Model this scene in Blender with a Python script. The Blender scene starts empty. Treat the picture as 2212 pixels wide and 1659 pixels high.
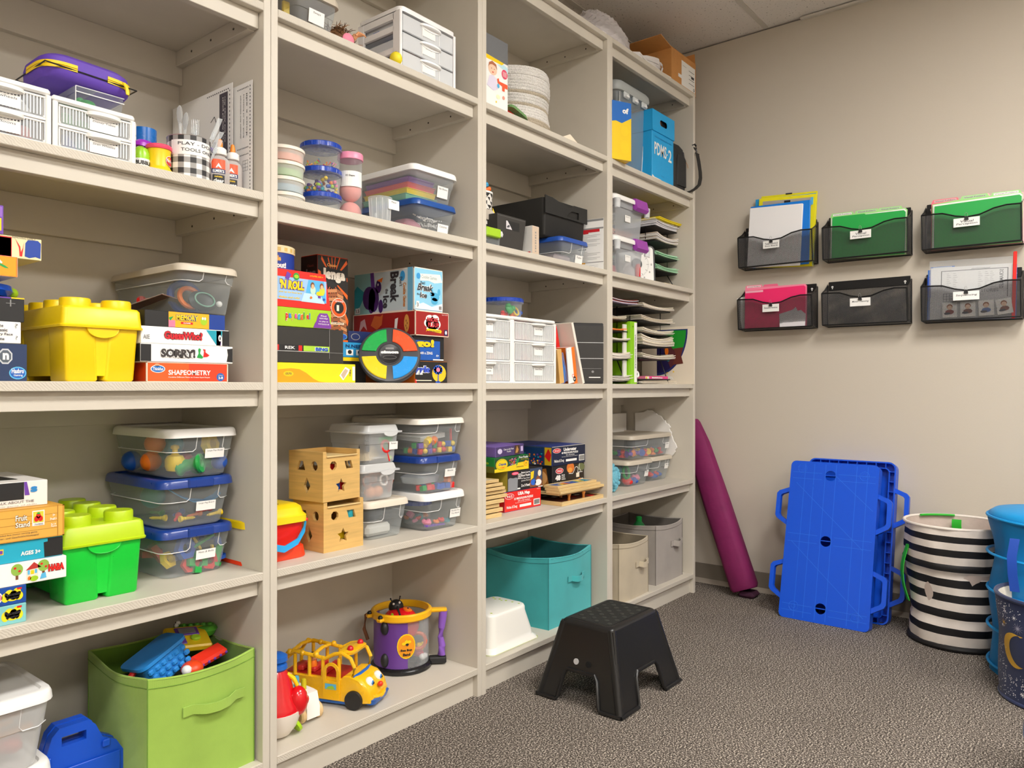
# Storage room: four painted bookcases of therapy toys and games, wall pockets, floor toys.
import bpy, math, random
from mathutils import Matrix, Vector
R = math.radians
S = bpy.context.scene
COL = S.collection
random.seed(7)

# ---------------------------------------------------------------- camera, world, lights, exposure
cam = bpy.data.cameras.new('camera'); cam_o = bpy.data.objects.new('camera', cam); COL.objects.link(cam_o)
cam.sensor_width = 36; cam.lens = 36*1641.0/2212; cam.clip_start = .05; cam.clip_end = 50
yaw, pit, rol = R(38.758), R(.1466), R(.0295)
fw = Vector((math.cos(yaw)*math.cos(pit), math.sin(yaw)*math.cos(pit), math.sin(pit)))
rt = Vector((math.sin(yaw), -math.cos(yaw), 0)); up = rt.cross(fw)
r2 = math.cos(rol)*rt+math.sin(rol)*up; u2 = -math.sin(rol)*rt+math.cos(rol)*up
mw = Matrix((r2, u2, -fw)).transposed().to_4x4(); mw.translation = (0, 0, 1.02)
cam_o.matrix_world = mw
S.camera = cam_o
S.view_settings.view_transform = 'Standard'; S.view_settings.look = 'None'
S.view_settings.gamma = 1; S.view_settings.use_curve_mapping = False
S.view_settings.exposure = 0.0
S.cycles.transparent_max_bounces = 32
S.cycles.max_bounces = 10
S.cycles.use_denoising = True
w = bpy.data.worlds.new('world'); S.world = w; w.use_nodes = True
w.node_tree.nodes['Background'].inputs[0].default_value = (.8, .85, 1, 1)
w.node_tree.nodes['Background'].inputs[1].default_value = .05
LAMP = 34.0          # strength of the ceiling troffer lenses

# ---------------------------------------------------------------- materials
def lin(h):
    h = h.lstrip('#'); o = []
    for i in (0, 2, 4):
        c = int(h[i:i+2], 16)/255
        o.append(c/12.92 if c <= .04045 else ((c+.055)/1.055)**2.4)
    return tuple(o)+(1,)
MC = {}
def M(h, rough=.45, tex=None, metal=0, spec=.5, bump=.3, coat=0):
    k = (h, rough, tex, metal, spec, bump, coat)
    if k in MC: return MC[k]
    m = bpy.data.materials.new((tex or 'plain')+'_'+h.strip('#')); m.use_nodes = True
    n = m.node_tree.nodes; l = m.node_tree.links; b = n['Principled BSDF']
    b.inputs['Base Color'].default_value = lin(h); b.inputs['Roughness'].default_value = rough
    b.inputs['Metallic'].default_value = metal; b.inputs['Specular IOR Level'].default_value = spec
    b.inputs['Coat Weight'].default_value = coat
    tc = n.new('ShaderNodeTexCoord')
    def noise(s, d=3): t = n.new('ShaderNodeTexNoise'); t.inputs['Scale'].default_value = s; t.inputs['Detail'].default_value = d; l.new(tc.outputs['Object'], t.inputs['Vector']); return t
    def setbump(src, st, dist): bp = n.new('ShaderNodeBump'); bp.inputs['Strength'].default_value = st; bp.inputs['Distance'].default_value = dist; l.new(src, bp.inputs['Height']); l.new(bp.outputs[0], b.inputs['Normal'])
    def vary(src, a, c):
        r = n.new('ShaderNodeValToRGB'); r.color_ramp.elements[0].position = a; r.color_ramp.elements[1].position = c
        x = lin(h); d = tuple(v*.8 for v in x[:3])+(1,)
        r.color_ramp.elements[0].color = d; r.color_ramp.elements[1].color = x
        l.new(src, r.inputs[0]); l.new(r.outputs[0], b.inputs['Base Color']); return r
    if tex is None:
        t = noise(60, 2); mr = n.new('ShaderNodeMapRange'); mr.inputs[3].default_value = max(.02, rough-.06); mr.inputs[4].default_value = min(1, rough+.08)
        l.new(t.outputs[0], mr.inputs[0]); l.new(mr.outputs[0], b.inputs['Roughness'])
    elif tex == 'paint':
        t = noise(55, 6); setbump(t.outputs[0], .25*bump, .003)
        t2 = noise(3, 4); vary(t2.outputs[0], -.6, .45)
    elif tex == 'ply':                      # painted plywood edge
        t = n.new('ShaderNodeTexWave'); t.inputs['Scale'].default_value = 90; t.inputs['Distortion'].default_value = 6; t.inputs['Detail'].default_value = 4
        t.bands_direction = 'DIAGONAL'; l.new(tc.outputs['Object'], t.inputs['Vector']); setbump(t.outputs[0], .35, .0012)
    elif tex == 'wall':
        t = noise(140, 4); setbump(t.outputs[0], .12, .002)
    elif tex == 'weave':
        t = n.new('ShaderNodeTexWave'); t.inputs['Scale'].default_value = 160; t.inputs['Distortion'].default_value = .6; l.new(tc.outputs['Object'], t.inputs['Vector'])
        t.bands_direction = 'Z'
        u = n.new('ShaderNodeTexWave'); u.inputs['Scale'].default_value = 160; u.bands_direction = 'X'; u.inputs['Distortion'].default_value = .6; l.new(tc.outputs['Object'], u.inputs['Vector'])
        a = n.new('ShaderNodeMath'); a.operation = 'MULTIPLY'; l.new(t.outputs[0], a.inputs[0]); l.new(u.outputs[0], a.inputs[1])
        t3 = noise(9, 3); ad = n.new('ShaderNodeMath'); ad.operation = 'MULTIPLY_ADD'; ad.inputs[1].default_value = .35; l.new(a.outputs[0], ad.inputs[0]); l.new(t3.outputs[0], ad.inputs[2])
        setbump(ad.outputs[0], .6*bump/.3, .0012); vary(t3.outputs[0], .1, .6)
        b.inputs['Sheen Weight'].default_value = .2
    elif tex == 'cloth':
        t = noise(14, 5); setbump(t.outputs[0], .5, .006); vary(t.outputs[0], .15, .6)
    elif tex == 'fuzz':
        t = noise(220, 5); setbump(t.outputs[0], 1, .006); vary(t.outputs[0], .35, .6)
    elif tex == 'wood':
        t = n.new('ShaderNodeTexNoise'); mp = n.new('ShaderNodeMapping'); mp.inputs['Scale'].default_value = (6, 6, 90)
        l.new(tc.outputs['Object'], mp.inputs[0]); l.new(mp.outputs[0], t.inputs['Vector']); t.inputs['Scale'].default_value = 1.2; t.inputs['Detail'].default_value = 5
        vary(t.outputs[0], .3, .62)
    elif tex == 'card':
        t = noise(30, 4); vary(t.outputs[0], .0, .5); setbump(t.outputs[0], .1, .002)
    MC[k] = m; return m

def CLR(h='#dfe6ea', f=.25, rough=.15, spec=.5):      # clear or frosted plastic, single sheet
    k = ('clr', h, f, rough)
    if k in MC: return MC[k]
    m = bpy.data.materials.new('clear_plastic_'+h.strip('#')+'_%d' % (f*100)); m.use_nodes = True
    n = m.node_tree.nodes; l = m.node_tree.links; b = n['Principled BSDF']; o = n['Material Output']
    b.inputs['Base Color'].default_value = lin(h); b.inputs['Roughness'].default_value = rough; b.inputs['Specular IOR Level'].default_value = spec
    t = n.new('ShaderNodeBsdfTransparent'); t.inputs[0].default_value = tuple(.5+.5*c for c in lin(h)[:3])+(1,)
    fr = n.new('ShaderNodeLayerWeight'); fr.inputs[0].default_value = .35
    mr = n.new('ShaderNodeMapRange'); mr.inputs[3].default_value = f; mr.inputs[4].default_value = min(1, f+.30)
    tc = n.new('ShaderNodeTexCoord'); no = n.new('ShaderNodeTexNoise'); no.inputs['Scale'].default_value = 25; l.new(tc.outputs['Object'], no.inputs['Vector'])
    bp = n.new('ShaderNodeBump'); bp.inputs['Strength'].default_value = .15; bp.inputs['Distance'].default_value = .002; l.new(no.outputs[0], bp.inputs['Height']); l.new(bp.outputs[0], b.inputs['Normal'])
    l.new(fr.outputs['Facing'], mr.inputs[0])
    mx = n.new('ShaderNodeMixShader'); l.new(mr.outputs[0], mx.inputs[0]); l.new(t.outputs[0], mx.inputs[1]); l.new(b.outputs[0], mx.inputs[2]); l.new(mx.outputs[0], o.inputs[0])
    MC[k] = m; return m

def node_mat(name, build):
    m = bpy.data.materials.new(name); m.use_nodes = True
    build(m.node_tree.nodes, m.node_tree.links, m.node_tree.nodes['Principled BSDF']); return m
def carpet(n, l, b):
    tc = n.new('ShaderNodeTexCoord')
    v = n.new('ShaderNodeTexNoise'); v.inputs['Scale'].default_value = 210; v.inputs['Detail'].default_value = 3; v.inputs['Roughness'].default_value = .7
    l.new(tc.outputs['Object'], v.inputs['Vector'])
    r = n.new('ShaderNodeValToRGB'); e = r.color_ramp.elements
    e[0].position = .38; e[0].color = lin('#1d1a18'); e[1].position = .61; e[1].color = lin('#e0d5c8')
    k = e.new(.47); k.color = lin('#5a534d'); k = e.new(.56); k.color = lin('#847b72')
    l.new(v.outputs[0], r.inputs[0]); 
    big = n.new('ShaderNodeTexNoise'); big.inputs['Scale'].default_value = 4; big.inputs['Detail'].default_value = 3; l.new(tc.outputs['Object'], big.inputs['Vector'])
    mr = n.new('ShaderNodeMapRange'); mr.inputs[3].default_value = .85; mr.inputs[4].default_value = 1.12; l.new(big.outputs[0], mr.inputs[0])
    mx = n.new('ShaderNodeMix'); mx.data_type = 'RGBA'; mx.blend_type = 'MULTIPLY'; mx.inputs[0].default_value = 1
    l.new(r.outputs[0], mx.inputs[6]); l.new(mr.outputs[0], mx.inputs[7]); l.new(mx.outputs[2], b.inputs['Base Color'])
    bp = n.new('ShaderNodeBump'); bp.inputs['Strength'].default_value = .8; bp.inputs['Distance'].default_value = .004; l.new(v.outputs[0], bp.inputs['Height']); l.new(bp.outputs[0], b.inputs['Normal'])
    b.inputs['Roughness'].default_value = .95; b.inputs['Specular IOR Level'].default_value = .1
def tile(n, l, b):
    tc = n.new('ShaderNodeTexCoord')
    v = n.new('ShaderNodeTexNoise'); v.inputs['Scale'].default_value = 95; v.inputs['Detail'].default_value = 3; l.new(tc.outputs['Object'], v.inputs['Vector'])
    r = n.new('ShaderNodeValToRGB'); e = r.color_ramp.elements; e[0].position = .30; e[0].color = lin('#8f877e'); e[1].position = .36; e[1].color = lin('#e9e3dc')
    l.new(v.outputs[0], r.inputs[0]); l.new(r.outputs[0], b.inputs['Base Color'])
    bp = n.new('ShaderNodeBump'); bp.inputs['Strength'].default_value = .5; bp.inputs['Distance'].default_value = .003; l.new(v.outputs[0], bp.inputs['Height']); l.new(bp.outputs[0], b.inputs['Normal'])
    b.inputs['Roughness'].default_value = .95
def lens(n, l, b):
    b.inputs['Base Color'].default_value = (.9, .9, .9, 1); b.inputs['Emission Color'].default_value = (1, .965, .915, 1); b.inputs['Emission Strength'].default_value = LAMP

# ---------------------------------------------------------------- mesh builder
class G:
    def __init__(s): s.v = []; s.f = []; s.m = []; s.ml = []; s.T = None
    def mi(s, m):
        if m not in s.ml: s.ml.append(m)
        return s.ml.index(m)
    def add(s, vs, fs, m):
        o = len(s.v)
        if s.T is not None: vs = [tuple(s.T @ Vector(p)) for p in vs]
        s.v += [tuple(p) for p in vs]; s.f += [tuple(i+o for i in f) for f in fs]; s.m += [s.mi(m)]*len(fs)
    def box(s, x0, x1, y0, y1, z0, z1, m, c=0):
        if c <= 0:
            v = [(x, y, z) for z in (z0, z1) for y in (y0, y1) for x in (x0, x1)]
            s.add(v, [(0, 2, 3, 1), (4, 5, 7, 6), (0, 1, 5, 4), (2, 6, 7, 3), (0, 4, 6, 2), (1, 3, 7, 5)], m); return
        cx, cy, cz = (x0+x1)/2, (y0+y1)/2, (z0+z1)/2; h = ((x1-x0)/2, (y1-y0)/2, (z1-z0)/2); c = min(c, .9*min(h))
        v = []; idx = {}
        for sx in (-1, 1):
            for sy in (-1, 1):
                for sz in (-1, 1):
                    for a in range(3):
                        p = [sx*(h[0]-c), sy*(h[1]-c), sz*(h[2]-c)]; p[a] = (sx, sy, sz)[a]*h[a]
                        idx[(sx, sy, sz, a)] = len(v); v.append((p[0]+cx, p[1]+cy, p[2]+cz))
        f = []
        sg = [(-1, -1), (1, -1), (1, 1), (-1, 1)]
        def k(a, sa, b, sb, c_, sc, ax):
            t = [0, 0, 0]; t[a] = sa; t[b] = sb; t[c_] = sc; return idx[(t[0], t[1], t[2], ax)]
        for a in range(3):
            b, d = (a+1) % 3, (a+2) % 3
            for sa in (-1, 1):
                q = [k(a, sa, b, p, d, r, a) for p, r in sg]; f.append(q if sa > 0 else q[::-1])
            for sb in (-1, 1):
                for sd in (-1, 1):
                    q = [k(b, sb, d, sd, a, -1, b), k(b, sb, d, sd, a, 1, b), k(b, sb, d, sd, a, 1, d), k(b, sb, d, sd, a, -1, d)]
                    f.append(q[::-1] if sb*sd > 0 else q)
        for sx in (-1, 1):
            for sy in (-1, 1):
                for sz in (-1, 1):
                    q = [idx[(sx, sy, sz, a)] for a in range(3)]; f.append(q if sx*sy*sz > 0 else q[::-1])
        s.add(v, f, m)
    def rings(s, rr, m, cap0=True, cap1=True, closed=True):
        n = len(rr[0]); v = [p for r in rr for p in r]; f = []
        for i in range(len(rr)-1):
            for j in range(n if closed else n-1):
                k = (j+1) % n; f.append((i*n+j, i*n+k, (i+1)*n+k, (i+1)*n+j))
        if cap0: f.append(tuple(range(n))[::-1])
        if cap1: f.append(tuple(range((len(rr)-1)*n, len(rr)*n)))
        s.add(v, f, m)
    def lathe(s, prof, m, n=20, c=(0, 0), cap0=True, cap1=True, sx=1, sy=1):
        s.rings([[(c[0]+r*sx*math.cos(2*math.pi*j/n), c[1]+r*sy*math.sin(2*math.pi*j/n), z) for j in range(n)] for r, z in prof], m, cap0, cap1)
    def loft(s, secs, m, k=4, cap0=True, cap1=True, fn=None):
        rr = []
        for q in secs:
            z, hx, hy, r = q[:4]; cx, cy = (q[4], q[5]) if len(q) > 4 else (0, 0)
            r = min(r, hx*.999, hy*.999); ring = []
            for a0, sx, sy in ((0, 1, 1), (90, -1, 1), (180, -1, -1), (270, 1, -1)):
                for i in range(k+1):
                    a = R(a0+90*i/k); ring.append((cx+sx*(hx-r)+r*math.cos(a), cy+sy*(hy-r)+r*math.sin(a), z))
            if fn: ring = [fn(p) for p in ring]
            rr.append(ring)
        s.rings(rr, m, cap0, cap1)
    def prism(s, pts, z0, z1, m, axis='z'):
        def mp(p, z): return (p[0], p[1], z) if axis == 'z' else ((p[0], z, p[1]) if axis == 'y' else (z, p[0], p[1]))
        a = sum(pts[i][0]*pts[(i+1) % len(pts)][1]-pts[(i+1) % len(pts)][0]*pts[i][1] for i in range(len(pts)))
        if (a < 0) != (axis == 'y'): pts = pts[::-1]
        n = len(pts); v = [mp(p, z0) for p in pts]+[mp(p, z1) for p in pts]
        f = [tuple(range(n))[::-1], tuple(range(n, 2*n))]+[(i, (i+1) % n, n+(i+1) % n, n+i) for i in range(n)]
        s.add(v, f, m)
    def tube(s, pts, r, m, n=8, closed=False, rz=None):
        P = [Vector(p) for p in pts]; rr = []
        for i, p in enumerate(P):
            a = P[i-1] if (i > 0 or closed) else P[i]; b = P[(i+1) % len(P)] if (i < len(P)-1 or closed) else P[i]
            t = (b-a).normalized(); u = t.cross(Vector((0, 0, 1)))
            if u.length < .05: u = t.cross(Vector((0, 1, 0)))
            u.normalize(); w_ = u.cross(t); ri = r[i] if isinstance(r, (list, tuple)) else r
            rr.append([tuple(p+ri*(math.cos(2*math.pi*j/n)*u+math.sin(2*math.pi*j/n)*w_*(rz or 1))) for j in range(n)])
        if closed: rr.append(rr[0]); s.rings(rr, m, False, False)
        else: s.rings(rr, m)
    def strip(s, pts, wv, th, m):                      # flat strap along pts, width vector wv
        P = [Vector(p) for p in pts]; wv = Vector(wv); rr = []
        for i, p in enumerate(P):
            t = (P[min(i+1, len(P)-1)]-P[max(i-1, 0)]).normalized(); nrm = t.cross(wv).normalized()*th/2
            rr.append([tuple(p-wv/2-nrm), tuple(p+wv/2-nrm), tuple(p+wv/2+nrm), tuple(p-wv/2+nrm)])
        s.rings(rr, m)
    def ball(s, c, r, m, n=14, k=8, sz=1, sy=1):
        rr = [[(c[0]+r*math.cos(a)*math.cos(2*math.pi*j/n), c[1]+r*sy*math.cos(a)*math.sin(2*math.pi*j/n), c[2]+r*sz*math.sin(a)) for j in range(n)] for a in [R(-88+176*i/k) for i in range(k+1)]]
        s.rings(rr, m)
    def flat(s, splines, m, z=0, th=0):               # filled 2D outline with holes, in XY of s.T
        c = CU2; 
        for sp in list(c.splines): c.splines.remove(sp)
        c.extrude = th/2
        for pts in splines:
            q = c.splines.new('POLY'); q.points.add(len(pts)-1)
            for a, b in zip(q.points, pts): a.co = (b[0], b[1], 0, 1)
            q.use_cyclic_u = True
        me = bpy.data.meshes.new_from_object(CU2O)
        s.add([(v.co.x, v.co.y, v.co.z+z+th/2) for v in me.vertices], [tuple(p.vertices) for p in me.polygons], m); bpy.data.meshes.remove(me)
    def build(s, name, parent=None, smooth=35, inv=False):
        me = bpy.data.meshes.new(name); me.from_pydata(s.v, [], s.f)
        for m in s.ml: me.materials.append(m)
        me.polygons.foreach_set('material_index', s.m)
        me.update()
        if smooth: me.polygons.foreach_set('use_smooth', [True]*len(me.polygons)); me.set_sharp_from_angle(angle=R(smooth))
        o = bpy.data.objects.new(name, me); COL.objects.link(o)
        if parent is not None: o.parent = parent
        return o
CU2 = bpy.data.curves.new('outline', 'CURVE'); CU2.dimensions = '2D'; CU2.fill_mode = 'BOTH'; CU2O = bpy.data.objects.new('outline', CU2)
FT = bpy.data.curves.new('letters', 'FONT'); FT.resolution_u = 2; FTO = bpy.data.objects.new('letters', FT)
TCACHE = {}
def glyphs(t, bold=0):
    k = (t, bold)
    if k not in TCACHE:
        FT.body = t; FT.offset = bold; FT.fill_mode = 'FRONT'
        me = bpy.data.meshes.new_from_object(FTO)
        v = [(q.co.x, q.co.y) for q in me.vertices]; f = [tuple(p.vertices) for p in me.polygons]; bpy.data.meshes.remove(me)
        xs = [p[0] for p in v]; ys = [p[1] for p in v]; x0, x1, y0, y1 = min(xs), max(xs), min(ys), max(ys)
        TCACHE[k] = ([((x-x0)/(x1-x0), (y-y0)/(y1-y0)) for x, y in v], f)
    return TCACHE[k]
def text(g, t, P, m, bold=.02, slant=0):
    """letters fitted to the unit square mapped by P(u, v)"""
    v, f = glyphs(t, bold); g.add([P(a+slant*b, b) for a, b in v], f, m)

def prop(o, label=None, cat=None, group=None, kind=None):
    if label: o['label'] = label
    if cat: o['category'] = cat
    if group: o['group'] = group
    if kind: o['kind'] = kind
    return o
def thing(name, label, cat, loc=(0, 0, 0), rz=0, group=None, rot=None):
    o = bpy.data.objects.new(name, None); COL.objects.link(o); o.empty_display_size = .05
    o.location = loc; o.rotation_euler = rot if rot else (0, 0, R(rz)); return prop(o, label, cat, group)
def solo(g, name, label, cat, loc=(0, 0, 0), rz=0, group=None, rot=None, smooth=35):
    o = g.build(name, None, smooth); o.location = loc; o.rotation_euler = rot if rot else (0, 0, R(rz)); return prop(o, label, cat, group)

class Art:
    """flat print and lettering on faces of a box of size w, d, h with its front-left-bottom corner at the origin"""
    def __init__(s, T, w, d, h, off=(0, 0, 0)):
        s.T = T; s.g = G(); s.t = G(); o = Vector(off)
        s.F = {'F': (o, Vector((w, 0, 0)), Vector((0, 0, h)), Vector((0, -1, 0))),
               'L': (o+Vector((0, d, 0)), Vector((0, -d, 0)), Vector((0, 0, h)), Vector((-1, 0, 0))),
               'R': (o+Vector((w, 0, 0)), Vector((0, d, 0)), Vector((0, 0, h)), Vector((1, 0, 0))),
               'T': (o+Vector((0, 0, h)), Vector((w, 0, 0)), Vector((0, d, 0)), Vector((0, 0, 1)))}
    def P(s, f, l=1):
        o, U, V, N = s.F[f]; e = N*(.0004*l)
        return lambda u, v: tuple(o+U*u+V*v+e)
    def poly(s, f, pts, m, l=1):
        P = s.P(f, l); s.g.add([P(u, v) for u, v in pts], [tuple(range(len(pts)))], m)
    def rect(s, f, u0, v0, u1, v1, m, l=1): s.poly(f, [(u0, v0), (u1, v0), (u1, v1), (u0, v1)], m, l)
    def ell(s, f, cu, cv, ru, rv, m, l=1, n=18): s.poly(f, [(cu+ru*math.cos(2*math.pi*i/n), cv+rv*math.sin(2*math.pi*i/n)) for i in range(n)], m, l)
    def txt(s, f, t, u0, v0, u1, v1, m, l=3, bold=.02, slant=0, rot=0):
        P = s.P(f, l)
        if rot == 0: Q = lambda a, b: P(u0+(u1-u0)*a, v0+(v1-v0)*b)
        elif rot == 90: Q = lambda a, b: P(u1-(u1-u0)*b, v0+(v1-v0)*a)
        else: Q = lambda a, b: P(u0+(u1-u0)*b, v1-(v1-v0)*a)
        text(s.t, t, Q, m, bold, slant)
    def out(s, f, t, u0, v0, u1, v1, m, mo, l=3, ow=.07, bold=.02, slant=0):      # outlined lettering
        s.txt(f, t, u0-.0, v0, u1, v1, mo, l, bold+ow, slant); s.txt(f, t, u0+.008*(u1-u0), v0+.05*(v1-v0), u1-.008*(u1-u0), v1-.05*(v1-v0), m, l+1, bold, slant)
    def done(s):
        if s.g.v: s.g.build('printed_artwork', s.T, 0)
        if s.t.v: s.t.build('lettering', s.T, 0)

K = M('#1c1c1e', .5); W = M('#f2f1ee', .5); PAP = M('#f1efec', .7); RED = M('#d9201c', .4); BLU = M('#1552b5', .4); YEL = M('#f6cf10', .4)
GRN = M('#1f9e45', .4); ORG = M('#f07a1c', .4); PUR = M('#6d3fa8', .4); TEAL = M('#1f98a8', .4); PNK = M('#ef7fa0', .4); LIM = M('#a2cc26', .4)
GRY = M('#8c8c8c', .5); SKY = M('#5bb8e6', .4); NVY = M('#15285c', .45); BRN = M('#7a4a2a', .6); CRM = M('#eee3cd', .6); INK = M('#3a3a40', .6)
PAL = {'red': RED, 'blue': BLU, 'yellow': YEL, 'green': GRN, 'orange': ORG, 'purple': PUR, 'teal': TEAL, 'pink': PNK, 'black': K, 'white': W, 'lime': LIM}

# ---------------------------------------------------------------- room
XW, YW, YB, XB, ZC = 3.72, 2.09, -2.9, -2.2, 2.789
wallm = M('#c9c0b2', .85, 'wall'); trimm = M('#7f766a', .6)
def struct(g, name, parent=None):
    o = g.build(name, parent)
    if parent is None: o['kind'] = 'structure'
    return o
g = G(); g.box(XB, XW, YB, YW, -.05, 0, node_mat('carpet_loop_pile', carpet)); floor = struct(g, 'floor')
for nm, b in (('wall_left', (XB-.1, XW+.1, YW, YW+.1)), ('wall_far', (XW, XW+.1, YB-.1, YW)), ('wall_right', (XB-.1, XW+.1, YB-.1, YB)), ('wall_back', (XB-.1, XB, YB, YW))):
    g = G(); g.box(*b, 0, 3.0, wallm); struct(g, nm)
for nm, b in (('baseboard_far', (XW-.006, XW, YB, YW, 0, .097)), ('baseboard_right', (XB, XW-.006, YB, YB+.006, 0, .097))):
    g = G(); g.box(*b, trimm, .002)
    if nm == 'baseboard_far': g.prism([(XW-.006, 0), (XW-.028, 0), (XW-.026, .006), (XW-.006, .02)], YB, YW, M('#a79d90', .6), 'y')
    struct(g, nm)
# suspended ceiling: tiles and grid bars
g = G(); g.box(XB, XW, YB, YW, ZC+.06, ZC+.1, M('#bdb8b0', .9)); ceil = struct(g, 'ceiling')
tilem = node_mat('ceiling_tile_fissured', tile); barm = M('#cfc9bf', .5)
gx = [XB, -1.16, .06, 1.28, 2.50, XW]; gy = [YB, -2.29, -1.68, -1.07, -.46, .15, .76, 1.37, 1.98, YW]
LIGHTS = [(3, 4), (3, 1), (1, 4), (1, 1)]
tm = {}
for i in range(len(gx)-1):
    for j in range(len(gy)-1):
        if (i, j) in LIGHTS: continue
        dx, dy = gx[i+1]-gx[i], gy[j+1]-gy[j]; k = (round(dx, 2), round(dy, 2))
        if k not in tm:
            g = G(); g.box(0, dx, 0, dy, 0, .015, tilem); o = g.build('ceiling_tile', ceil); tm[k] = o
        else:
            o = tm[k].copy(); COL.objects.link(o); o.parent = ceil
        o.location = (gx[i], gy[j], ZC+.004)
for y in gy[1:-1]:
    g = G(); g.box(XB, XW, y-.012, y+.012, ZC, ZC+.004, barm); g.box(XB, XW, y-.002, y+.002, ZC+.004, ZC+.04, barm); g.build('grid_bar', ceil)
for x in gx[1:-1]:
    g = G(); g.box(x-.012, x+.012, YB, YW, ZC-.0004, ZC+.0036, barm); g.build('grid_bar', ceil)
g = G(); g.box(XW-.024, XW, YB, 1.20, ZC-.012, ZC-.001, barm, .002); g.build('wall_angle', ceil)
g = G(); g.box(XW-.004, XW, 1.20, YW, ZC-.004, ZC, M('#6f6a66', .6)); g.build('wall_angle', ceil)
lensm = node_mat('troffer_lens', lens)
for n_, (i, j) in enumerate(LIGHTS):
    T = thing('ceiling_light', ('recessed fluorescent troffer in the ceiling nearest the wall pockets', 'recessed fluorescent troffer in the ceiling behind and right of the camera',
        'recessed fluorescent troffer in the ceiling left of the camera', 'recessed fluorescent troffer in the far rear ceiling')[n_], 'ceiling light', (gx[i], gy[j], ZC))
    dx, dy = gx[i+1]-gx[i], gy[j+1]-gy[j]
    g = G(); m = M('#e8e6e2', .4)
    for b in ((.013, dx-.013, .013, .04), (.013, dx-.013, dy-.04, dy-.013), (.013, .04, .04, dy-.04), (dx-.04, dx-.013, .04, dy-.04)): g.box(*b, -.004, .05, m)
    g.build('frame', T); g = G(); g.box(.04, dx-.04, .04, dy-.04, .004, .008, lensm); g.build('diffuser', T)

# ---------------------------------------------------------------- bookcases
BX = [(.3125, 1.0733), (1.1139, 1.8714), (1.9134, 2.6748), (2.7159, 3.4775)]
EX = [(.2922, 1.0932), (1.0942, 1.8924), (1.8932, 2.6948), (2.6954, 3.498)]
ZS = [.0946, .5614, 1.0287, 1.4962, 1.9635]; ZT = 2.465; YF = 1.6456; YR = 2.057
pm = M('#cfc8bb', .5, 'paint'); pe = M('#cbc4b7', .55, 'ply')
NB = ['painted grey wooden bookcase with the lime fabric bin on its bottom shelf', 'painted grey wooden bookcase with the yellow toy bus on its bottom shelf',
      'painted grey wooden bookcase with the white step stool and teal bin below', 'painted grey wooden bookcase nearest the wall, with the beige and grey fabric bins']
for b in range(4):
    x0, x1 = BX[b]; e0, e1 = EX[b]
    T = thing('bookcase', NB[b], 'bookcase', (e0, YF, 0), group='row of painted bookcases'); L = lambda x: x-e0
    for a, c in ((e0, x0), (x1, e1)):
        g = G(); g.box(L(a), L(c), 0, YR+.01-YF, 0, ZT, pm, .0012); g.build('upright_panel', T)
    g = G(); g.box(L(x0), L(x1), YR-YF, YR-YF+.008, .0, ZT, pm); g.build('back_panel', T)
    for z in ZS+[ZT]:
        g = G(); g.box(L(x0), L(x1), 0, YR-YF, z-.02, z, pm, .001)
        g.box(L(x0)+.001, L(x1)-.001, -.0004, 0, z-.0185, z-.0015, pe); g.build('shelf_board', T)
        if z > .1:
            zb = z-.02
            g = G(); g.box(L(x0)+.001, L(x1)-.001, .021, .04, zb-.0395, zb, pm, .001); g.build('front_rail', T)
            g = G(); g.box(L(x0), L(x1), YR-YF-.019, YR-YF, zb-.089, zb, pm, .001)
            g.build('back_cleat', T)
            for a, c in ((x0, x0+.02), (x1-.02, x1)):
                g = G(); g.box(L(a), L(c), .04, YR-YF-.019, zb-.042, zb, pm, .001); g.build('side_cleat', T)
            g = G()
            for q in range(3):
                xx = L(x1)-.0202; g.T = Matrix.Translation((xx, .1+.1*q+random.uniform(-.01, .01), zb-.02-random.uniform(0, .008))) @ Matrix.Rotation(R(-90), 4, 'Y')
                g.lathe([(.0032, 0), (.0032, .0006)], M('#4a443c', .8), 8)
            g.build('screw_hole', T)
    g = G(); g.box(L(x0), L(x1), .021, .04, 0, ZS[0]-.02, pm); g.build('toe_kick', T)
# ---------------------------------------------------------------- builders for recurring kinds
def gbox(label, x0, x1, y0, d, z0, z1, side, front=None, left=None, top=None, right=None, rz=0, name='game_box', cat='game box', group=None, edge=None, c=.0012):
    T = thing(name, label, cat, (x0, y0, z0), rz, group)
    w_, h = x1-x0, z1-z0
    g = G(); g.box(0, w_, 0, d, 0, h, side, c); g.build('carton', T, 0)
    A = Art(T, w_, d, h)
    if front: A.rect('F', .004, .01, .996, .99, front, .5)
    if left: A.rect('L', .004, .01, .996, .99, left, .5)
    if top: A.rect('T', .01, .01, .99, .99, top, .5)
    if right: A.rect('R', .01, .01, .99, .99, right, .5)
    if edge:
        for f in ('F', 'L'):
            for q in ((0, 0, .012, 1), (.988, 0, 1, 1), (0, 0, 1, .03), (0, .97, 1, 1)): A.rect(f, *q, edge, .8)
    return A
CLRW = CLR('#e8edf0', .08, .1); CLRS = CLR('#dfe5e8', .13, .2); FROST = CLR('#eef0f1', .42, .4); RIDGE = CLR('#ffffff', .75, .2); LINE = CLR('#ffffff', .55, .3)
WLID = M('#f4f3f1', .35); BLID = M('#12398c', .3, None, 0, .5, .3, .3); TLID = M('#c9bfae', .4); GLID = M('#aab0b2', .4); CLID = CLR('#f3f5f6', .55, .25)
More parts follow.
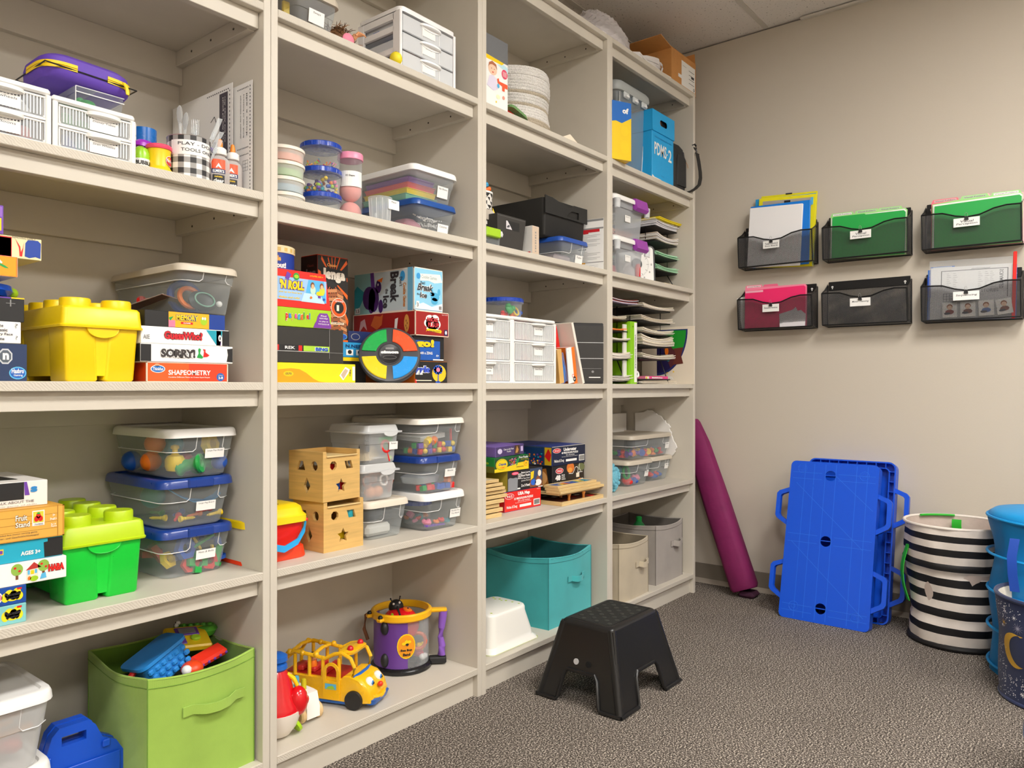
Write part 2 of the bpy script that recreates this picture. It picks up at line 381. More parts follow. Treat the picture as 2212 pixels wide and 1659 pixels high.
def paper(T, x, y, z, wd, h, lines, ink=INK, rot=None, ax='y', lean=0):
    """stuck-on card with handwriting: one mesh"""
    g = G(); M4 = Matrix.Translation((x, y, z))
    if rot: M4 = M4 @ rot
    g.T = M4; g.box(0, wd, -.0006, 0, 0, h, W, 0)
    n = len(lines)
    for i, s_ in enumerate(lines):
        if not s_: continue
        v1 = 1-.12-i*.33; hh = .2
        wf = min(.8, .075*len(s_)+.1); u0 = (1-wf)/2
        text(g, s_, lambda a, b: ((u0+wf*a)*wd, -.0009, (v1-hh+hh*b)*h), ink, 0, .03)
    g.build('paper_label', T)
def clearbin(label, x0, x1, y0, y1, z0, h, lid=WLID, lidh=.016, tp=.014, body=None, tag=None, tagat=None, ridge=True, latch=False, r=.025, name='storage_bin', cat='storage bin', group=None, rz=0, step=.62, notch=True, lidin=.0):
    body = body or CLRS
    cx, cy = (x0+x1)/2, (y0+y1)/2; hx, hy = (x1-x0)/2, (y1-y0)/2; bh = h-lidh
    T = thing(name, label, cat, (cx, cy, z0), rz, group)
    def half(z): t = z/bh; return (hx-.009-tp*(1-t), hy-.009-tp*(1-t))
    g = G(); a = half(0)
    secs = [(0, a[0]-.004, a[1]-.004, r), (.004, a[0], a[1], r)]
    for t in (.5, step-.004, step+.004, .85, 1):
        q = half(bh*t); e = .002 if t > step else 0; secs.append((bh*t, q[0]+e, q[1]+e, r))
    q = half(bh); secs += [(bh-.001, q[0]+.006, q[1]+.006, r)]
    g.loft(secs, body, 4, True, False); g.build('clear_body', T)
    if ridge:
        g = G(); zr = bh*step; q = half(zr); e = .003; X, Y = q[0]+e, q[1]+e
        u0, u1 = -.25*hx, .55*hx
        zt_ = bh*.96; qt = half(zt_); Yt = qt[1]+e
        g.tube([(-X+.02, Y-.0, zr), (-X, Y-.02, zr), (-X, -Y+.02, zr), (-X+.008, -Y+.006, zr), (-X+.022, -Y, zr), (u0-.004, -Y, zr), (u0+.004, -Y, zr+.006), (u0+.006, -Yt, zt_)], .0011, LINE, 5)
        g.tube([(u1, -Yt, zt_), (u1-.002, -Y, zr+.008), (u1+.004, -Y, zr), (X-.02, -Y, zr), (X, -Y+.02, zr)], .0011, LINE, 5)
        g.build('moulded_ridge', T)
    if lid:
        g = G(); L_ = lidh
        g.loft([(bh-.004, hx-.006, hy-.006, r), (bh-.004, hx, hy, r+.005), (bh+L_*.6, hx-.0015, hy-.0015, r+.005), (h-.002, hx-.004, hy-.004, r+.004), (h, hx-.008, hy-.008, r), (h, hx-.018, hy-.018, r*.8), (h-.005, hx-.021, hy-.021, r*.7)], lid, 4, True, True)
        g.build('lid', T)
        if latch:
            g = G(); g.box(-.03, .035, -hy-.004, -hy+.01, bh-.006, h-.001, lid, .003); g.build('lid_latch', T)
    if tag is not None:
        wd, hh, u, v = tagat or (.055, .024, .1, .45)
        zz = v*bh; q = half(zz); lean = math.atan2(tp, bh)
        paper(T, u, -q[1]-.0045, zz, wd, hh, tag, rot=Matrix.Rotation(lean, 4, 'X'))
    return T

def drawers(label, x0, x1, y0, d, z0, z1, n, tags, contents=(), group=None, tagw=.06, tagh=.027, tagx=None, ribs=26, side_window=False, name='drawer_unit', wv=None):
    T = thing(name, label, 'drawer unit', (x0, y0, z0), 0, group); w_, h = x1-x0, z1-z0
    fm = W; t = .010; rt_ = .013
    g = G(); g.box(0, w_, .004, d, h-rt_, h, fm, .004); g.box(0, w_, .004, d, 0, .006, fm, .001); 
    if side_window:
        for a, c in ((0, .006), (w_-.006, w_)):
            g.box(a, c, .004, .03, .006, h-rt_, fm, .001); g.box(a, c, d-.02, d, .006, h-rt_, fm, .001)
            for i in range(n+1): zz = .006+(h-rt_-.006)*i/n; g.box(a, c, .03, d-.02, max(.006, zz-.008), min(h-rt_, zz+.008), fm)
    else:
        g.box(0, .006, .004, d, .006, h-rt_, fm, .001); g.box(w_-.006, w_, .004, d, .006, h-rt_, fm, .001)
    g.box(.006, w_-.006, d-.006, d, .006, h-rt_, fm)
    g.box(0, t, 0, .02, .0, h-rt_, fm, .002); g.box(w_-t, w_, 0, .02, .0, h-rt_, fm, .002)
    dh = (h-rt_-.004)/n
    for i in range(n): zz = .004+i*dh; g.box(t, w_-t, .002, .02, zz-.003, zz+.003, fm, .001)
    g.build('frame', T)
    fr = CLR('#eef1f3', .22, .3)
    for i in range(n):
        zb = .007+(n-1-i)*dh; zt = zb+dh-.008
        D = thing('drawer', None, None, (t+.001, 0, zb)); D.parent = T; ww = w_-2*t-.002; hh = zt-zb
        g = G(); g.box(0, ww, .003, .005, 0, hh, fr); g.box(0, ww, .005, d-.02, 0, .002, fr)
        for k in range(ribs):
            xx = ww*(k+.5)/ribs; g.box(xx-.0009, xx+.0009, .001, .003, .003, hh-.004, RIDGE)
        g.box(0, .004, .001, .004, 0, hh, fm); g.box(ww-.004, ww, .001, .004, 0, hh, fm)
        g.box(0, ww, .0, .004, hh-.004, hh, fm, .001); g.build('drawer_front', D)
        g = G(); hc = ww*.5 if tagx is None else tagx+tagw/2-.004; hw = min(.04, ww*.24)
        pr = [(hw*math.cos(R(a)), -.017*math.sin(R(a))) for a in range(0, 181, 15)]
        g.T = Matrix.Translation((hc, .001, hh-.007)); g.prism(pr, 0, .007, fm); g.T = None
        g.prism([(hc+p[0]*1.05, hh-.004+p[1]*.5) for p in pr], -.001, .001, fm, 'y'); g.build('handle', D)
        tg = tags[i] if i < len(tags) else None
        if tg: paper(D, (hc-tagw/2), 0.0005, max(.001, hh-.014-tagh), tagw, tagh, tg)
    for i, cols in enumerate(contents):
        zb = .010+(n-1-i)*dh
        for k, cname in enumerate(cols):
            if not cname: continue
            g = G(); q = random.Random(k*7+i); X0 = t+.012+(w_-2*t-.03)*k/len(cols); X1 = X0+(w_-2*t-.03)/len(cols)*.95
            g.loft([(0, (X1-X0)/2, .03, .01), (.012+.012*q.random(), (X1-X0)/2*.8, .024, .01), (.02+.012*q.random(), (X1-X0)/2*.4, .012, .005)], PAL[cname], 3)
            o = solo(g, 'small_toy', f'{cname} small toy in {["top","lower","bottom"][min(i,2)]} drawer of the {wv}', 'toy', (x0+(X0+X1)/2, y0+.042, z0+zb+.001), q.uniform(-20, 20), 'small toys inside the drawers')
    return T

def fbin(label, cx, cy, w_, d, z0, h, m, inner, rz=0, bulge=.012, sag=.01, tagh=None, seam=True, name='fabric_bin', handle=(.1, .03), hz=.72, hx=0, flare=0, seed=1, n=14, hands='F'):
    """soft cloth cube bin with turned hem, inner lining, strap handle"""
    T = thing(name, label, 'fabric bin', (cx, cy, z0), rz); rnd = random.Random(seed)
    ph = [rnd.uniform(0, 6) for _ in range(6)]
    def ring(t, off=0):
        P = []; hx_, hy_ = w_/2-off-flare*(1-t), d/2-off-flare*(1-t)
        for s_, (ax, ay, bx, by) in enumerate(((-1, -1, 1, -1), (1, -1, 1, 1), (1, 1, -1, 1), (-1, 1, -1, -1))):
            for i in range(n):
                u = i/n; x = (ax+(bx-ax)*u)*hx_; y = (ay+(by-ay)*u)*hy_
                b = bulge*math.sin(math.pi*u)*(.35+.65*t*t) + .002*math.sin(9*u+ph[s_]+5*t)*t
                nx, ny = ((0, -1), (1, 0), (0, 1), (-1, 0))[s_]
                z = h*t - (sag*math.sin(math.pi*u)*max(0, t-.6)/.4)
                P.append((x+nx*b, y+ny*b, z))
        return P
    g = G(); ts = [0, .08, .2, .35, .5, .65, .78, .88, .95, 1]
    g.rings([ring(t) for t in ts]+[ring(1, .004)], m, True, False); g.build('cloth_side', T)
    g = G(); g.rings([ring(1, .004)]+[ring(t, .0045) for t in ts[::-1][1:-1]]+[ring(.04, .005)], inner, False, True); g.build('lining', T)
    g = G(); g.tube([(p[0], p[1], p[2]-.001) for p in ring(1, .002)], .0032, m, 6, True)
    r_ = ring(.93, -.0008); g.tube(r_, .0009, inner, 4, True); g.build('hem', T)
    if seam:
        g = G()
        for sx, sy in ((-1, -1), (1, -1), (-1, 1), (1, 1)):
            g.tube([(sx*(w_/2-flare*(1-t)+.0005), sy*(d/2-flare*(1-t)+.0005), h*t) for t in ts], .0014, inner, 4)
        g.build('seam', T)
    hw, hh = handle
    for side in hands:
        g = G(); yy = -d/2-bulge*.75
        Mx = Matrix.Identity(4) if side == 'F' else Matrix.Rotation(R(-90), 4, 'Z')
        g.T = Mx @ Matrix.Translation((hx if side == 'F' else 0, 0, 0)); 
        if side != 'F': yy = -w_/2-bulge*.75
        zc = h*hz
        g.strip([(-hw/2-.02, yy-.001, zc+.0), (-hw/2+.004, yy-.002, zc+.001), (-hw/4, yy-.016, zc-.003), (0, yy-.019, zc-.005), (hw/4, yy-.016, zc-.003), (hw/2-.004, yy-.002, zc+.001), (hw/2+.02, yy-.001, zc)], (0, 0, hh), .003, m)
        g.build('strap_handle', T)
    return T

# ---- little toys, each an object of its own; meshes shared
PM = {}
def piece_mesh(kind, m):
    if (kind, m.name) in PM: return PM[(kind, m.name)]
    g = G()
    if kind == 'cube': g.box(-.5, .5, -.5, .5, -.5, .5, m, .06)
    elif kind == 'ball': g.ball((0, 0, 0), .5, m, 12, 8)
    elif kind == 'cylinder bead': g.lathe([(.18, -.5), (.45, -.5), (.5, -.42), (.5, .42), (.45, .5), (.18, .5), (.15, .4)], m, 14)
    elif kind == 'pop bead': g.lathe([(.1, -.5), (.42, -.42), (.5, -.2), (.5, .15), (.4, .35), (.22, .42), (.14, .5), (.14, .68), (.22, .76), (.2, .9), (.05, .95)], m, 14)
    elif kind == 'spool bead': g.lathe([(.2, -.62), (.5, -.62), (.52, -.5), (.34, -.3), (.3, 0), (.34, .3), (.52, .5), (.5, .62), (.24, .62), (.2, .5)], m, 16)
    elif kind == 'peg': g.lathe([(.05, -1.4), (.14, -1.35), (.15, -1.1), (.24, -1.05), (.24, .2), (.3, .3), (.24, .45), (.3, .6), (.42, .75), (.5, .95), (.5, 1.15), (.34, 1.2), (.3, 1.1)], m, 14)
    elif kind == 'nut':
        a = [(.62*math.cos(R(60*i)), .62*math.sin(R(60*i))) for i in range(6)]; b = [(.3*math.cos(R(30*i)), .3*math.sin(R(30*i))) for i in range(12)]
        g.flat([a, b], m, -.15, .35)
    elif kind == 'cross nut':
        q = []
        for k in range(4):
            for x, y in ((.22, -.6), (.22, -.22)) if 0 else ((-.22, -.62), (.22, -.62), (.22, -.22)):
                a = R(90*k); q.append((x*math.cos(a)-y*math.sin(a), x*math.sin(a)+y*math.cos(a)))
        g.flat([q, [(.27*math.cos(R(30*i)), .27*math.sin(R(30*i))) for i in range(12)]], m, -.15, .35)
    elif kind == 'bolt': g.lathe([(.5, -.9), (.52, -.6), (.3, -.58)]+[(.3+.03*(i % 2), -.5+.13*i) for i in range(11)]+[(.2, .95)], m, 12)
    elif kind == 'bar': g.box(-1.2, 1.2, -.25, .25, -.14, .14, m, .06)
    elif kind == 'ring': g.tube([(.5*math.cos(R(20*i)), .5*math.sin(R(20*i)), 0) for i in range(18)], .12, m, 8, True)
    elif kind == 'blob': g.ball((0, 0, 0), .5, m, 10, 6, .6); g.ball((.35, .1, .1), .3, m, 8, 5); g.ball((-.3, .2, .15), .25, m, 8, 5)
    elif kind == 'egg': g.ball((0, 0, 0), .5, m, 14, 10, 1.25)
    elif kind == 'sucker': g.lathe([(.5, -.5), (.42, -.4), (.2, -.2), (.22, 0), (.34, .15), (.3, .35), (.1, .45)], m, 12)
    elif kind == 'plate': g.box(-1, 1, -.7, .7, -.03, .03, m, .02)
    elif kind == 'figure': g.lathe([(.3, -.9), (.4, -.5), (.34, 0), (.2, .25), (.16, .3), (.3, .45), (.33, .62), (.2, .85)], m, 12)
    o = g.build(kind.replace(' ', '_'))
    PM[(kind, m.name)] = o
    o['_fresh'] = 1
    return o
def piece(kind, cname, loc, s=.03, rot=(0, 0, 0), where='', mat=None, name=None, cat='toy', lab=None, sc=None):
    m = mat or PAL[cname]; o = piece_mesh(kind, m)
    if '_fresh' in o: del o['_fresh']
    else: o = o.copy(); COL.objects.link(o)
    o.name = (name or kind).replace(' ', '_')
    o.location = loc; o.rotation_euler = [R(a) for a in rot]; o.scale = sc or (s, s, s)
    o['label'] = lab or f'{cname} plastic {kind} {where}'; o['category'] = cat; o['group'] = f'loose pieces {where}'; return o
def scatter(kinds, cols, n, box_, s, where, seed=0, cat='toy', layers=2):
    rn = random.Random(seed); x0, x1, y0, y1, z0 = box_
    nx = max(1, int((x1-x0)/(s*1.05))); ny = max(1, int((y1-y0)/(s*1.1))); cells = [(i, j, k) for k in range(layers) for j in range(ny) for i in range(nx)][:n*3]
    c2 = cells[:n]
    for i, j, k in c2:
        kd = rn.choice(kinds); cn = rn.choice(cols)
        piece(kd, cn, (x0+(i+.5+rn.uniform(-.12, .12))*(x1-x0)/nx, y0+(j+.5+rn.uniform(-.1, .1))*s*1.1, z0+s*.52+k*s*.95), s*rn.uniform(.85, 1), (rn.choice((0, 90)), rn.uniform(-15, 15), rn.uniform(0, 180)), where, cat=cat)
# ================================================================ first bookcase (left)
Z1, Z2, Z3, Z4, Z5 = ZS
# ---- shelf four
for lab, x0, x1, zt, tg, tx, wv in (('two-drawer clear ribbed unit at the frame edge, left of its twin', .443, .606, 1.612, (['Pinwheels'], ['Balloons']), .045, 'left two-drawer unit'),
        ('two-drawer clear ribbed unit under the purple zip case', .6085, .7725, 1.605, (['Disney Tubes'], ['Siren Whistles']), .062, 'two-drawer unit under the purple zip case')):
    drawers(lab, x0, x1, 1.665, .2, Z4+.0005, zt, 2, tg, ((('white', 'purple', 'white'), ('blue', 'blue', 'red')) if x0 < .5 else (('green', 'green', 'green', 'white'), ('blue', 'teal', 'red', 'yellow'))), tagw=.056, tagh=.024, tagx=tx, ribs=24, group='two-drawer units', wv=wv)
T = thing('clear_box', 'shallow clear hinged box with green toys, under the purple zip case', 'clear box', (.715, 1.775, 1.6055))
g = G(); g.loft([(0, .046, .068, .004), (.03, .048, .07, .004)], CLRW, 2, True, False); g.build('clear_tray', T)
g = G(); g.loft([(.0305, .0495, .0715, .005), (.043, .0495, .0715, .005), (.0435, .047, .069, .004)], CLRW, 2, False, True)
g.tube([(-.0495, -.0715, .0305), (.0495, -.0715, .0305)], .0012, RIDGE, 5); g.tube([(-.0495, -.0715, .042), (.0495, -.0715, .042)], .001, LINE, 5); g.tube([(-.0495, -.0715, 0.003), (-.0495, -.0715, .042)], .001, LINE, 5); g.build('lid', T)
piece('blob', 'green', (.70, 1.735, 1.6225), .036, (0, 0, 20), 'inside the shallow clear box'); piece('blob', 'orange', (.742, 1.735, 1.6125), .012, (0, 0, 60), 'inside the shallow clear box')
T = thing('zip_case', 'purple rounded zip case with yellow zipper, lying on the shallow clear box', 'case', (.694, 1.772, 1.6496), 0, None, (R(0), R(2), 0))
pc = M('#5f3fae', .6); yz = M('#f5cf1c', .5); g = G()
g.loft([(0, .07, .06, .03), (.004, .083, .071, .04), (.014, .090, .078, .045), (.030, .091, .079, .045), (.046, .088, .076, .044), (.054, .078, .066, .038), (.056, .06, .05, .03)], pc, 7); g.build('shell', T)
g = G(); g.tube([(.0915*math.cos(R(a)) if 0 else max(-.0915, min(.0915, .13*math.cos(R(a)))), max(-.0795, min(.0795, .12*math.sin(R(a)))), .023) for a in range(0, 360, 6)], .0016, K, 5, True); g.build('seam', T)
g = G(); P_ = []
for a in range(0, 360, 6):
    ca, sa = math.cos(R(a)), math.sin(R(a)); q = (abs(ca)**4+abs(sa)**4)**-.25
    P_.append((.0922*q*ca/1.0, .0802*q*sa/1.0))
def arc_(i0, i1): return [P_[i % 60] for i in range(i0, i1)]
for i0, i1 in ((28, 43), (48, 58)):
    pts = arc_(i0, i1); rr = [[(x, y, .020), (x*1.01, y*1.01, .020), (x*1.01, y*1.01, .034), (x, y, .034)] for x, y in pts]; g.rings(rr, yz)
    g.tube([(x*1.012, y*1.012, .027) for x, y in pts], .0009, M('#c9a400', .5), 4)
g.build('zipper_tape', T)
g = G(); g.strip([(.062, -.083, .030), (.066, -.089, .018), (.068, -.09, .004)], (.006, 0, 0), .003, yz); g.build('zipper_pull', T)
A = gbox('small white box printed 100, behind the purple tub', .800, .836, 1.80, .05, Z4, 1.634, W, None); A.txt('F', '100', .1, .72, .95, .86, GRN); A.rect('F', .3, .66, .7, .665, INK); A.done()
g = G(); g.lathe([(.0275, 0), (.0275, .142), (.0262, .1425), (.0262, .13)], M('#1b6fc4', .25), 28, (0, 0), True, True); solo(g, 'can', 'plain glossy blue can behind the purple tub', 'can', (.874, 1.842, Z4))
T = thing('slime_tub', 'purple round tub with tilted purple lid, behind the yellow dough can', 'tub', (.842, 1.768, Z4))
g = G(); g.lathe([(.022, 0), (.025, .03), (.0255, .066)], M('#7a3d8f', .3), 22); g.lathe([(.0262, .036), (.0262, .05)], PUR, 22, (0, 0), False, False); g.build('tub_body', T)
g = G(); g.T = Matrix.Translation((0, 0, .083)) @ Matrix.Rotation(R(14), 4, 'Y'); g.lathe([(.028, -.014), (.028, -.005), (.02, .004), (.004, .006)], M('#a531c0', .3), 22); g.build('lid', T)
T = thing('bubble_bottle', 'small lime green bottle with white label left of the yellow dough can', 'bottle', (.803, 1.708, Z4))
g = G(); g.lathe([(.019, 0), (.019, .028)], W, 18, (0, 0), True, False); g.build('label_band', T); g = G(); g.lathe([(.0188, .027), (.019, .04), (.015, .052), (.006, .058)], M('#9ad22b', .25), 18, (0, 0), False); g.build('bottle_body', T)
g = G(); text(g, 'BUBBLE', lambda a, b: (.0194*math.sin(R(-60+110*a)), -.0194*math.cos(R(-60+110*a)), .014+.009*b), K, .04); g.build('lettering', T)
piece('blob', 'pink', (.783, 1.742, Z4+.014), .04, (0, 30, 10), 'at the left end behind the lime bottle', M('#a01f66', .35)); piece('blob', 'orange', (.786, 1.80, Z4+.03), .045, (20, 70, 10), 'behind the pink blob', None)
def dough_can(label, x, y, z, s=1, lidm=None, bm=None, logo=True):
    T = thing('dough_can', label, 'can', (x, y, z)); g = G(); bm = bm or M('#f3cc12', .35)
    g.lathe([(.0265*s, 0), (.0275*s, .002), (.0275*s, .011), (.025*s, .013), (.0232*s, .018), (.0245*s, .05), (.0255*s, .058*s)], bm, 28); g.build('can_body', T)
    g = G(); g.lathe([(.0272*s, .056), (.0278*s, .057), (.0278*s, .0635), (.026*s, .066), (.024*s, .0655)], lidm or M('#e8496b', .35), 28); g.build('lid', T)
    if logo:
        g = G(); P = lambda a, b: (.0247*math.sin(R(8+62*a)), -.0247*math.cos(R(8+62*a)), .02+.022*b)
        g.add([P(.5+.52*math.cos(R(20*i)), .5+.55*math.sin(R(20*i))) for i in range(18)], [tuple(range(18))], W)
        P2 = lambda a, b: (.0250*math.sin(R(8+62*a)), -.0250*math.cos(R(8+62*a)), .02+.022*b)
        g.add([P2(.5+.48*math.cos(R(20*i)), .5+.48*math.sin(R(20*i))) for i in range(18)], [tuple(range(18))], RED)
        P3 = lambda a, b: (.0253*math.sin(R(12+54*a)), -.0253*math.cos(R(12+54*a)), .026+.01*b)
        text(g, 'Play-Doh', P3, W, .03); g.build('printed_badge', T)
    return T
dough_can('yellow dough can with pink lid and red badge, beside the checked tin', .840, 1.700, Z4)
dough_can('dough can with dark red lid behind the checked tin', .872, 1.775, Z4, .95, RED, M('#b3201f', .4), False)
# checked tin of plastic cutlery
T = thing('checked_tin', 'black and white checked round tin labelled for play dough tools', 'tin', (.917, 1.712, Z4))
g = G(); r_, NC, NR, hh = .0475, 22, 8, .100
gm = [W, M('#9b9a98', .5), M('#2b2b2d', .5)]
for j in range(NR):
    for i in range(NC):
        m = gm[(i % 2)+(j % 2)]
        a0, a1 = 2*math.pi*i/NC, 2*math.pi*(i+1)/NC; am = (a0+a1)/2
        v = [(r_*math.cos(a), r_*math.sin(a), hh*(j+t)/NR) for a, t in ((a0, 0), (am, 0), (a1, 0), (a1, 1), (am, 1), (a0, 1))]
        g.add(v, [(0, 1, 4, 5), (1, 2, 3, 4)], m)
g.lathe([(r_, hh), (r_+.001, hh+.001), (r_-.001, hh+.001), (r_-.0012, .004)], M('#c9c9c9', .3, None, .6), 44, (0, 0), False, True); g.build('tin_body', T)
g = G(); C = lambda a: (R(-78)+R(118)*a)
for i in range(14):
    a, b = C(i/14), C((i+1)/14); q = r_+.0008
    g.add([(q*math.sin(a), -q*math.cos(a), .055), (q*math.sin(b), -q*math.cos(b), .055), (q*math.sin(b), -q*math.cos(b), .089), (q*math.sin(a), -q*math.cos(a), .089)], [(0, 1, 2, 3)], W)
q = r_+.0012
text(g, 'PLAY - DOH', lambda a, b: (q*math.sin(C(.18+.9*a)), -q*math.cos(C(.18+.9*a)), .0765+.0075*b), INK, .01)
text(g, 'TOOLS ONLY', lambda a, b: (q*math.sin(C(.25+.85*a)), -q*math.cos(C(.25+.85*a)), .0625+.0075*b), INK, .01); g.build('paper_label', T)
ck = CLR('#f4f8fa', .22, .05)
def cutlery(kind, x, y, lx, ly, L, k):
    g = G(); top = Vector((lx, ly, L)); n = top.normalized()
    g.tube([(0, 0, 0), tuple(top*.62), tuple(top*.72)], [.0026, .003, .004], ck, 6)
    if kind == 'spoon': g.T = Matrix.Translation(top*.86) @ top.to_track_quat('Z', 'Y').to_matrix().to_4x4(); g.ball((0, 0, 0), .013, ck, 12, 8, 1.6, .25)
    elif kind == 'fork':
        for s_ in (-.006, -.002, .002, .006): b_ = top*.72+Vector((s_, 0, 0)); g.tube([tuple(b_), tuple(top+Vector((s_*1.1, 0, 0)))], [.0016, .0008], ck, 5)
    else: g.strip([tuple(top*.6), tuple(top*.8), tuple(top)], (.012, 0, 0), .0012, ck)
    solo(g, 'plastic_'+kind, f'clear plastic {kind} standing in the checked tin, {k}', 'cutlery', (x, y, Z4+.03))
cutlery('spoon', .895, 1.70, -.008, 0, .142, 'at its left edge'); cutlery('spoon', .905, 1.715, .006, 0, .135, 'next to the left edge')
cutlery('fork', .92, 1.70, .004, 0, .118, 'in the middle'); cutlery('fork', .93, 1.71, .004, .0, .125, 'right of the middle')
cutlery('knife', .935, 1.70, .055, 0, .140, 'leaning right and tallest'); cutlery('knife', .94, 1.71, .06, 0, .112, 'leaning right and lower'); cutlery('straw', .945, 1.69, .04, .0, .085, 'leaning far right')
dough_can('yellow lidded dough can behind the cutlery in the checked tin', .965, 1.80, Z4, .95, YEL, YEL, False)
g = G(); g.tube([(.024*math.cos(R(15*i)), 0, .024*math.sin(R(15*i))) for i in range(24)], .006, PUR, 8, True); g.ball((0, 0, -.03), .012, PUR); g.box(-.01, .01, -.004, .004, -.09, -.03, PUR, .002); solo(g, 'purple_cutter', 'purple ring-handled dough cutter behind the glue bottles', 'toy', (1.006, 1.775, Z4+.091))
g = G(); g.lathe([(.02, 0), (.021, .07), (.017, .085)], BLU, 18); solo(g, 'blue_tub', 'blue tub behind the left glue bottle', 'tub', (.985, 1.80, Z4))
def glue(label, x, y):
    T = thing('glue_bottle', label, 'glue bottle', (x, y, Z4), group='glue bottles'); bd = CLR('#efe9e6', .4, .1)
    g = G(); g.lathe([(.9, 0), (1, .004), (1, .062), (.9, .070), (.5, .078), (.5, .082)], bd, 24, (0, 0), True, False); g.v = [(p[0]*.0245, p[1]*.016, p[2]) for p in g.v]; g.build('bottle_body', T)
    g = G(); g.lathe([(.015, .080), (.0155, .081), (.015, .094), (.010, .098), (.006, .099)], W, 20); g.build('cap', T)
    g = G(); g.lathe([(.0065, .098), (.0062, .108), (.004, .118), (.001, .120)], M('#ee8a22', .4), 14); g.build('nozzle', T)
    g = G(); P = lambda u, v, e=.0006: ((.0245+e)*math.sin(R(-75+85*u)), -(.016+e)*math.cos(R(-75+85*u)), .002+.064*v)
    def patch(u0, v0, u1, v1, m, e, n=6):
        for i in range(n): a, b = u0+(u1-u0)*i/n, u0+(u1-u0)*(i+1)/n; g.add([P(a, v0, e), P(b, v0, e), P(b, v1, e), P(a, v1, e)], [(0, 1, 2, 3)], m)
    patch(0, .62, 1, 1, M('#e8562a', .4), .0005); patch(0, .48, 1, .64, NVY, .0007); patch(.1, .05, .95, .42, K, .0006); patch(.1, -.02, 1, .05, SKY, .0006)
    text(g, "ELMER'S", lambda a, b: P(.12+.8*a, .505+.11*b, .001), W, .03); text(g, 'clear', lambda a, b: P(.2+.7*a, .13+.14*b, .001), W, .03); text(g, 'washable', lambda a, b: P(.25+.55*a, .32+.06*b, .001), YEL, .02)
    g.add([P(.35, .68, .001), P(.75, .68, .001), P(.55, .86, .001)], [(0, 1, 2)], W); g.build('printed_label', T)
glue('clear glue bottle with orange nozzle, touching the checked tin', .988, 1.698); glue('clear glue bottle with orange nozzle, nearest the upright', 1.030, 1.712)
# printed sheets leaning on the upright
def sheet(label, x, y0, y1, z0, z1, art, xt=0):
    T = thing('instruction_sheet', label, 'paper sheet', (x, y0, z0), 0, 'sheets against the upright'); w_ = y1-y0; h = z1-z0
    g = G(); g.v = []; P = lambda u, v, e=0: (-e-xt*v, w_*(1-u), h*v-.045*u*0)
    g.add([P(0, 0), P(1, 0), P(1, 1), P(0, 1)]+[P(0, 0, .001), P(1, 0, .001), P(1, 1, .001), P(0, 1, .001)], [(0, 1, 2, 3), (7, 6, 5, 4), (0, 4, 5, 1), (1, 5, 6, 2), (2, 6, 7, 3), (3, 7, 4, 0)], PAP); g.build('paper', T)
    a = G(); art(a, lambda u, v, e=.0016: P(u, v, e)); a.build('printed_artwork', T, 0)
def art1(a, P):
    def q(u0, v0, u1, v1, m): a.add([P(u0, v0), P(u1, v0), P(u1, v1), P(u0, v1)], [(0, 1, 2, 3)], m)
    q(.80, .06, .93, .94, M('#4b4650', .7))
    for i in range(26): q(.60+.0, .05+.034*i, .606, .065+.034*i, INK) if 0 else None; q(.955, .03+.036*i, .965, .045+.036*i, INK)
    for i in range(12): q(.60+.03*i, .955, .615+.03*i, .965, INK); q(.60+.03*i, .03, .615+.03*i, .04, INK)
    text(a, 'Having fun with play dough', lambda s, t: P(.87-.02*t+.0, .9-.5*s, .002), W, .01); text(a, 'roll, squish and cut', lambda s, t: P(.90-.02*t, .9-.4*s, .002), W, .01)
    pts = [(.66, .72), (.72, .76), (.75, .70), (.70, .64), (.68, .56), (.64, .50), (.70, .45), (.76, .42), (.80-.02, .35), (.74, .28), (.69, .34), (.67, .44), (.62, .40)]
    for (x1, y1), (x2, y2) in zip(pts, pts[1:]):
        dx, dy = x2-x1, y2-y1; l_ = math.hypot(dx, dy); nx, ny = -dy/l_*.004, dx/l_*.004; a.add([P(x1-nx, y1-ny), P(x2-nx, y2-ny), P(x2+nx, y2+ny), P(x1+nx, y1+ny)], [(0, 1, 2, 3)], INK)
def art2(a, P):
    def q(u0, v0, u1, v1, m): a.add([P(u0, v0), P(u1, v0), P(u1, v1), P(u0, v1)], [(0, 1, 2, 3)], m)
    for i in range(30): q(.965, .02+.032*i, .975, .034+.032*i, INK)
    for i in range(8): q(.78+.022*i, .95, .79+.022*i, .96, INK); q(.78+.022*i, .42, .79+.022*i, .43, INK); q(.78+.022*i, .36, .79+.022*i, .37, INK)
    for i, t in enumerate(('experiment with materials', 'pretend to stir food', 'like a cook')): text(a, t, lambda s, b: P(.84+.045*i-.018*b, .9-.38*s, .002), INK, .005)
    for k in range(4): q(.86, .22+.03*k, .94, .222+.03*k, INK)
    for k in range(3): q(.86+.038*k, .22, .862+.038*k, .31, INK)
sheet('white activity sheet with a squiggle drawing and black band, leaning on the upright', 1.050, 1.745, 2.045, Z4, Z4+.288, art1)
sheet('white sheet with dotted border behind the squiggle sheet, nearest the shelf edge', 1.066, 1.682, 1.98, Z4, Z4+.284, art2)

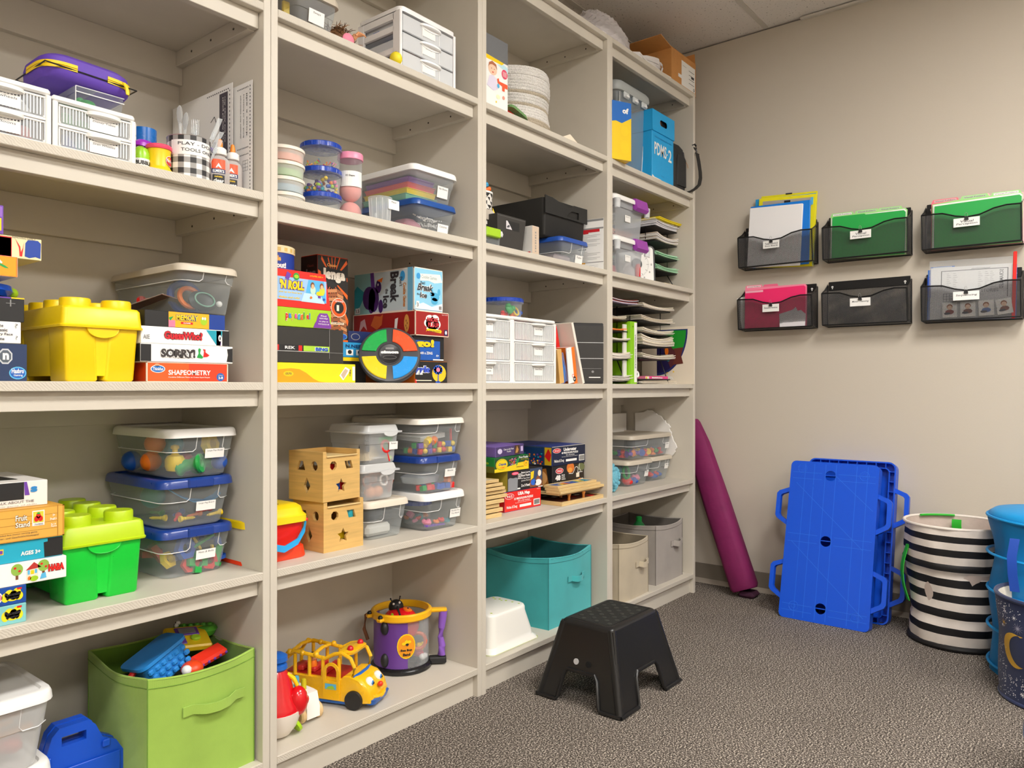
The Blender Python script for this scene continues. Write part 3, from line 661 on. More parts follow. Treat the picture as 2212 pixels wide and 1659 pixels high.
# ---- shelf three, left stack
YS = 1.664
A = gbox('dark blue box with silver badge and blue oval, lowest of the left stack', .33, .563, YS, .27, Z3, 1.1005, M('#1d2c4c', .45), M('#22365c', .45), None, edge=None)
A.ell('F', .93-.0, .22, .055*1.15, .17, SKY, 1); A.ell('F', .93, .22, .055, .14, M('#1c5fb8', .4), 2); A.txt('F', 'Hasbro', .885, .21, .975, .34, W, 3, .03); A.txt('F', 'Gaming', .90, .12, .965, .19, W, 3, .01)
oc = [(.84+.055*math.cos(R(22.5+45*i)), .66+.22*math.sin(R(22.5+45*i))) for i in range(8)]; A.poly('F', oc, M('#c8ccd2', .3), 1); A.poly('F', [((x-.84)*.8+.84, (y-.66)*.8+.66) for x, y in oc], M('#56606c', .4), 2); A.txt('F', 'n', .82, .57, .865, .75, W, 4, .05); A.done()
A = gbox('white game box printed The Classic Mystery Face Game', .33, .553, YS+.002, .26, 1.101, 1.143, W, None)
for i, t in enumerate(('The', 'Classic', 'Mystery Face', 'Game')): wd = .016*len(t); A.txt('F', t, .84-wd/2, .74-.2*i, .84+wd/2, .88-.2*i, INK)
A.txt('F', '?', .95, .72, .975, .92, GRY, 3, 0); A.txt('F', '?', .955, .18, .975, .36, GRY, 3, 0); A.done()
A = gbox('worn black game box under the blue oval toy', .335, .560, YS+.006, .26, 1.1435, 1.1905, K, None); A.rect('F', .0, .95, 1, 1, YEL, .6); A.rect('F', .2, .95, .9, 1, PUR, .7); A.rect('F', .89, .62, .9, .9, GRY, .7); A.rect('F', .86, .74, .93, .76, GRY, .7); A.done()
T = thing('oval_game', 'glossy blue oval plastic toy with lime end, on the black box', 'toy', (.47, 1.75, 1.191)); g = G()
g.lathe([(.04, 0), (.08, .004), (.088, .015), (.085, .026), (.05, .032), (.01, .0335)], M('#1150c4', .2, None, 0, .5, .3, .4), 36, (0, 0), True, True, 1.06, .95); g.build('shell', T)
g = G(); g.T = Matrix.Translation((.0915, 0, .015)); g.ball((0, 0, 0), .013, LIM, 12, 8, .9, 1.6); g.build('lime_end', T)
A = gbox('orange box with green sticker tilting on the blue oval toy', .33, .546, 1.662, .22, 1.229, 1.268, W, ORG, None); A.rect('F', 0, .03, .985, .96, M('#f6a014', .4), 1); A.poly('F', [(.86, .62), (.9, .52), (.93, .40), (.9, .40), (.86, .5)], GRN, 2); A.poly('F', [(.84, .75), (.87, .60), (.88, .66), (.86, .78)], W, 2); A.done()
T = thing('box_prop', 'low white carton hidden behind, carrying the orange box', 'carton', (.36, 1.80, 1.2235)); g = G(); g.box(0, .16, 0, .1, 0, .005, W); g.build('carton', T)
A = gbox('red, cream and blue clothespin game box with torn corner', .37, .593, 1.678, .25, 1.2685, 1.3105, M('#e6d39a', .5), M('#e9dcae', .5))
A.rect('F', 0, .02, .765, .95, RED, 1); A.rect('F', .66, .05, .76, .9, RED, 1); A.poly('F', [(.865, .12), (.90, .06), (.95, .14), (.99, .08), (.993, .8), (.97, .92), (.89, .9), (.87, .74)], M('#1440a0', .4), 1)
A.poly('F', [(.79, .9), (.82, .5), (.825, .1), (.845, .1), (.86, .8), (.85, .5), (.835, .3), (.83, .55)], RED, 2); A.txt('F', 'REMOVING SAFELY', .77, .91, .95, .99, INK, 2, 0); A.done()
A = gbox('purple and yellow box standing on top of the left stack', .40, .5275, 1.68, .08, 1.3115, 1.367, PUR, PUR, None); A.rect('F', .8, .12, .97, .55, YEL, 1); A.rect('F', .85, .6, .98, .95, M('#8f62c4', .4), 1); A.txt('F', 'JR', .84, .36, .95, .5, ORG, 2); A.done()

def stud_bin(label, x0, x1, y0, d, z0, h, bm, lm, lidh=.038, sh=.02):
    """brick shaped bucket: posts, recessed panels, feet, overhanging lid with eight studs"""
    T = thing('brick_bin', label, 'toy bin', (x0, y0, z0)); w_ = x1-x0; hb = h-lidh-sh; i = .008; t = .006
    g = G()
    g.loft([(.012, w_/2-i-t-.003, d/2-i-t-.003, .012, w_/2, d/2), (hb, w_/2-i-.003, d/2-i-.003, .012, w_/2, d/2)], bm, 4)
    def post(cx, cy, hx, hy): g.loft([(0, hx-.003, hy-.003, .006, cx[0], cy[0]), (.004, hx, hy, .008, cx[0], cy[0]), (hb, hx, hy, .008, cx[1], cy[1])], bm, 4)
    pw, pd = w_*.19, d*.13
    for sx in (0, 1):
        for sy in (0, 1):
            fx = lambda e: (e+pw) if sx == 0 else (w_-e-pw); fy = lambda e: (e+pd) if sy == 0 else (d-e-pd)
            post((fx(i+t), fx(i)), (fy(i+t), fy(i)), pw, pd)
    g.build('bucket', T)
    g = G(); n = 14; pts = [(w_*.5+w_*.19*math.cos(R(180+180*k/n)), hb+.0-.022*abs(math.sin(R(180*k/n)))**.8) for k in range(n+1)]
    g.prism(pts, i-.004, i+.012, bm, 'y'); g.tube([(p[0], i-.004, p[1]) for p in pts], .001, bm, 5); g.build('grip_lip', T)
    g = G(); g.loft([(hb-.002, w_/2, d/2, .01, w_/2, d/2), (hb+.002, w_/2+.001, d/2+.001, .011, w_/2, d/2), (hb+.004, w_/2-.0015, d/2-.0015, .01, w_/2, d/2), (hb+lidh-.005, w_/2-.004, d/2-.004, .01, w_/2, d/2), (hb+lidh, w_/2-.008, d/2-.008, .01, w_/2, d/2)], lm, 4); g.build('lid', T)
    for a in range(2):
        for b in range(4):
            g = G(); g.lathe([(.0295, 0), (.0295, sh-.003), (.0275, sh), (.025, sh)], lm, 28)
            o = g.build('stud', T); o.location = (w_*(.25+.5*a), d*(.125+.25*b), hb+lidh-.0005)
    return T
stud_bin('yellow brick-shaped toy bin with studded lid, left of the game stack', .624, .790, 1.664, .33, Z3, .1745, M('#f5d20d', .35), M('#f5d20d', .35), .042, .0185)

# game stack under the taupe-lidded bin
A = gbox('orange shape game box, lowest of the stack beside the yellow bin', .798, .993, 1.67, .2, Z3, 1.0725, M('#d9440f', .45), M('#ee5a1c', .45), M('#c2390f', .45), edge=CRM)
A.rect('F', .5, .03, .98, .97, M('#e2401b', .45), .6); A.ell('F', .13, .66, .085, .2, W, 1); A.ell('F', .13, .66, .075, .165, M('#1c6fc0', .4), 2); A.txt('F', 'Thinkfun', .07, .58, .19, .74, W, 3, .02); A.ell('F', .12, .86, .03, .07, M('#d9a079', .5), 2)
A.txt('F', 'SHAPEOMETRY', .25, .36, .77, .62, W, 3, .025, .0); A.txt('F', 'Combine Different Pieces to Create Equal Shapes', .25, .2, .76, .28, W, 3, .01)
A.ell('F', .90, .27, .052, .22, M('#1a5fb0', .4), 1); A.txt('F', '2-8', .87, .16, .93, .30, W, 3, .03); A.txt('F', 'GRADES', .87, .34, .93, .39, W, 3, .0); A.ell('L', .55, .4, .08, .2, NVY, 1); A.done()
A = gbox('white game box printed SORRY! with green and red pawns', .785, 1.006, 1.67, .26, 1.0730, 1.1135, W, None, K)
A.rect('F', 0, .04, .105, .96, K, 1); A.poly('F', [(.93, .85), (.995, .9), (.995, .08), (.925, .1), (.94, .5)], K, 1); A.out('F', 'SORRY!', .20, .24, .57, .78, M('#3b3636', .5), W, 3, .10, .05); A.out('F', 'SORRY!', .20, .24, .57, .78, M('#3b3636', .5), M('#2a2626', .5), 2, .13, .05)
A.poly('F', [(.585, .30), (.645, .25), (.655, .34), (.62, .55), (.63, .78), (.61, .85), (.60, .75), (.605, .55)], GRN, 2); A.poly('F', [(.65, .8), (.665, .7), (.66, .5), (.655, .34), (.70, .36), (.725, .45), (.68, .62), (.68, .78)], RED, 3); A.done()
A = gbox('white game box printed Guess Who with red lettering', .787, .997, 1.672, .26, 1.1140, 1.1520, W, None, W)
A.out('F', 'GuessWho?', .24, .26, .68, .80, M('#d0202e', .4), M('#3a2226', .5), 3, .06, .05); A.txt('F', 'AIE', .02, .25, .09, .5, GRY, 2); A.poly('F', [(.72, .96), (.92, .96), (.89, .04), (.845, .04)], M('#1aa0b6', .4), 1); A.rect('F', .845, .04, .90, .95, M('#9a7fc4', .5), 1); A.ell('F', .885, .5, .018, .2, W, 2); A.ell('F', .887, .48, .008, .1, INK, 3); A.rect('F', .915, .02, 1, .97, K, 2); A.done()
A = gbox('yellow and blue matching game box printed MEMORY under the taupe-lidded bin', .797, .988, 1.676, .26, 1.1525, 1.1885, K, None, K)
A.rect('F', .28, .02, .79, .98, M('#f0b21c', .4), 1); A.rect('F', .28, .02, .36, .45, PNK, 1.5); A.rect('F', .79, .02, 1, .98, M('#123c94', .4), 1); A.out('F', 'MEMORY', .37, .46, .65, .84, YEL, M('#164a9c', .4), 3, .07, .04); A.rect('F', .43, .24, .58, .38, RED, 2); A.txt('F', 'GAME', .46, .27, .55, .35, W, 3); A.ell('F', .72, .5, .045, .26, LIM, 2); A.ell('F', .705, .68, .012, .1, W, 3); A.ell('F', .735, .68, .012, .1, W, 3); A.poly('F', [(.28, .6), (.34, .7), (.30, .4)], GRN, 2); A.done()
clearbin('large clear bin with taupe lid holding swim goggles, on the game stack', .876, 1.036, 1.682, 2.045, 1.189, .116, TLID, .014, .012, tag=None, r=.02, step=.75)
w_ = 'inside the taupe-lidded bin on the game stack'
T = thing('swim_mask', 'dark swim mask with pale lens lying inside the taupe-lidded bin', 'mask', (.965, 1.735, 1.225), 0, None, (R(70), 0, R(8)))
g = G(); g.lathe([(.036, -.006), (.038, 0), (.03, .008), (.026, .006)], M('#24302e', .4), 20, (0, 0), True, True, 1, .7); g.build('mask_frame', T); g = G(); g.tube([(.027*math.cos(R(20*i)), .018*math.sin(R(20*i)), .009) for i in range(18)], .002, M('#7fb39a', .3), 6, True); g.build('lens_rim', T)
piece('ball', 'white', (.998, 1.718, 1.219), .015, (0, 0, 0), w_); piece('ring', 'orange', (.94, 1.75, 1.232), .05, (70, 0, 0), w_); piece('ring', 'blue', (.95, 1.79, 1.235), .075, (75, 0, 0), w_); piece('blob', 'red', (.915, 1.90, 1.225), .05, (0, 0, 0), w_)
g = G(); g.box(-.055, .055, -.09, .09, -.001, .001, M('#8c6a5a', .5)); 
for k in range(9): g.box(-.05, .05, -.08+.018*k, -.08+.018*k+.008, .001, .0014, [RED, TEAL, YEL, K][k % 4])
g.box(-.055, -.052, -.09, .09, .001, .0016, W); solo(g, 'booklet', 'colourful printed booklet leaning inside the taupe-lidded bin', 'booklet', (.925, 1.84, 1.214), 0, None, (R(-6), R(12), 0))

# ---- shelf two
YS = 1.664
for nm, z0, z1, m in (('pale teal game box with yellow cloud logo, lowest of its stack', Z2, .5985, M('#7fc4c6', .45)), ('royal blue game box with yellow cloud logo, second from the bottom', .599, .6335, M('#10489e', .4))):
    A = gbox(nm, .33, .5625, YS, .22, z0, z1, m, None, group='cloud logo boxes')
    for q in ((.845, .45, .028, .26), (.875, .6, .035, .25), (.905, .52, .03, .26), (.93, .65, .03, .25), (.945, .45, .03, .24), (.90, .42, .05, .22)): A.ell('F', *q, M('#f0dc1e', .4), 1)
    A.txt('F', 'Peaceable', .84, .5, .955, .68, INK, 3, 0); A.txt('F', 'Kingdom', .85, .3, .945, .46, INK, 3, 0); A.rect('F', .93, .8, .965, .9, RED, 2)
    if z0 > .58: A.ell('F', .795, .5, .03, .3, W, 1); A.ell('F', .795, .5, .024, .22, PNK, 2)
    A.done()
A = gbox('white game box with little red-roofed house and trees', .34, .6345, YS, .24, .634, .6775, W, None)
A.out('F', 'HABA', .885, .38, .985, .72, M('#e0241d', .4), M('#5a1f1a', .5), 3, .05, .06)
def tree(u, v): A.rect('F', u-.008, v-.32, u+.008, v, BRN, 1); A.ell('F', u, v+.12, .035, .26, M('#8fb84a', .5), 2); A.ell('F', u-.012, v+.2, .008, .05, RED, 3); A.ell('F', u+.014, v+.05, .008, .05, RED, 3)
A.rect('F', .755, .14, .825, .62, CRM, 1); A.poly('F', [(.75, .60), (.80, .93), (.845, .66)], M('#b8302a', .5), 2); A.rect('F', .762, .40, .775, .6, SKY, 2); A.rect('F', .805, .42, .818, .6, SKY, 2); A.rect('F', .78, .4, .80, .58, YEL, 2); A.ell('F', .80, .2, .025, .12, LIM, 3); A.ell('F', .772, .24, .01, .09, ORG, 3)
tree(.857, .60); tree(.70, .58); A.poly('F', [(.835, .12), (.875, .14), (.87, .4), (.845, .35)], SKY, 2); A.done()
A = gbox('turquoise game box printed AGES 3+ with torn black end', .34, .6295, YS+.006, .24, .6780, .7180, M('#1ea7c4', .4), None, K)
A.poly('F', [(.895, .95), (.905, .95), (.905, .8), (.88, .78), (.885, .04), (1, .04), (1, .95)], K, 1); A.txt('F', 'AGES 3+', .74, .28, .86, .48, W, 3, .04); A.rect('F', .60, .45, .64, .72, YEL, 1); A.rect('F', .605, .5, .635, .66, PUR, 2); A.done()
A = gbox('wood-grain printed fruit stand game box with strawberry picture', .34, .6310, YS+.002, .24, .7185, .7805, M('#dfa540', .5), M('#e3ab48', .5), M('#d69b38', .5), None, edge=M('#c98f30', .5))
for v in (.28, .5, .74): A.rect('F', 0, v, .955, v+.012, M('#a87222', .5), 1)
A.rect('F', .955, 0, .96, 1, M('#a87222', .5), 1); A.out('F', 'Fruit', .70, .62, .77, .82, M('#fff6e0', .5), M('#7a4a20', .5), 3, .05); A.out('F', 'Stand', .70, .42, .785, .60, M('#fff6e0', .5), M('#7a4a20', .5), 3, .05)
A.rect('F', .80, .42, .875, .90, W, 2); A.rect('F', .806, .52, .869, .87, M('#d8cf3a', .5), 3); A.ell('F', .837, .74, .014, .09, RED, 4); A.ell('F', .825, .64, .014, .09, RED, 4); A.ell('F', .85, .64, .014, .09, RED, 4); A.ell('F', .837, .81, .01, .03, GRN, 5); A.txt('F', 'STRAWBERRIES', .812, .44, .866, .49, INK, 4, 0)
A.txt('F', '3+', .925, .66, .94, .74, W, 3); A.txt('F', 'PreK+', .91, .54, .95, .62, W, 3); A.txt('F', 'For 1-4', .915, .38, .945, .44, W, 3); A.txt('F', 'Players', .915, .31, .95, .37, W, 3); A.txt('F', 'A guided fine motor sorting game', .58, .20, .83, .26, INK, 3, 0); A.txt('F', 'Sortier- und Geschicklichkeitsspiel', .58, .10, .84, .17, INK, 3, 0); A.done()
A = gbox('crushed white box with black flap and blue letters, top of its stack', .36, .609, 1.69, .22, .781, .831, M('#e8e4df', .5), None, M('#5a5550', .6))
A.rect('F', 0, .3, .83, .98, K, 1); A.poly('F', [(.83, .98), (.85, .98), (.87, .45), (.835, .45)], PUR, 1.5); A.txt('F', 's', .875, .55, .925, .78, M('#2c86c8', .4), 3, .05); A.txt('F', 'KIDS TALK ABOUT THE', .55, .16, .90, .26, INK, 3, 0); A.txt('F', 'reproducible game of skills', .5, .04, .92, .1, GRY, 3, 0)
A.poly('T', [(.02, .05), (.5, .1), (.6, .7), (.1, .8)], M('#8a7468', .5), 1); A.poly('T', [(.4, .3), (.85, .2), (.8, .8), (.5, .9)], K, 2); A.done()
stud_bin('green brick-shaped toy bin with lime studded lid', .637, .815, 1.700, .33, Z2, .1835, M('#12c93a', .3), M('#b6d412', .35), .040, .022)
WB = [(.879, 1.068, 1.735, 2.045, .7990, .1175, WLID, ['Large Pop Beads'], 'clear bin with white lid labelled Large Pop Beads', False),
      (.861, 1.058, 1.735, 2.045, .6805, .1175, BLID, ['Large Peg Board'], 'clear bin with blue lid labelled Large Peg Board', True),
      (.861, 1.058, 1.735, 2.045, Z2+.0005, .1180, BLID, ['Nuts & Bolts'], 'clear bin with blue lid labelled Nuts & Bolts', True)]
for x0, x1, y0, y1, z0, h, lm, tg, lb, lt in WB: clearbin(lb, x0, x1, y0, y1, z0, h, lm, .017, .014, tag=tg, tagat=(.050, .023, (.004 if z0 > .7 else -.004), .44 if z0 > .7 else .36), latch=lt, group='shoebox bins in the first bookcase')
w_ = 'in the white-lidded Large Pop Beads bin'
for kd, cn, x, y, z, s, r_ in (('spool bead', 'green', .955, 1.775, .827, .046, (80, 0, 40)), ('spool bead', 'green', 1.0, 1.80, .826, .044, (0, 85, 30)), ('pop bead', 'yellow', .930, 1.80, .833, .046, (0, 0, 0)), ('ball', 'blue', 1.032, 1.775, .829, .040, (0, 0, 0)), ('nut', 'yellow', 1.015, 1.79, .872, .048, (80, 0, 30)), ('pop bead', 'red', .985, 1.85, .828, .042, (90, 0, 0)),
                               ('ball', 'orange', .91, 1.88, .832, .05, (0, 0, 0)), ('ball', 'orange', .915, 1.87, .876, .05, (0, 0, 0)), ('ball', 'teal', .965, 1.88, .87, .055, (0, 0, 0)), ('ball', 'blue', .90, 1.96, .83, .05, (0, 0, 0)), ('ball', 'blue', 1.0, 1.92, .832, .05, (0, 0, 0)), ('ball', 'teal', .96, 1.94, .832, .05, (0, 0, 0))): piece(kd, cn, (x, y, z), s, r_, w_)
w_ = 'in the blue-lidded Large Peg Board bin'
for kd, cn, x, y, z, s, r_ in (('peg', 'yellow', .945, 1.772, .698, .016, (0, -88, 4)), ('peg', 'yellow', 1.018, 1.772, .701, .016, (0, 84, 2)), ('peg', 'red', .935, 1.80, .698, .016, (0, 80, 50)), ('peg', 'orange', .985, 1.81, .698, .016, (0, 85, 10)), ('peg', 'red', 1.01, 1.81, .706, .016, (0, 80, -5)), ('peg', 'yellow', .905, 1.83, .698, .016, (90, 0, 40)), ('peg', 'blue', .97, 1.86, .698, .016, (0, 85, 30)), ('peg', 'green', .94, 1.91, .698, .016, (90, 0, 20)), ('ball', 'teal', .925, 1.90, .742, .06, (0, 0, 0))): piece(kd, cn, (x, y, z), s, r_, w_)
g = G(); g.strip([(.905, 1.80, .775), (.935, 1.79, .753), (.965, 1.785, .738), (1.0, 1.785, .733), (1.03, 1.79, .742), (1.045, 1.80, .75)], (0, .02, .006), .002, M('#2e9bd6', .4)); solo(g, 'lacing_strap', 'light blue curved strap inside the blue-lidded Large Peg Board bin', 'strap')
w_ = 'in the blue-lidded Nuts & Bolts bin'
for kd, cn, x, y, z, s, r_ in (('nut', 'blue', .942, 1.775, .625, .045, (80, 0, 15)), ('nut', 'red', .955, 1.775, .585, .036, (75, 0, 0)), ('cross nut', 'green', .968, 1.766, .588, .04, (80, 10, 5)), ('nut', 'red', 1.0, 1.772, .588, .040, (80, 15, 5)), ('bar', 'yellow', .972, 1.785, .640, .025, (0, 60, 0)), ('bar', 'green', .99, 1.778, .636, .026, (0, -25, 0)), ('bar', 'red', 1.01, 1.79, .640, .018, (0, -25, 0)), ('bar', 'yellow', 1.018, 1.775, .60, .02, (0, 75, 0)), ('bolt', 'green', 1.027, 1.775, .595, .028, (0, 15, 0)), ('bolt', 'blue', 1.036, 1.785, .61, .03, (0, -8, 0)), ('bolt', 'blue', 1.015, 1.80, .635, .02, (0, 90, 0)), ('nut', 'yellow', .912, 1.80, .598, .035, (60, 0, 30)), ('nut', 'red', .905, 1.84, .61, .045, (60, 0, 80)), ('nut', 'red', .92, 1.90, .60, .045, (0, 0, 80)), ('cross nut', 'blue', .97, 1.85, .59, .045, (0, 0, 0)), ('nut', 'green', 1.01, 1.87, .59, .045, (10, 0, 0))): piece(kd, cn, (x, y, z), s, r_, w_)

# ---- bottom shelf
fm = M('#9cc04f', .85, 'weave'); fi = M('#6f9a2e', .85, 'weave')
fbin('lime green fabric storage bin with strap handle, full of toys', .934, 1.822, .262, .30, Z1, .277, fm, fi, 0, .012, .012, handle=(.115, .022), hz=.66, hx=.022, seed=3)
T = thing('castle_toy', 'blue basket-weave plastic toy with red arched handle, in the lime bin', 'toy', (.905, 1.80, .325), 0, None, (R(-8), R(-22), R(10)))
bt = M('#2a87d6', .35); g = G(); g.loft([(0, .05, .035, .02), (.03, .055, .04, .02), (.055, .058, .042, .02), (.06, .066, .048, .02), (.068, .066, .048, .02)], bt, 5)
for i in range(6):
    for j in range(3): g.box(-.052+.018*i+.005*(j % 2), -.052+.018*i+.005*(j % 2)+.014, -.045, -.036, .004+.017*j, .004+.017*j+.013, bt, .003)
g.build('basket_body', T)
g = G(); g.tube([(-.055+.0*i-.035*math.sin(R(15*i)), 0, .055-.09*(1-math.cos(R(15*i)))/2) for i in range(13)], .007, RED, 8); g.build('handle', T)
T = thing('learning_toy', 'yellow toy with purple window and green button, in the lime bin', 'toy', (.985, 1.845, .372), 0, None, (R(18), R(6), R(-12)))
g = G(); g.box(-.05, .05, -.045, .045, 0, .018, M('#e7c31a', .35), .004); g.build('body', T); g = G(); g.box(-.028, .028, .0, .034, .018, .021, PUR, .002); g.box(-.02, .02, .006, .028, .021, .022, GRY, 0); g.box(-.04, -.01, -.035, -.012, .018, .021, PUR, .002); g.build('window', T); g = G(); g.lathe([(.011, .018), (.012, .022), (.008, .025)], LIM, 16, (.014, -.014)); g.build('button', T)
T = thing('crocodile_toy', 'green crocodile toy lying against the back of the lime bin', 'toy', (1.025, 1.885, .372), -38)
g = G(); gc = M('#4ea32c', .4); g.loft([(0, .05, .022, .02), (.014, .058, .026, .02), (.024, .05, .02, .018)], gc, 4)
for i in range(6): g.ball((-.04+.016*i, 0, .024), .007, gc, 8, 5)
g.build('body', T); g = G()
for s_ in (-.01, .01): g.ball((-.04, s_, .03), .006, W, 8, 5); g.ball((-.044, s_, .031), .003, K, 8, 5)
g.build('eyes', T)
g = G(); g.box(-.045, .045, -.02, .02, 0, .02, M('#e0301c', .4), .006)
for i in range(5): g.ball((-.035+.018*i, -.02, .012), .004, PUR, 8, 5)
solo(g, 'dotted_bar', 'red toy bar with purple dots at the front of the lime bin', 'toy', (1.0, 1.77, .342), 12, None, (R(20), R(-8), R(12)))
g = G(); g.ball((0, 0, 0), .026, M('#e8481c', .4), 16, 10, .7); g.ball((-.02, -.012, .004), .012, W, 10, 6); solo(g, 'toy_bird', 'orange and white toy tucked beside the blue basket toy', 'toy', (.945, 1.745, .34))
g = G(); g.box(.84, 1.03, 1.72, 1.94, Z1+.01, .31, M('#57604a', .8), .02); solo(g, 'toy_bag', 'dark cloth bag filling the lower part of the lime bin', 'bag')
clearbin('frosted bin with white lid at the left frame edge, upper of two', .34, .626, 1.68, 1.95, .2545, .154, WLID, .018, .016, FROST, group='frosted bins at the left edge', r=.03, step=.62)
clearbin('frosted bin with white lid at the left frame edge, lower of two', .345, .630, 1.70, 1.96, Z1+.0005, .159, WLID, .018, .016, FROST, group='frosted bins at the left edge', r=.03)
w_ = 'inside the upper frosted bin'
wo = M('#c58a4a', .5, 'wood')
for i, (x, z, cn) in enumerate(((.50, .30, 'red'), (.56, .295, 'red'), (.45, .30, 'red'))): piece('blob', cn, (x, 1.76, z), .06, (10*i, 30, 40*i), w_, M('#b5382f', .5))
for i, (x, z) in enumerate(((.52, .345), (.555, .328), (.47, .335), (.54, .362))): piece('bar', 'brown', (x, 1.735, z), .035, (0, -8+5*i, 3*i), w_, wo, 'wooden_bar', lab='brown wooden bar inside the upper frosted bin')
T = thing('plastic_case', 'blue hard plastic carrying case with handle, between bin and lime bin', 'case', (.70, 1.80, Z1)); bc = M('#1550c8', .3)
g = G(); n8 = [(-.105, 0), (.105, 0), (.105, .09), (.085, .125), (.055, .142), (.04, .175), (.025, .190), (-.035, .190), (-.05, .175), (-.06, .142), (-.085, .13), (-.105, .10)]
hole = [(.02, .148), (.02, .168), (-.03, .168), (-.03, .148)]
g.T = Matrix.Rotation(R(90), 4, 'X'); g.flat([n8, hole], bc, -.022, .02); g.flat([[(x*.985, y*.99) for x, y in n8], hole], bc, 0, .02); g.build('shell', T)
g = G(); g.box(-.09, .09, -.0265, -.0235, .02, .10, bc, .004)
for x in (-.06, .06): g.box(x-.008, x+.008, -.028, -.022, .118, .134, bc, .002)
g.build('latch', T)
# ================================================================ second bookcase
# ---- shelf five
clearbin('clear bin with beige lid labelled Swaps, on the second bookcase top shelf', 1.19, 1.345, 1.685, 2.03, Z5, .122, TLID, .018, .012, tag=['Swaps'], tagat=(.05, .036, -.025, .32), ridge=False, r=.018)
w_ = 'in the clear Swaps bin'
for kd, cn, x, y, z, s, r_ in (('plate', 'blue', 1.265, 1.80, 1.985, .05, (0, 4, 0)), ('bar', 'yellow', 1.215, 1.76, 2.01, .04, (0, 90, 80)), ('blob', 'yellow', 1.215, 1.88, 2.00, .07, (0, 0, 0)), ('plate', 'blue', 1.285, 1.74, 1.99, .03, (60, 0, 10))): piece(kd, cn, (x, y, z), s, r_, w_)
T = thing('doll', 'doll with tousled brown hair and pink bow lying behind the shelf edge', 'doll', (1.405, 1.775, Z5), 10)
sk = M('#e8a878', .5); hr = M('#7b5533', .6); g = G()
g.ball((0, 0, .045), .038, sk, 16, 10, 1.05); g.loft([(-.02+.03, .03, .05, .02, .02, .09), (.055, .026, .05, .02, .02, .09)], PNK, 4); g.ball((.0, -.038, .04), .006, sk, 8, 5); g.build('head', T)
g = G(); g.tube([(.03, .05, .055), (.055, .01, .075), (.062, -.012, .098)], [.010, .009, .008], sk, 8)
for k in range(4): g.tube([(.060+.003*k, -.012, .098), (.064+.004*k, -.02-.004*k, .106-.002*k), (.072+.002*k, -.024-.004*k, .105-.004*k)], [.0032, .003, .0022], sk, 6)
g.tube([(.06, -.008, .096), (.056, -.02, .096)], [.003, .0025], sk, 6); g.build('arm', T)
g = G(); rn = random.Random(5)
g.ball((-.004, .002, .05), .040, hr, 14, 9, 1.05)
hs = [hr, M('#9a6f45', .6), M('#5d3d22', .6)]
for k in range(170):
    a = rn.uniform(0, 6.28); e = rn.uniform(-.2, 1.4); x, y, z = math.cos(a)*math.cos(e), math.sin(a)*math.cos(e), math.sin(e)
    p = Vector((x*.041-.004, y*.041, z*.043+.05)); t = Vector((rn.uniform(-1, 1), rn.uniform(-1, .3), rn.uniform(-.9, .5))).normalized()*rn.uniform(.015, .032)
    g.tube([tuple(p), tuple(p+t*.5+Vector((x, y, z))*.006), tuple(p+t+Vector((x, y, z))*.004)], [.0011, .001, .0005], hs[k % 3], 4)
o = g.build('hair', T); o['kind'] = 'stuff'
g = G()
for sx in (-1, 1): g.T = Matrix.Translation((.012+sx*.026, -.048, .034-sx*.012)) @ Matrix.Rotation(R(20*sx), 4, 'Y'); g.ball((0, 0, 0), .024, M('#f08aa4', .6), 12, 8, .8, .4)
g.T = Matrix.Translation((.012, -.054, .034)); g.ball((0, 0, 0), .008, M('#e0708c', .6)); g.build('bow', T)
def tower():
    x0, x1, y0, d, z0, z1 = 1.548, 1.790, 1.668, .195, Z5+.0003, 2.158; w_, h = x1-x0, z1-z0
    T = thing('drawer_tower', 'large white three-drawer plastic tower on the second bookcase top shelf', 'drawer unit', (x0, y0, z0))
    fm = M('#f4f3f4', .3); g = G()
    g.loft([(h-.02, w_/2, d/2, .02, w_/2, d/2), (h-.006, w_/2, d/2, .02, w_/2, d/2), (h, w_/2-.008, d/2-.008, .02, w_/2, d/2)], fm, 5)
    g.box(0, w_, .004, d, 0, .008, fm, .002)
    for a in (0, w_-.010):
        g.box(a, a+.010, 0, .035, .004, h-.015, fm, .003); g.box(a, a+.010, d-.03, d, .004, h-.015, fm, .003)
        for k in (1, 2): g.box(a, a+.010, .03, d-.03, h*k/3-.012, h*k/3+.006, fm, .001)
        g.box(a, a+.01, .03, d-.03, h-.04, h-.018, fm)
    g.box(.01, w_-.01, d-.008, d, .008, h-.02, fm); g.build('frame', T)
    dh = (h-.028)/3; cp = CLR('#f2f5f8', .5, .22)
    for k in range(3):
        zb = .007+k*dh; D = thing('drawer', None, None, (.012, .002, zb)); D.parent = T; ww = w_-.024; hh = dh-.005
        g = G(); g.box(0, ww, 0, .004, 0, hh, cp, .002); g.box(.002, ww-.002, .004, d-.02, 0, .003, cp); g.box(.002, .004, .004, d-.02, 0, hh*.8, cp); g.box(ww-.004, ww-.002, .004, d-.02, 0, hh*.8, cp)
        for u in (.36, .70): g.box(ww*u-.001, ww*u+.001, -.0015, 0, .004, hh-.004, RIDGE)
        g.build('drawer_front', D)
        g = G(); pr = [(ww*.53+.045*math.cos(R(a)), -.016*math.sin(R(a))) for a in range(0, 181, 15)]; g.prism(pr, hh-.010, hh-.004, M('#fafafa', .25)); g.prism([(ww*.53+.045*math.cos(R(a)), hh-.005-.014*math.sin(R(a))) for a in range(0, 181, 15)], -.003, .0, M('#fafafa', .3), 'y'); g.build('handle', D)
        paper(D, ww*.37, -.0005, .012, .055, .026, ['Puppets', 'Dolls', 'Dress Up'][k:k+1], GRY)
tower()
w_ = 'inside the white three-drawer tower'
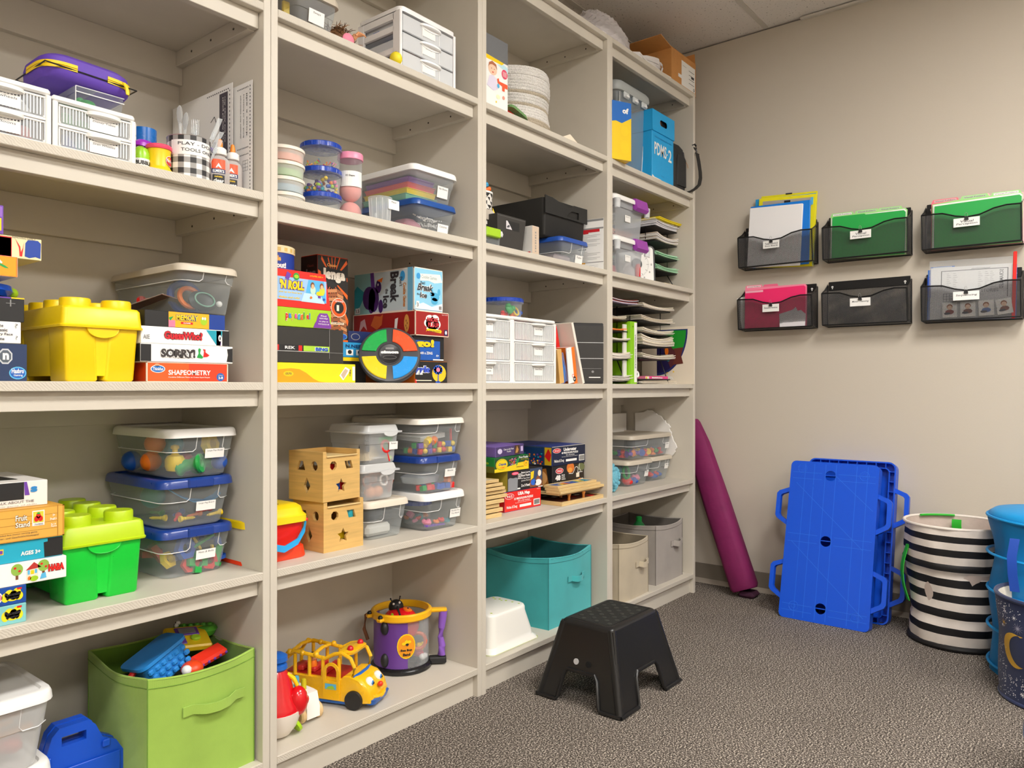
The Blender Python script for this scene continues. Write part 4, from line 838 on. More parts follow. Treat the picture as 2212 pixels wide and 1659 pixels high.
for kd, cn, x, y, z, s, r_ in (('blob', 'orange', 1.63, 1.73, 1.99, .06, (0, 0, 0)), ('plate', 'blue', 1.60, 1.75, 2.05, .03, (0, 0, 0)), ('plate', 'orange', 1.67, 1.72, 1.985, .04, (5, 0, 0)), ('plate', 'blue', 1.58, 1.79, 2.108, .02, (0, 0, 0))): piece(kd, cn, (x, y, z), s, r_, w_)
g = G(); g.ball((0, 0, .018), .0185, M('#f0dc2a', .55), 18, 12, 1.05); g.lathe([(.004, .034), (.003, .039)], BRN, 8); solo(g, 'toy_lemon', 'small round yellow toy fruit in front of the three-drawer tower', 'toy', (1.525, 1.662, Z5))

# ---- shelf four
CL_ = M('#f3ecdf', .4)
for k, (cn, m) in enumerate((('white', W), ('pale blue', M('#4fb0dc', .4)), ('bright green', M('#62cc4a', .4)), ('coral orange', M('#ff8a62', .4)))):
    T = thing('round_tub', f'frosted tub of {cn} putty, '+('lowest', 'second from the bottom', 'third from the bottom', 'topmost')[k]+' of its stack', 'tub', (1.218, 1.78, Z4+.0005+.0415*k), 0, 'stack of round putty tubs')
    g = G(); g.lathe([(.052, 0), (.055, .002), (.0575, .030)], CLR('#f2efe8', .45, .25), 36, (0, 0), True, False); g.build('tub_body', T)
    g = G(); g.lathe([(.050, .002), (.054, .010), (.0545, .020), (.03, .024), (.004, .021)], m, 30); g.build('putty', T)
    g = G(); g.lathe([(.059, .0295), (.0605, .030), (.0605, .037), (.058, .0395), (.054, .0405), (.053, .0385)], CL_, 40); g.build('lid', T)
def twist_jar(label, x, y, z, r=.058, h=.0715, lidm=None, group=None):
    T = thing('round_jar', label, 'jar', (x, y, z), 0, group); lidm = lidm or M('#0b3fae', .25, None, 0, .5, .3, .3)
    g = G(); g.lathe([(r*.86, 0), (r*.9, .002), (r*.94, h-.02), (r*1.0, h-.019), (r*1.02, h-.017), (r*1.02, h-.0145), (r*.97, h-.014)], CLRW, 40, (0, 0), True, False); g.build('jar_body', T)
    g = G(); g.lathe([(r*.985, h-.0145), (r, h-.014), (r, h-.002), (r*.97, h), (r*.88, h), (r*.86, h-.0015)], lidm, 44)
    for k in range(14): a = 2*math.pi*k/14; g.T = Matrix.Rotation(a, 4, 'Z') @ Matrix.Translation((r, 0, h-.008)); g.box(-.001, .0012, -.0028, .0028, -.006, .005, lidm, .0008)
    g.T = None; g.build('screw_lid', T); return T
for k, t in enumerate(('almost empty clear jar with blue screw lid, lowest of its stack', 'clear jar with blue screw lid full of pastel beads, middle of its stack', 'clear jar with blue screw lid holding bright golf tees, top of its stack')): twist_jar(t, 1.362, 1.80, Z4+.0005+.072*k, group='stack of blue-lidded jars')
twist_jar('clear jar with blue lid standing behind the blue-lidded jar stack', 1.31, 1.955, Z4)
def heap(T_label, name, cat, kinds, cols, n, c, r, z0, h, s, where, seed):
    rn = random.Random(seed); k = 0
    for i in range(n):
        a = rn.uniform(0, 6.28); q = r*math.sqrt(rn.uniform(0, 1)) if i > n*.5 else r*rn.uniform(.75, 1); zz = z0+h*rn.random()**1.5*(1)
        piece(rn.choice(kinds), rn.choice(cols), (c[0]+q*math.cos(a), c[1]+q*math.sin(a), zz), s*rn.uniform(.9, 1.1), (rn.uniform(-60, 60), rn.uniform(-60, 60), rn.uniform(0, 180)), where, cat=cat, name=name)
heap('', 'bead', 'bead', ['ball'], ['yellow', 'teal', 'pink', 'lime', 'purple', 'orange', 'blue'], 62, (1.362, 1.80), .044, Z4+.072+.008, .036, .0115, 'in the middle blue-lidded jar', 4)
heap('', 'golf_tee', 'golf tee', ['peg'], ['orange', 'lime', 'pink', 'teal', 'yellow', 'purple', 'red'], 44, (1.362, 1.80), .042, Z4+.144+.006, .014, .0052, 'in the top blue-lidded jar', 5)
heap('', 'bead', 'bead', ['ball'], ['yellow', 'purple', 'lime'], 10, (1.362, 1.80), .042, Z4+.012, .006, .0115, 'in the lowest blue-lidded jar', 6)
T = thing('tall_jar', 'tall clear jar with pink lid holding two pink balls', 'jar', (1.448, 1.775, Z4)); g = G(); g.lathe([(.033, 0), (.0345, .002), (.0345, .186), (.036, .187)], CLRW, 32, (0, 0), True, False); g.build('jar_body', T)
g = G(); g.lathe([(.0365, .186), (.0375, .187), (.0375, .203), (.0355, .206), (.032, .206), (.031, .2045)], M('#f195b4', .35), 36); g.build('lid', T)
g = G()
for k in range(12): a, b = R(-90+10*k), R(-80+10*k); g.add([(.0350*math.sin(a), -.0350*math.cos(a), .105), (.0350*math.sin(b), -.0350*math.cos(b), .105), (.0350*math.sin(b), -.0350*math.cos(b), .15), (.0350*math.sin(a), -.0350*math.cos(a), .15)], [(0, 1, 2, 3)], W)
text(g, '3D Shapes', lambda a, b: (.0354*math.sin(R(-62+45*a)), -.0354*math.cos(R(-62+45*a)), .132+.007*b), INK, .02); g.build('paper_label', T)
for k, z in enumerate((.033, .098)): g = G(); g.ball((0, 0, 0), .0325, M('#f2a49c', .7), 22, 14); solo(g, 'pink_ball', ('lower', 'upper')[k]+' pink foam ball inside the tall pink-lidded jar', 'ball', (1.448, 1.775, Z4+z), 0, 'pink foam balls')
T = thing('clear_cup', 'empty clear plastic cup with paper label, before the blue-lidded bin', 'cup', (1.498, 1.700, Z4)); g = G(); g.lathe([(.029, 0), (.030, .002), (.0345, .072), (.0355, .073), (.0355, .0755), (.034, .076), (.033, .0755)], CLR('#eef3f6', .28, .08), 32, (0, 0), True, True); g.tube([(0, 0, .076), (0, 0, .084)], .005, CLRW, 10)
for k in range(12): a = R(30*k); g.tube([(.0295*math.cos(a), .0295*math.sin(a), .003), (.034*math.cos(a), .034*math.sin(a), .07)], .0007, RIDGE, 4)
g.build('cup_body', T); paper(T, .0, -.0355, .040, .042, .028, ['Meter'])
w_ = 'inside the white-lidded bin on the blue-lidded bin'
clearbin('clear bin with white lid and coloured trays, on the blue-lidded bin', 1.632, 1.842, 1.700, 2.045, 1.6075, .105, WLID, .017, .013, tag=['Slip Boxes'], tagat=(.048, .036, .012, .22), ridge=False, r=.02)
clearbin('clear bin with blue lid holding pearl strings, under the coloured trays', 1.640, 1.838, 1.700, 2.045, Z4+.0005, .110, M('#1d4f9c', .3), .016, .013, tag=['Costumes'], tagat=(.048, .034, .012, .12), ridge=False, r=.02)
for k, (cn, m) in enumerate((('green', M('#7fc8a4', .4)), ('yellow', M('#f8d212', .4)), ('red', M('#ee5a5f', .4)), ('purple', M('#a05fd0', .4)))):
    g = G(); X = .070-.004*k; g.loft([(0, X-.004, .10, .004), (.016, X, .104, .004), (.0165, X+.002, .106, .004), (.018, X+.002, .106, .004)], m, 2); solo(g, 'tray', f'{cn} plastic tray stacked '+w_, 'tray', (1.728, 1.865, 1.612+.0185*k), 0, 'stack of coloured trays')
w_ = 'inside the blue-lidded Costumes bin'
g = G(); rn = random.Random(3)
for k in range(9):
    p = [(1.745+.035*math.sin(2.1*k+.9*i)+.02*math.cos(1.3*i), 1.735+.012*math.cos(i+k)+.02*(k % 3), 1.507+.007*k*.9+.004*math.sin(i*1.7+k)+.008) for i in range(10)]
    for a, b in zip(p, p[1:]):
        for t in (0, .25, .5, .75): g.ball(tuple(a[j]+(b[j]-a[j])*t for j in range(3)), .0022, M('#eeeae6', .25), 6, 4)
o = solo(g, 'pearl_strings', 'tangle of white pearl bead strings '+w_, 'beads'); o['kind'] = 'stuff'
g = G(); g.loft([(0, .03, .05, .02), (.03, .035, .05, .02), (.05, .02, .03, .015)], M('#c98a96', .6), 4); solo(g, 'pink_cloth', 'crumpled pink cloth behind the pearl strings '+w_, 'cloth', (1.69, 1.80, 1.503))

# ---- shelf three
T = thing('game_can', 'round blue game can with wooden-look lid, printed Noodle Knockout', 'can', (1.178, 1.775, 1.3185)); rr_ = .062
g = G(); g.lathe([(rr_, 0), (rr_, .052)], M('#173a9c', .35), 40, (0, 0), True, False); g.build('can_body', T)
g = G(); g.lathe([(rr_+.001, .050), (rr_+.002, .051), (rr_+.002, .068), (rr_, .070), (rr_-.004, .070)], M('#e8d9ae', .5), 40, (0, 0), False)
for k in range(20): a, b = 2*math.pi*k/20, 2*math.pi*(k+.5)/20; q = rr_+.0024; g.add([(q*math.cos(a), q*math.sin(a), .054), (q*math.cos(b), q*math.sin(b), .054), (q*math.cos(b), q*math.sin(b), .064), (q*math.cos(a), q*math.sin(a), .064)], [(0, 1, 2, 3)], M('#d8b968', .5))
g.build('lid', T)
g = G(); q = rr_+.0006
text(g, 'Noodle', lambda a, b: (q*math.sin(R(-42+34*a)), -q*math.cos(R(-42+34*a)), .028+.014*b), M('#f0b040', .4), .05)
text(g, 'Knockout!', lambda a, b: (q*math.sin(R(-58+64*a)), -q*math.cos(R(-58+64*a)), .010+.015*b), W, .05)
text(g, 'Fine Motor Game', lambda a, b: (q*math.sin(R(-45+42*a)), -q*math.cos(R(-45+42*a)), .003+.004*b), W, .02); g.build('lettering', T)
T = thing('game_box', "red game box printed 'N ROLL with slanted side, showing two children playing", 'game box', (1.120, 1.665, 1.2225)); g = G()
wr, hr_ = .172, .0955; g.prism([(0, 0), (wr, 0), (wr-.018, hr_), (0, hr_)], 0, .24, M('#e5251d', .4), 'y'); g.build('carton', T)
A = Art(T, wr, .24, hr_); A.rect('F', .0, .19, .915, .80, M('#9cc4ee', .4), 1); A.poly('F', [(.50, .18), (.915, .19), (.865, .80), (.58, .80)], M('#58b4ea', .4), 2); A.poly('F', [(.45, .18), (.88, .17), (.80, .42), (.50, .42)], M('#bfe2fb', .4), 3)
A.out('F', "'N ROLL", .06, .46, .50, .74, YEL, M('#5b3a9a', .5), 3, .10, .06, .02); A.txt('F', 'pick up the food as it', .06, .36, .46, .42, YEL, 3, .02); A.txt('F', 'shakes and rolls!', .06, .23, .42, .29, YEL, 3, .02); A.txt('F', '2-4 PLAYERS, AGES 4+', .60, .88, .85, .93, YEL, 3, .01)
A.poly('F', [(.16, .76), (.22, .72), (.27, .88), (.20, .95)], PUR, 3); A.ell('F', .36, .84, .055, .10, GRN, 3); A.ell('F', .36, .84, .04, .05, LIM, 4)
for u, c1, c2 in ((.66, '#7a4a2a', '#bfe0d0'), (.83, '#8a3f1a', '#cfd83a')): A.ell('F', u, .52, .05, .13, M(c2, .5), 4); A.ell('F', u-.01, .65, .036, .09, M(c1, .5), 5); A.ell('F', u-.008, .62, .026, .065, M('#e9b48a', .5), 6)
A.ell('F', .77, .44, .055, .06, YEL, 7); A.rect('F', .75, .32, .80, .38, PUR, 7); A.ell('F', .62, .31, .022, .035, ORG, 7); A.ell('F', .86, .29, .022, .035, BLU, 7); A.done()
A = gbox('lime green game box printed pajaggle! under the red game box', 1.120, 1.294, 1.665, .24, 1.1725, 1.2220, M('#a3cc22', .4), None, M('#8ab51e', .4))
for i, (ch, m) in enumerate(zip('pajaggle!', ('#d8282c', '#2f7fd0', '#e8a01c', '#d84f8a', '#2fa0c0', '#e0641c', '#3a8f3a', '#d8282c', '#2f7fd0'))):
    x = .17+.052*i; dn = ch in 'pjg'; A.out('F', ch, x, .28 if dn else .42, x+(.018 if ch in 'jl!' else .045), .82 if ch in 'l!' else .70, M(m, .4), W, 3, .10, .06)
A.poly('F', [(.66, .02), (.69, .25), (.72, .4), (.74, .65), (.78, .82), (.92, .84), (.96, .6), (.97, .35), (.995, .2), (.99, .02)], M('#7a3aa0', .4), 2)
for i, t in enumerate(('Find', 'more ways', 'to play at', 'WWW.PAJAGGLE.COM')): q = .05+.012*len(t); A.txt('F', t, .85-q/2*(1 if i < 3 else .85), .64-.15*i, .85+q/2*(1 if i < 3 else .85), .73-.15*i, W, 3, .01)
A.done()
A = gbox('worn black box with printed coloured strip, above the yellow box', 1.118, 1.336, 1.666, .115, 1.0800, 1.1720, M('#2d2c2a', .45), None, M('#201f1e', .5))
A.rect('F', 0, .32, .78, .50, K, 1); A.rect('F', 0, .335, .06, .49, RED, 2); A.rect('F', .12, .36, .30, .47, K, 2.5); A.txt('F', 'REK', .14, .38, .28, .46, W, 3, .02); A.rect('F', .33, .335, .38, .49, RED, 2); A.rect('F', .40, .335, .78, .49, M('#a8d23a', .4), 2); A.txt('F', 'BING', .56, .345, .76, .46, W, 4, .12); A.txt('F', 'BING', .57, .35, .755, .455, BLU, 5, .06)
A.rect('F', 0, .315, .78, .325, W, 2); A.rect('F', .78, .14, .785, 1, GRY, 1); A.rect('F', .78, .31, 1, .32, GRY, 1); A.done()
A = gbox('yellow and orange box marked 0570, lowest at the left of its shelf', 1.118, 1.375, 1.662, .12, Z3, 1.0795, M('#f0dc1a', .4), None, YEL)
A.poly('F', [(0, 0), (.62, 0), (.52, .06), (.45, .2), (.36, .5), (.28, .68), (.18, .72), (.05, .66), (0, .6)], M('#f3a012', .4), 1); A.ell('F', .15, .44, .06, .14, M('#e8c81c', .4), 2); A.txt('F', '0570', .115, .39, .185, .50, INK, 3, .01)
A.poly('F', [(.78, .38), (.86, .85), (.92, .72), (.90, .5), (.83, .12)], W, 2); A.poly('F', [(.80, .42), (.855, .76), (.895, .66), (.835, .2)], M('#c9b29a', .5), 3); A.txt('F', 'Filo', .915, .35, .935, .7, INK, 3, .02, 0, 270); A.rect('F', .955, .12, .99, .88, W, 2); A.done()
A = gbox('black carton with yellow lid edge, behind the yellow box', 1.345, 1.530, 1.800, .20, Z3, 1.1050, K, None, YEL); A.rect('F', 0, .86, 1, 1, YEL, 1); A.txt('F', 'P', .55, .2, .70, .62, M('#7a3a2a', .5), 2, .04); A.done()
A = gbox('light blue game box under the tall wooden-block game', 1.345, 1.535, 1.798, .20, 1.1055, 1.1500, M('#2f97d0', .4), None, M('#2f97d0', .4)); A.txt('F', 'N.NEST', .55, .64, .92, .86, NVY, 3, .02); A.rect('F', .56, .14, .70, .52, W, 2); A.rect('F', .76, .14, .90, .52, W, 2); A.ell('F', .63, .35, .04, .14, K, 3); A.ell('F', .83, .35, .04, .14, K, 3); A.done()
A = gbox('navy game box with oval logo, behind the round light-up game', 1.462, 1.595, 1.80, .19, 1.1505, 1.185, NVY, None, K); A.ell('F', .2, .5, .13, .3, GRY, 1); A.ell('F', .2, .5, .11, .24, NVY, 2); A.done()
A = gbox('tall red and orange block tower game box, one side black', 1.350, 1.460, 1.800, .078, 1.1505, 1.3990, M('#e23c14', .4), M('#1d1a1a', .4), M('#2a1a16', .5), None)
for k in range(22): a = R(4+8*k); A.poly('F', [(.5, .72), (.5+.9*math.cos(a), .72+.5*math.sin(a)), (.5+.9*math.cos(a+.05), .72+.5*math.sin(a+.05))], M('#f2701c', .4), 1) if 0 <= .5+.9*math.cos(a) <= 1 and .72+.5*math.sin(a) <= 1 else None
for k in range(15): a = 2*math.pi*k/15; r_ = min(.48/max(.01, abs(math.cos(a))), (.27 if math.sin(a) > 0 else .7)/max(.01, abs(math.sin(a)))); A.poly('F', [(.5, .72), (.5+r_*math.cos(a), .72+r_*math.sin(a)), (.5+r_*math.cos(a+.1)*.98, .72+r_*math.sin(a+.1)*.98)], M('#f0641a', .4), 1)
A.poly('F', [(.05, .25), (.45, .22), (.75, 0.02), (1, 0.02), (1, .0), (.0, .0), (0, .2)], M('#ef6a1c', .4), 1.2)
A.txt('F', 'Classic', .30, .875, .62, .91, M('#f4b060', .4), 3, .03)
A.poly('F', [(.08, .88), (.30, .86), (.92, .84), (.96, .72), (.62, .66), (.5, .61), (.2, .68), (.12, .74)], K, 2)
A.out('F', 'Jenga', .12, .68, .90, .86, M('#efe6d8', .4), K, 4, .08, .07)
bw, bw2 = M('#c98a5a', .5), M('#9a5a34', .5)
for k in range(11):
    y = .60-.048*k; s_ = .03*k; A.poly('F', [(.28+s_*.3, y), (.62+s_*.5, y+.02), (.62+s_*.5, y-.02), (.28+s_*.3, y-.038)], (bw, bw2)[k % 2], 3); A.poly('F', [(.62+s_*.5, y+.02), (.82+s_*.5 if .82+s_*.5 < .97 else .97, y-.01), (.82+s_*.5 if .82+s_*.5 < .97 else .97, y-.05), (.62+s_*.5, y-.02)], (bw2, bw)[k % 2], 3)
A.ell('F', .68, .40, .26, .115, M('#f0e2d0', .5), 5); A.ell('F', .68, .40, .245, .107, M('#e05a1a', .4), 6); A.ell('F', .68, .40, .16, .07, K, 7); A.rect('F', .60, .36, .68, .43, M('#efe6d8', .5), 8); A.txt('F', 'GENUINE', .54, .465, .82, .485, W, 8, .01)
A.ell('F', .82, .06, .14, .035, SKY, 5); A.ell('F', .82, .06, .12, .028, BLU, 6); A.rect('F', .35, .20, .85, .225, CRM, 6); A.txt('F', 'YOU JENGA', .38, .203, .82, .222, BRN, 7, .02)
A.txt('L', 'Jenga', .30, .70, .93, .84, GRY, 3, .07); A.txt('L', 'Classic', .4, .86, .8, .89, M('#8a4a3a', .5), 3, .02); A.done()
A = gbox('orange game box with blue flower-headed figure, under the blue Zingo box', 1.622, 1.764, 1.682, .29, Z3, 1.0965, M('#ee8a1c', .4), M('#1a1a1c', .5), ORG)
A.rect('F', 0, .0, .05, .18, RED, 1); A.ell('F', .74, .45, .22, .40, M('#f6c322', .4), 1); A.out('F', 'pple', .02, .38, .46, .80, M('#3a56c8', .4), W, 3, .08, .08); A.rect('F', .02, .10, .5, .14, CRM, 2)
for a in range(0, 360, 40): A.ell('F', .70+.10*math.cos(R(a)), .62+.13*math.sin(R(a)), .05, .10, M('#2a5ac0', .4), 3)
A.ell('F', .70, .62, .06, .10, PNK, 4); A.rect('F', .69, .05, .72, .5, M('#2a5ac0', .4), 3); A.ell('F', .70, .05, .08, .05, M('#2a5ac0', .4), 3); A.done()
A = gbox('black and blue bingo game box with yellow letters, under the red pancake box', 1.622, 1.753, 1.686, .285, 1.0970, 1.1745, K, M('#16161a', .5), K)
A.rect('F', 0, .04, .86, .82, M('#1458b4', .4), 1); A.out('F', 'go!', .05, .46, .66, .90, YEL, NVY, 3, .06, .06); A.txt('F', 'go with a ZING', .06, .24, .60, .38, W, 3, .02); A.txt('F', '4+', .72, .18, .82, .28, W, 3, .02); A.rect('F', .62, .04, .98, .09, W, 2); A.done()
A = gbox('long red pancake game box in the middle of its stack', 1.620, 1.766, 1.678, .292, 1.1750, 1.2515, M('#d8241c', .4), M('#9c1a1a', .4), M('#a01c1a', .5), edge=CRM)
for q in ((.42, .70, .12, .16), (.58, .72, .12, .16), (.35, .52, .10, .16), (.64, .5, .11, .18), (.5, .5, .2, .24), (.42, .3, .1, .1), (.58, .3, .1, .1)): A.ell('F', *q, W, 1)
A.txt('F', 'PANCAKE', .34, .58, .66, .76, M('#c8303c', .4), 3, .05); A.txt('F', 'PILE-UP!', .36, .36, .70, .56, M('#c8303c', .4), 3, .05); A.poly('F', [(.30, .16), (.34, .22), (.76, .14), (.78, .24), (.74, .28), (.34, .30)], YEL, 2); A.txt('F', 'Relay Race Game!', .40, .17, .72, .24, INK, 3, .01); A.rect('F', .86, .06, .96, .30, NVY, 2); A.ell('F', .91, .18, .03, .08, W, 3); A.txt('F', 'Ages 4 & Up', .78, .88, .96, .93, W, 3, 0)
A.ell('L', .87, .5, .04, .36, M('#d89a4a', .5), 2)
for q in ((.865, .6), (.88, .5), (.86, .4), (.875, .3)): A.ell('L', *q, .006, .05, BRN, 3)
A.poly('L', [(.30, .5), (.36, .9), (.46, .85), (.5, .95), (.48, .5), (.40, .3)], M('#c8602a', .5), 2); A.poly('L', [(.10, .2), (.13, .7), (.2, .8), (.24, .3), (.18, .5)], M('#c9a0a0', .5), 2); A.poly('L', [(.68, .3), (.69, .7), (.74, .75), (.72, .3)], W, 2); A.done()
A = gbox('pale blue penguin-free ice game box with purple beast picture on its side', 1.626, 1.751, 1.690, .28, 1.2520, 1.3860, M('#e4eef2', .4), M('#b9dce0', .4), M('#c9dde4', .5), edge=M('#e9e4d8', .5))
A.T['label'] = 'pale blue ice-breaking game box on top, purple beast on its side'
A.rect('F', .02, .02, .98, .98, M('#8fd0ee', .4), 1); A.poly('F', [(.2, .86), (.9, .9), (.98, .72), (.7, .68), (.5, .72), (.2, .70)], M('#eef2ea', .4), 2); A.ell('F', .14, .80, .07, .07, M('#3a9ad8', .4), 3); A.txt('F', 'Cookie Games', .24, .76, .78, .84, M('#8aa0a8', .4), 3, .0)
A.txt('F', "Don't", .20, .62, .36, .69, INK, 4, .02, .1); A.out('F', 'Break', .08, .46, .62, .64, INK, W, 4, .06, .03, .12); A.txt('F', 'the', .08, .36, .18, .41, INK, 4, .01); A.out('F', 'Ice', .18, .30, .42, .44, INK, W, 4, .06, .03, .1)
for q in ((.72, .36, .15, .10), (.62, .42, .08, .05), (.60, .48, .05, .06), (.86, .48, .05, .08), (.70, .26, .12, .08)): A.ell('F', *q, M('#4fb0dc', .4), 3)
A.poly('F', [(.02, .12), (.3, .2), (.6, .12), (.98, .22), (.98, .04), (.02, .04)], M('#d9eef6', .4), 4); A.rect('F', .06, .05, .16, .22, W, 5); A.txt('F', '3', .08, .09, .13, .18, INK, 6, .02); A.rect('F', .84, .06, .96, .16, W, 5)
for k in range(7): A.rect('F', .85+.014*k, .07, .857+.014*k, .15, INK, 6)
# side art (back at u=0)
A.rect('L', .0, .0, .30, .98, M('#8fc8c8', .4), 1); A.poly('L', [(0, .1), (.1, .2), (.2, .5), (.05, .7), (0, .6)], TEAL, 2); A.rect('L', .9, .0, .98, 1, M('#6fb8de', .4), 2); A.poly('L', [(.28, .98), (.34, .98), (.36, .6), (.30, .5)], M('#6a3aa0', .4), 2)
for q in ((.26, .38, .11, .28), (.34, .34, .09, .30), (.42, .62, .05, .14), (.30, .16, .05, .15), (.46, .16, .04, .16)): A.ell('L', *q, M('#46206a', .4), 3)
A.ell('L', .42, .70, .035, .10, M('#38185a', .4), 4); A.poly('L', [(.40, .78), (.50, .84), (.48, .72)], ORG, 5); A.ell('L', .42, .68, .01, .03, W, 6); A.ell('L', .82, .82, .04, .12, M('#3a9ad8', .4), 3)
A.txt('L', 'Break', .62, .22, .76, .94, INK, 4, .04, 0, 270); A.txt('L', "Don't", .77, .58, .82, .80, INK, 4, .02, 0, 270); A.txt('L', 'the', .54, .44, .59, .56, INK, 4, .02, 0, 270); A.txt('L', 'Ice', .50, .10, .60, .40, INK, 4, .04, 0, 270); A.rect('L', .02, .03, .10, .16, W, 3); A.txt('L', '1.5', .03, .05, .09, .13, INK, 4, .02); A.txt('L', 'Cookie Games', .83, .1, .88, .66, M('#cf8a4a', .5), 4, .04, 0, 270); A.done()
# round light-up game, leaning back, facing the aisle
T = thing('light_game', 'round light-up game with green, red, yellow and blue quadrants, propped upright', 'toy', (1.543, 1.708, 1.1125), 0, None, (R(90-24), 0, R(-42)))
rs = .0915; g = G(); g.lathe([(rs-.012, -.022), (rs-.003, -.018), (rs, -.008), (rs, .002), (rs-.003, .006), (rs-.006, .0065), (.03, .0065)], M('#3a3a3e', .35), 56); g.build('housing', T)
def sector(a0, a1, m, nm):
    g = G(); r0, r1 = .041, .083; n = 14; ga0, ga1 = 4.2, 2.4
    def ring(e, z): return [((r1-e)*math.cos(R(a0+ga1+(a1-a0-2*ga1)*i/n)), (r1-e)*math.sin(R(a0+ga1+(a1-a0-2*ga1)*i/n)), z) for i in range(n+1)]+[((r0+e)*math.cos(R(a1-ga0*1.5-(a1-a0-3*ga0)*i/n)), (r0+e)*math.sin(R(a1-ga0*1.5-(a1-a0-3*ga0)*i/n)), z) for i in range(n+1)]
    g.rings([ring(0, .006), ring(0, .0085), ring(.002, .010)], m, False, True); g.build(nm, T)
for a0, nm, m in ((95, 'green_button', M('#18a84c', .25, None, 0, .5, .3, .3)), (5, 'red_button', M('#f4572c', .25, None, 0, .5, .3, .3)), (185, 'yellow_button', M('#ecd21c', .25, None, 0, .5, .3, .3)), (275, 'blue_button', M('#1e96e8', .25, None, 0, .5, .3, .3))): sector(a0, a0+80, m, nm)
g = G(); g.lathe([(.034, .006), (.034, .009), (.030, .0095), (.028, .0085), (.003, .0088)], M('#232326', .3), 40); g.build('centre_dial', T)
g = G(); text(g, 'simon', lambda a, b: (-.026+.052*a, .000+.010*b, .0095), W, .08); g.add([(-.012, .015, .0092), (.012, .015, .0092), (.012, .020, .0092), (-.012, .020, .0092)], [(0, 1, 2, 3)], GRY); g.tube([(.02*math.cos(R(a)), -.012+.006*math.sin(R(a)), .0092) for a in range(0, 360, 30)], .0006, GRY, 4, True); g.build('lettering', T)

# ---- shelf two
T = thing('shape_sorter', 'red shape-sorting bucket with yellow lid and blue handle', 'toy', (1.166, 1.790, Z2)); g = G()
g.loft([(0, .092, .076, .03), (.003, .094, .078, .03), (.030, .090, .074, .03), (.032, .084, .068, .028)], M('#f0401c', .35), 3); g.build('base', T); g = G(); g.loft([(.031, .083, .067, .025), (.10, .088, .072, .025)], M('#e01f16', .3), 3); g.build('bucket', T)
g = G(); ym = M('#f4d414', .35); g.loft([(.094, .092, .076, .028), (.096, .097, .081, .03), (.112, .096, .080, .03), (.118, .090, .074, .03), (.134, .086, .070, .03), (.142, .076, .060, .028), (.144, .06, .045, .02)], ym, 4)
for a in range(3): g.T = Matrix.Rotation(R(40+120*a), 4, 'Z') @ Matrix.Translation((.035, 0, .1445)); g.loft([(0, .014, .012, .004), (.0006, .014, .012, .004)], BRN, 3)
g.T = None; g.build('lid', T)
g = G(); g.strip([(.086, -.070, .098), (.075, -.080, .075), (.045, -.092, .048), (0, -.098, .035), (-.045, -.092, .048), (-.078, -.080, .08), (-.086, -.07, .098)], (0.004, .004, .016), .005, M('#1f9fe0', .35)); g.ball((.087, -.071, .098), .0055, RED, 8, 6); g.build('handle', T)
A = gbox('small yellow and green printed box behind the red shape sorter', 1.15, 1.262, 1.90, .06, Z2, .735, M('#b9c23a', .5), None, W); A.poly('F', [(.4, .6), (.9, .7), (.95, .95), (.5, .9)], GRN, 1); A.txt('F', 'e', .7, .78, .8, .88, K, 2, .05); A.done()
wp = M('#dcb36c', .45, 'wood'); wedge = M('#e6c88c', .55, 'wood')
def star(cx, cy, r, n=5, q=.5, a0=90): return [(cx+(r if k % 2 == 0 else r*q)*math.cos(R(a0+180*k/n)), cy+(r if k % 2 == 0 else r*q)*math.sin(R(a0+180*k/n))) for k in range(2*n)]
def circ(cx, cy, r, n=20, a0=0): return [(cx+r*math.cos(R(a0+360*k/n)), cy+r*math.sin(R(a0+360*k/n))) for k in range(n)]
def sorter_cube(label, x, y, z, rz, s=.139):
    T = thing('sorting_cube', label, 'wooden cube', (x, y, z), rz); t = .008; h = s-.001
    sq = lambda w_, hh: [(0, 0), (w_, 0), (w_, hh), (0, hh)]
    def panel(M4, outline, holes, nm='side_panel'):
        g = G(); g.T = M4; g.flat([outline]+holes, wp, 0, t); g.build(nm, T)
    fr = [circ(.038, .098, .013, 8, 22.5), [(.080, .108), (.105, .108), (.112, .086), (.087, .086)], star(.067, .040, .021)]
    lf = [[(.034, .110), (.051, .110), (.060, .084), (.022, .084)], circ(.096, .098, .0135), [(.066, .020), (.080, .042), (.066, .066), (.053, .042)]]
    # front: notched top edge for the sliding lid
    panel(Matrix.Translation((0, 0, 0)) @ Matrix.Rotation(R(90), 4, 'X') @ Matrix.Translation((0, 0, -t)), [(0, 0), (s, 0), (s, h), (s-.012, h), (s-.012, h-.016), (.012, h-.016), (.012, h), (0, h)], fr)
    panel(Matrix.Translation((0, s, 0)) @ Matrix.Rotation(R(-90), 4, 'Z') @ Matrix.Rotation(R(90), 4, 'X') @ Matrix.Translation((.008, 0, -t)), sq(s-.016, h), lf)
    panel(Matrix.Translation((s-t, s, 0)) @ Matrix.Rotation(R(-90), 4, 'Z') @ Matrix.Rotation(R(90), 4, 'X') @ Matrix.Translation((.008, 0, -t)), sq(s-.016, h), lf)
    panel(Matrix.Translation((0, s-t, 0)) @ Matrix.Rotation(R(90), 4, 'X') @ Matrix.Translation((0, 0, -t)), sq(s, h), fr)
    g = G(); g.box(t, s-t, t, s-t, 0, t, wp); g.build('bottom_panel', T)
    g = G(); g.box(t+.001, s-t-.001, .001, s-t-.001, h-.022, h-.016, wedge, .001); g.box(.012, s-.012, -.004, .004, h-.016, h-.012, wedge, .001); g.build('sliding_lid', T)
sorter_cube('lower wooden shape-sorting cube beside the red bucket', 1.2985, 1.703, Z2, 0); sorter_cube('upper wooden shape-sorting cube stacked slightly turned on the lower one', 1.2940, 1.700, Z2+.1392, 5)
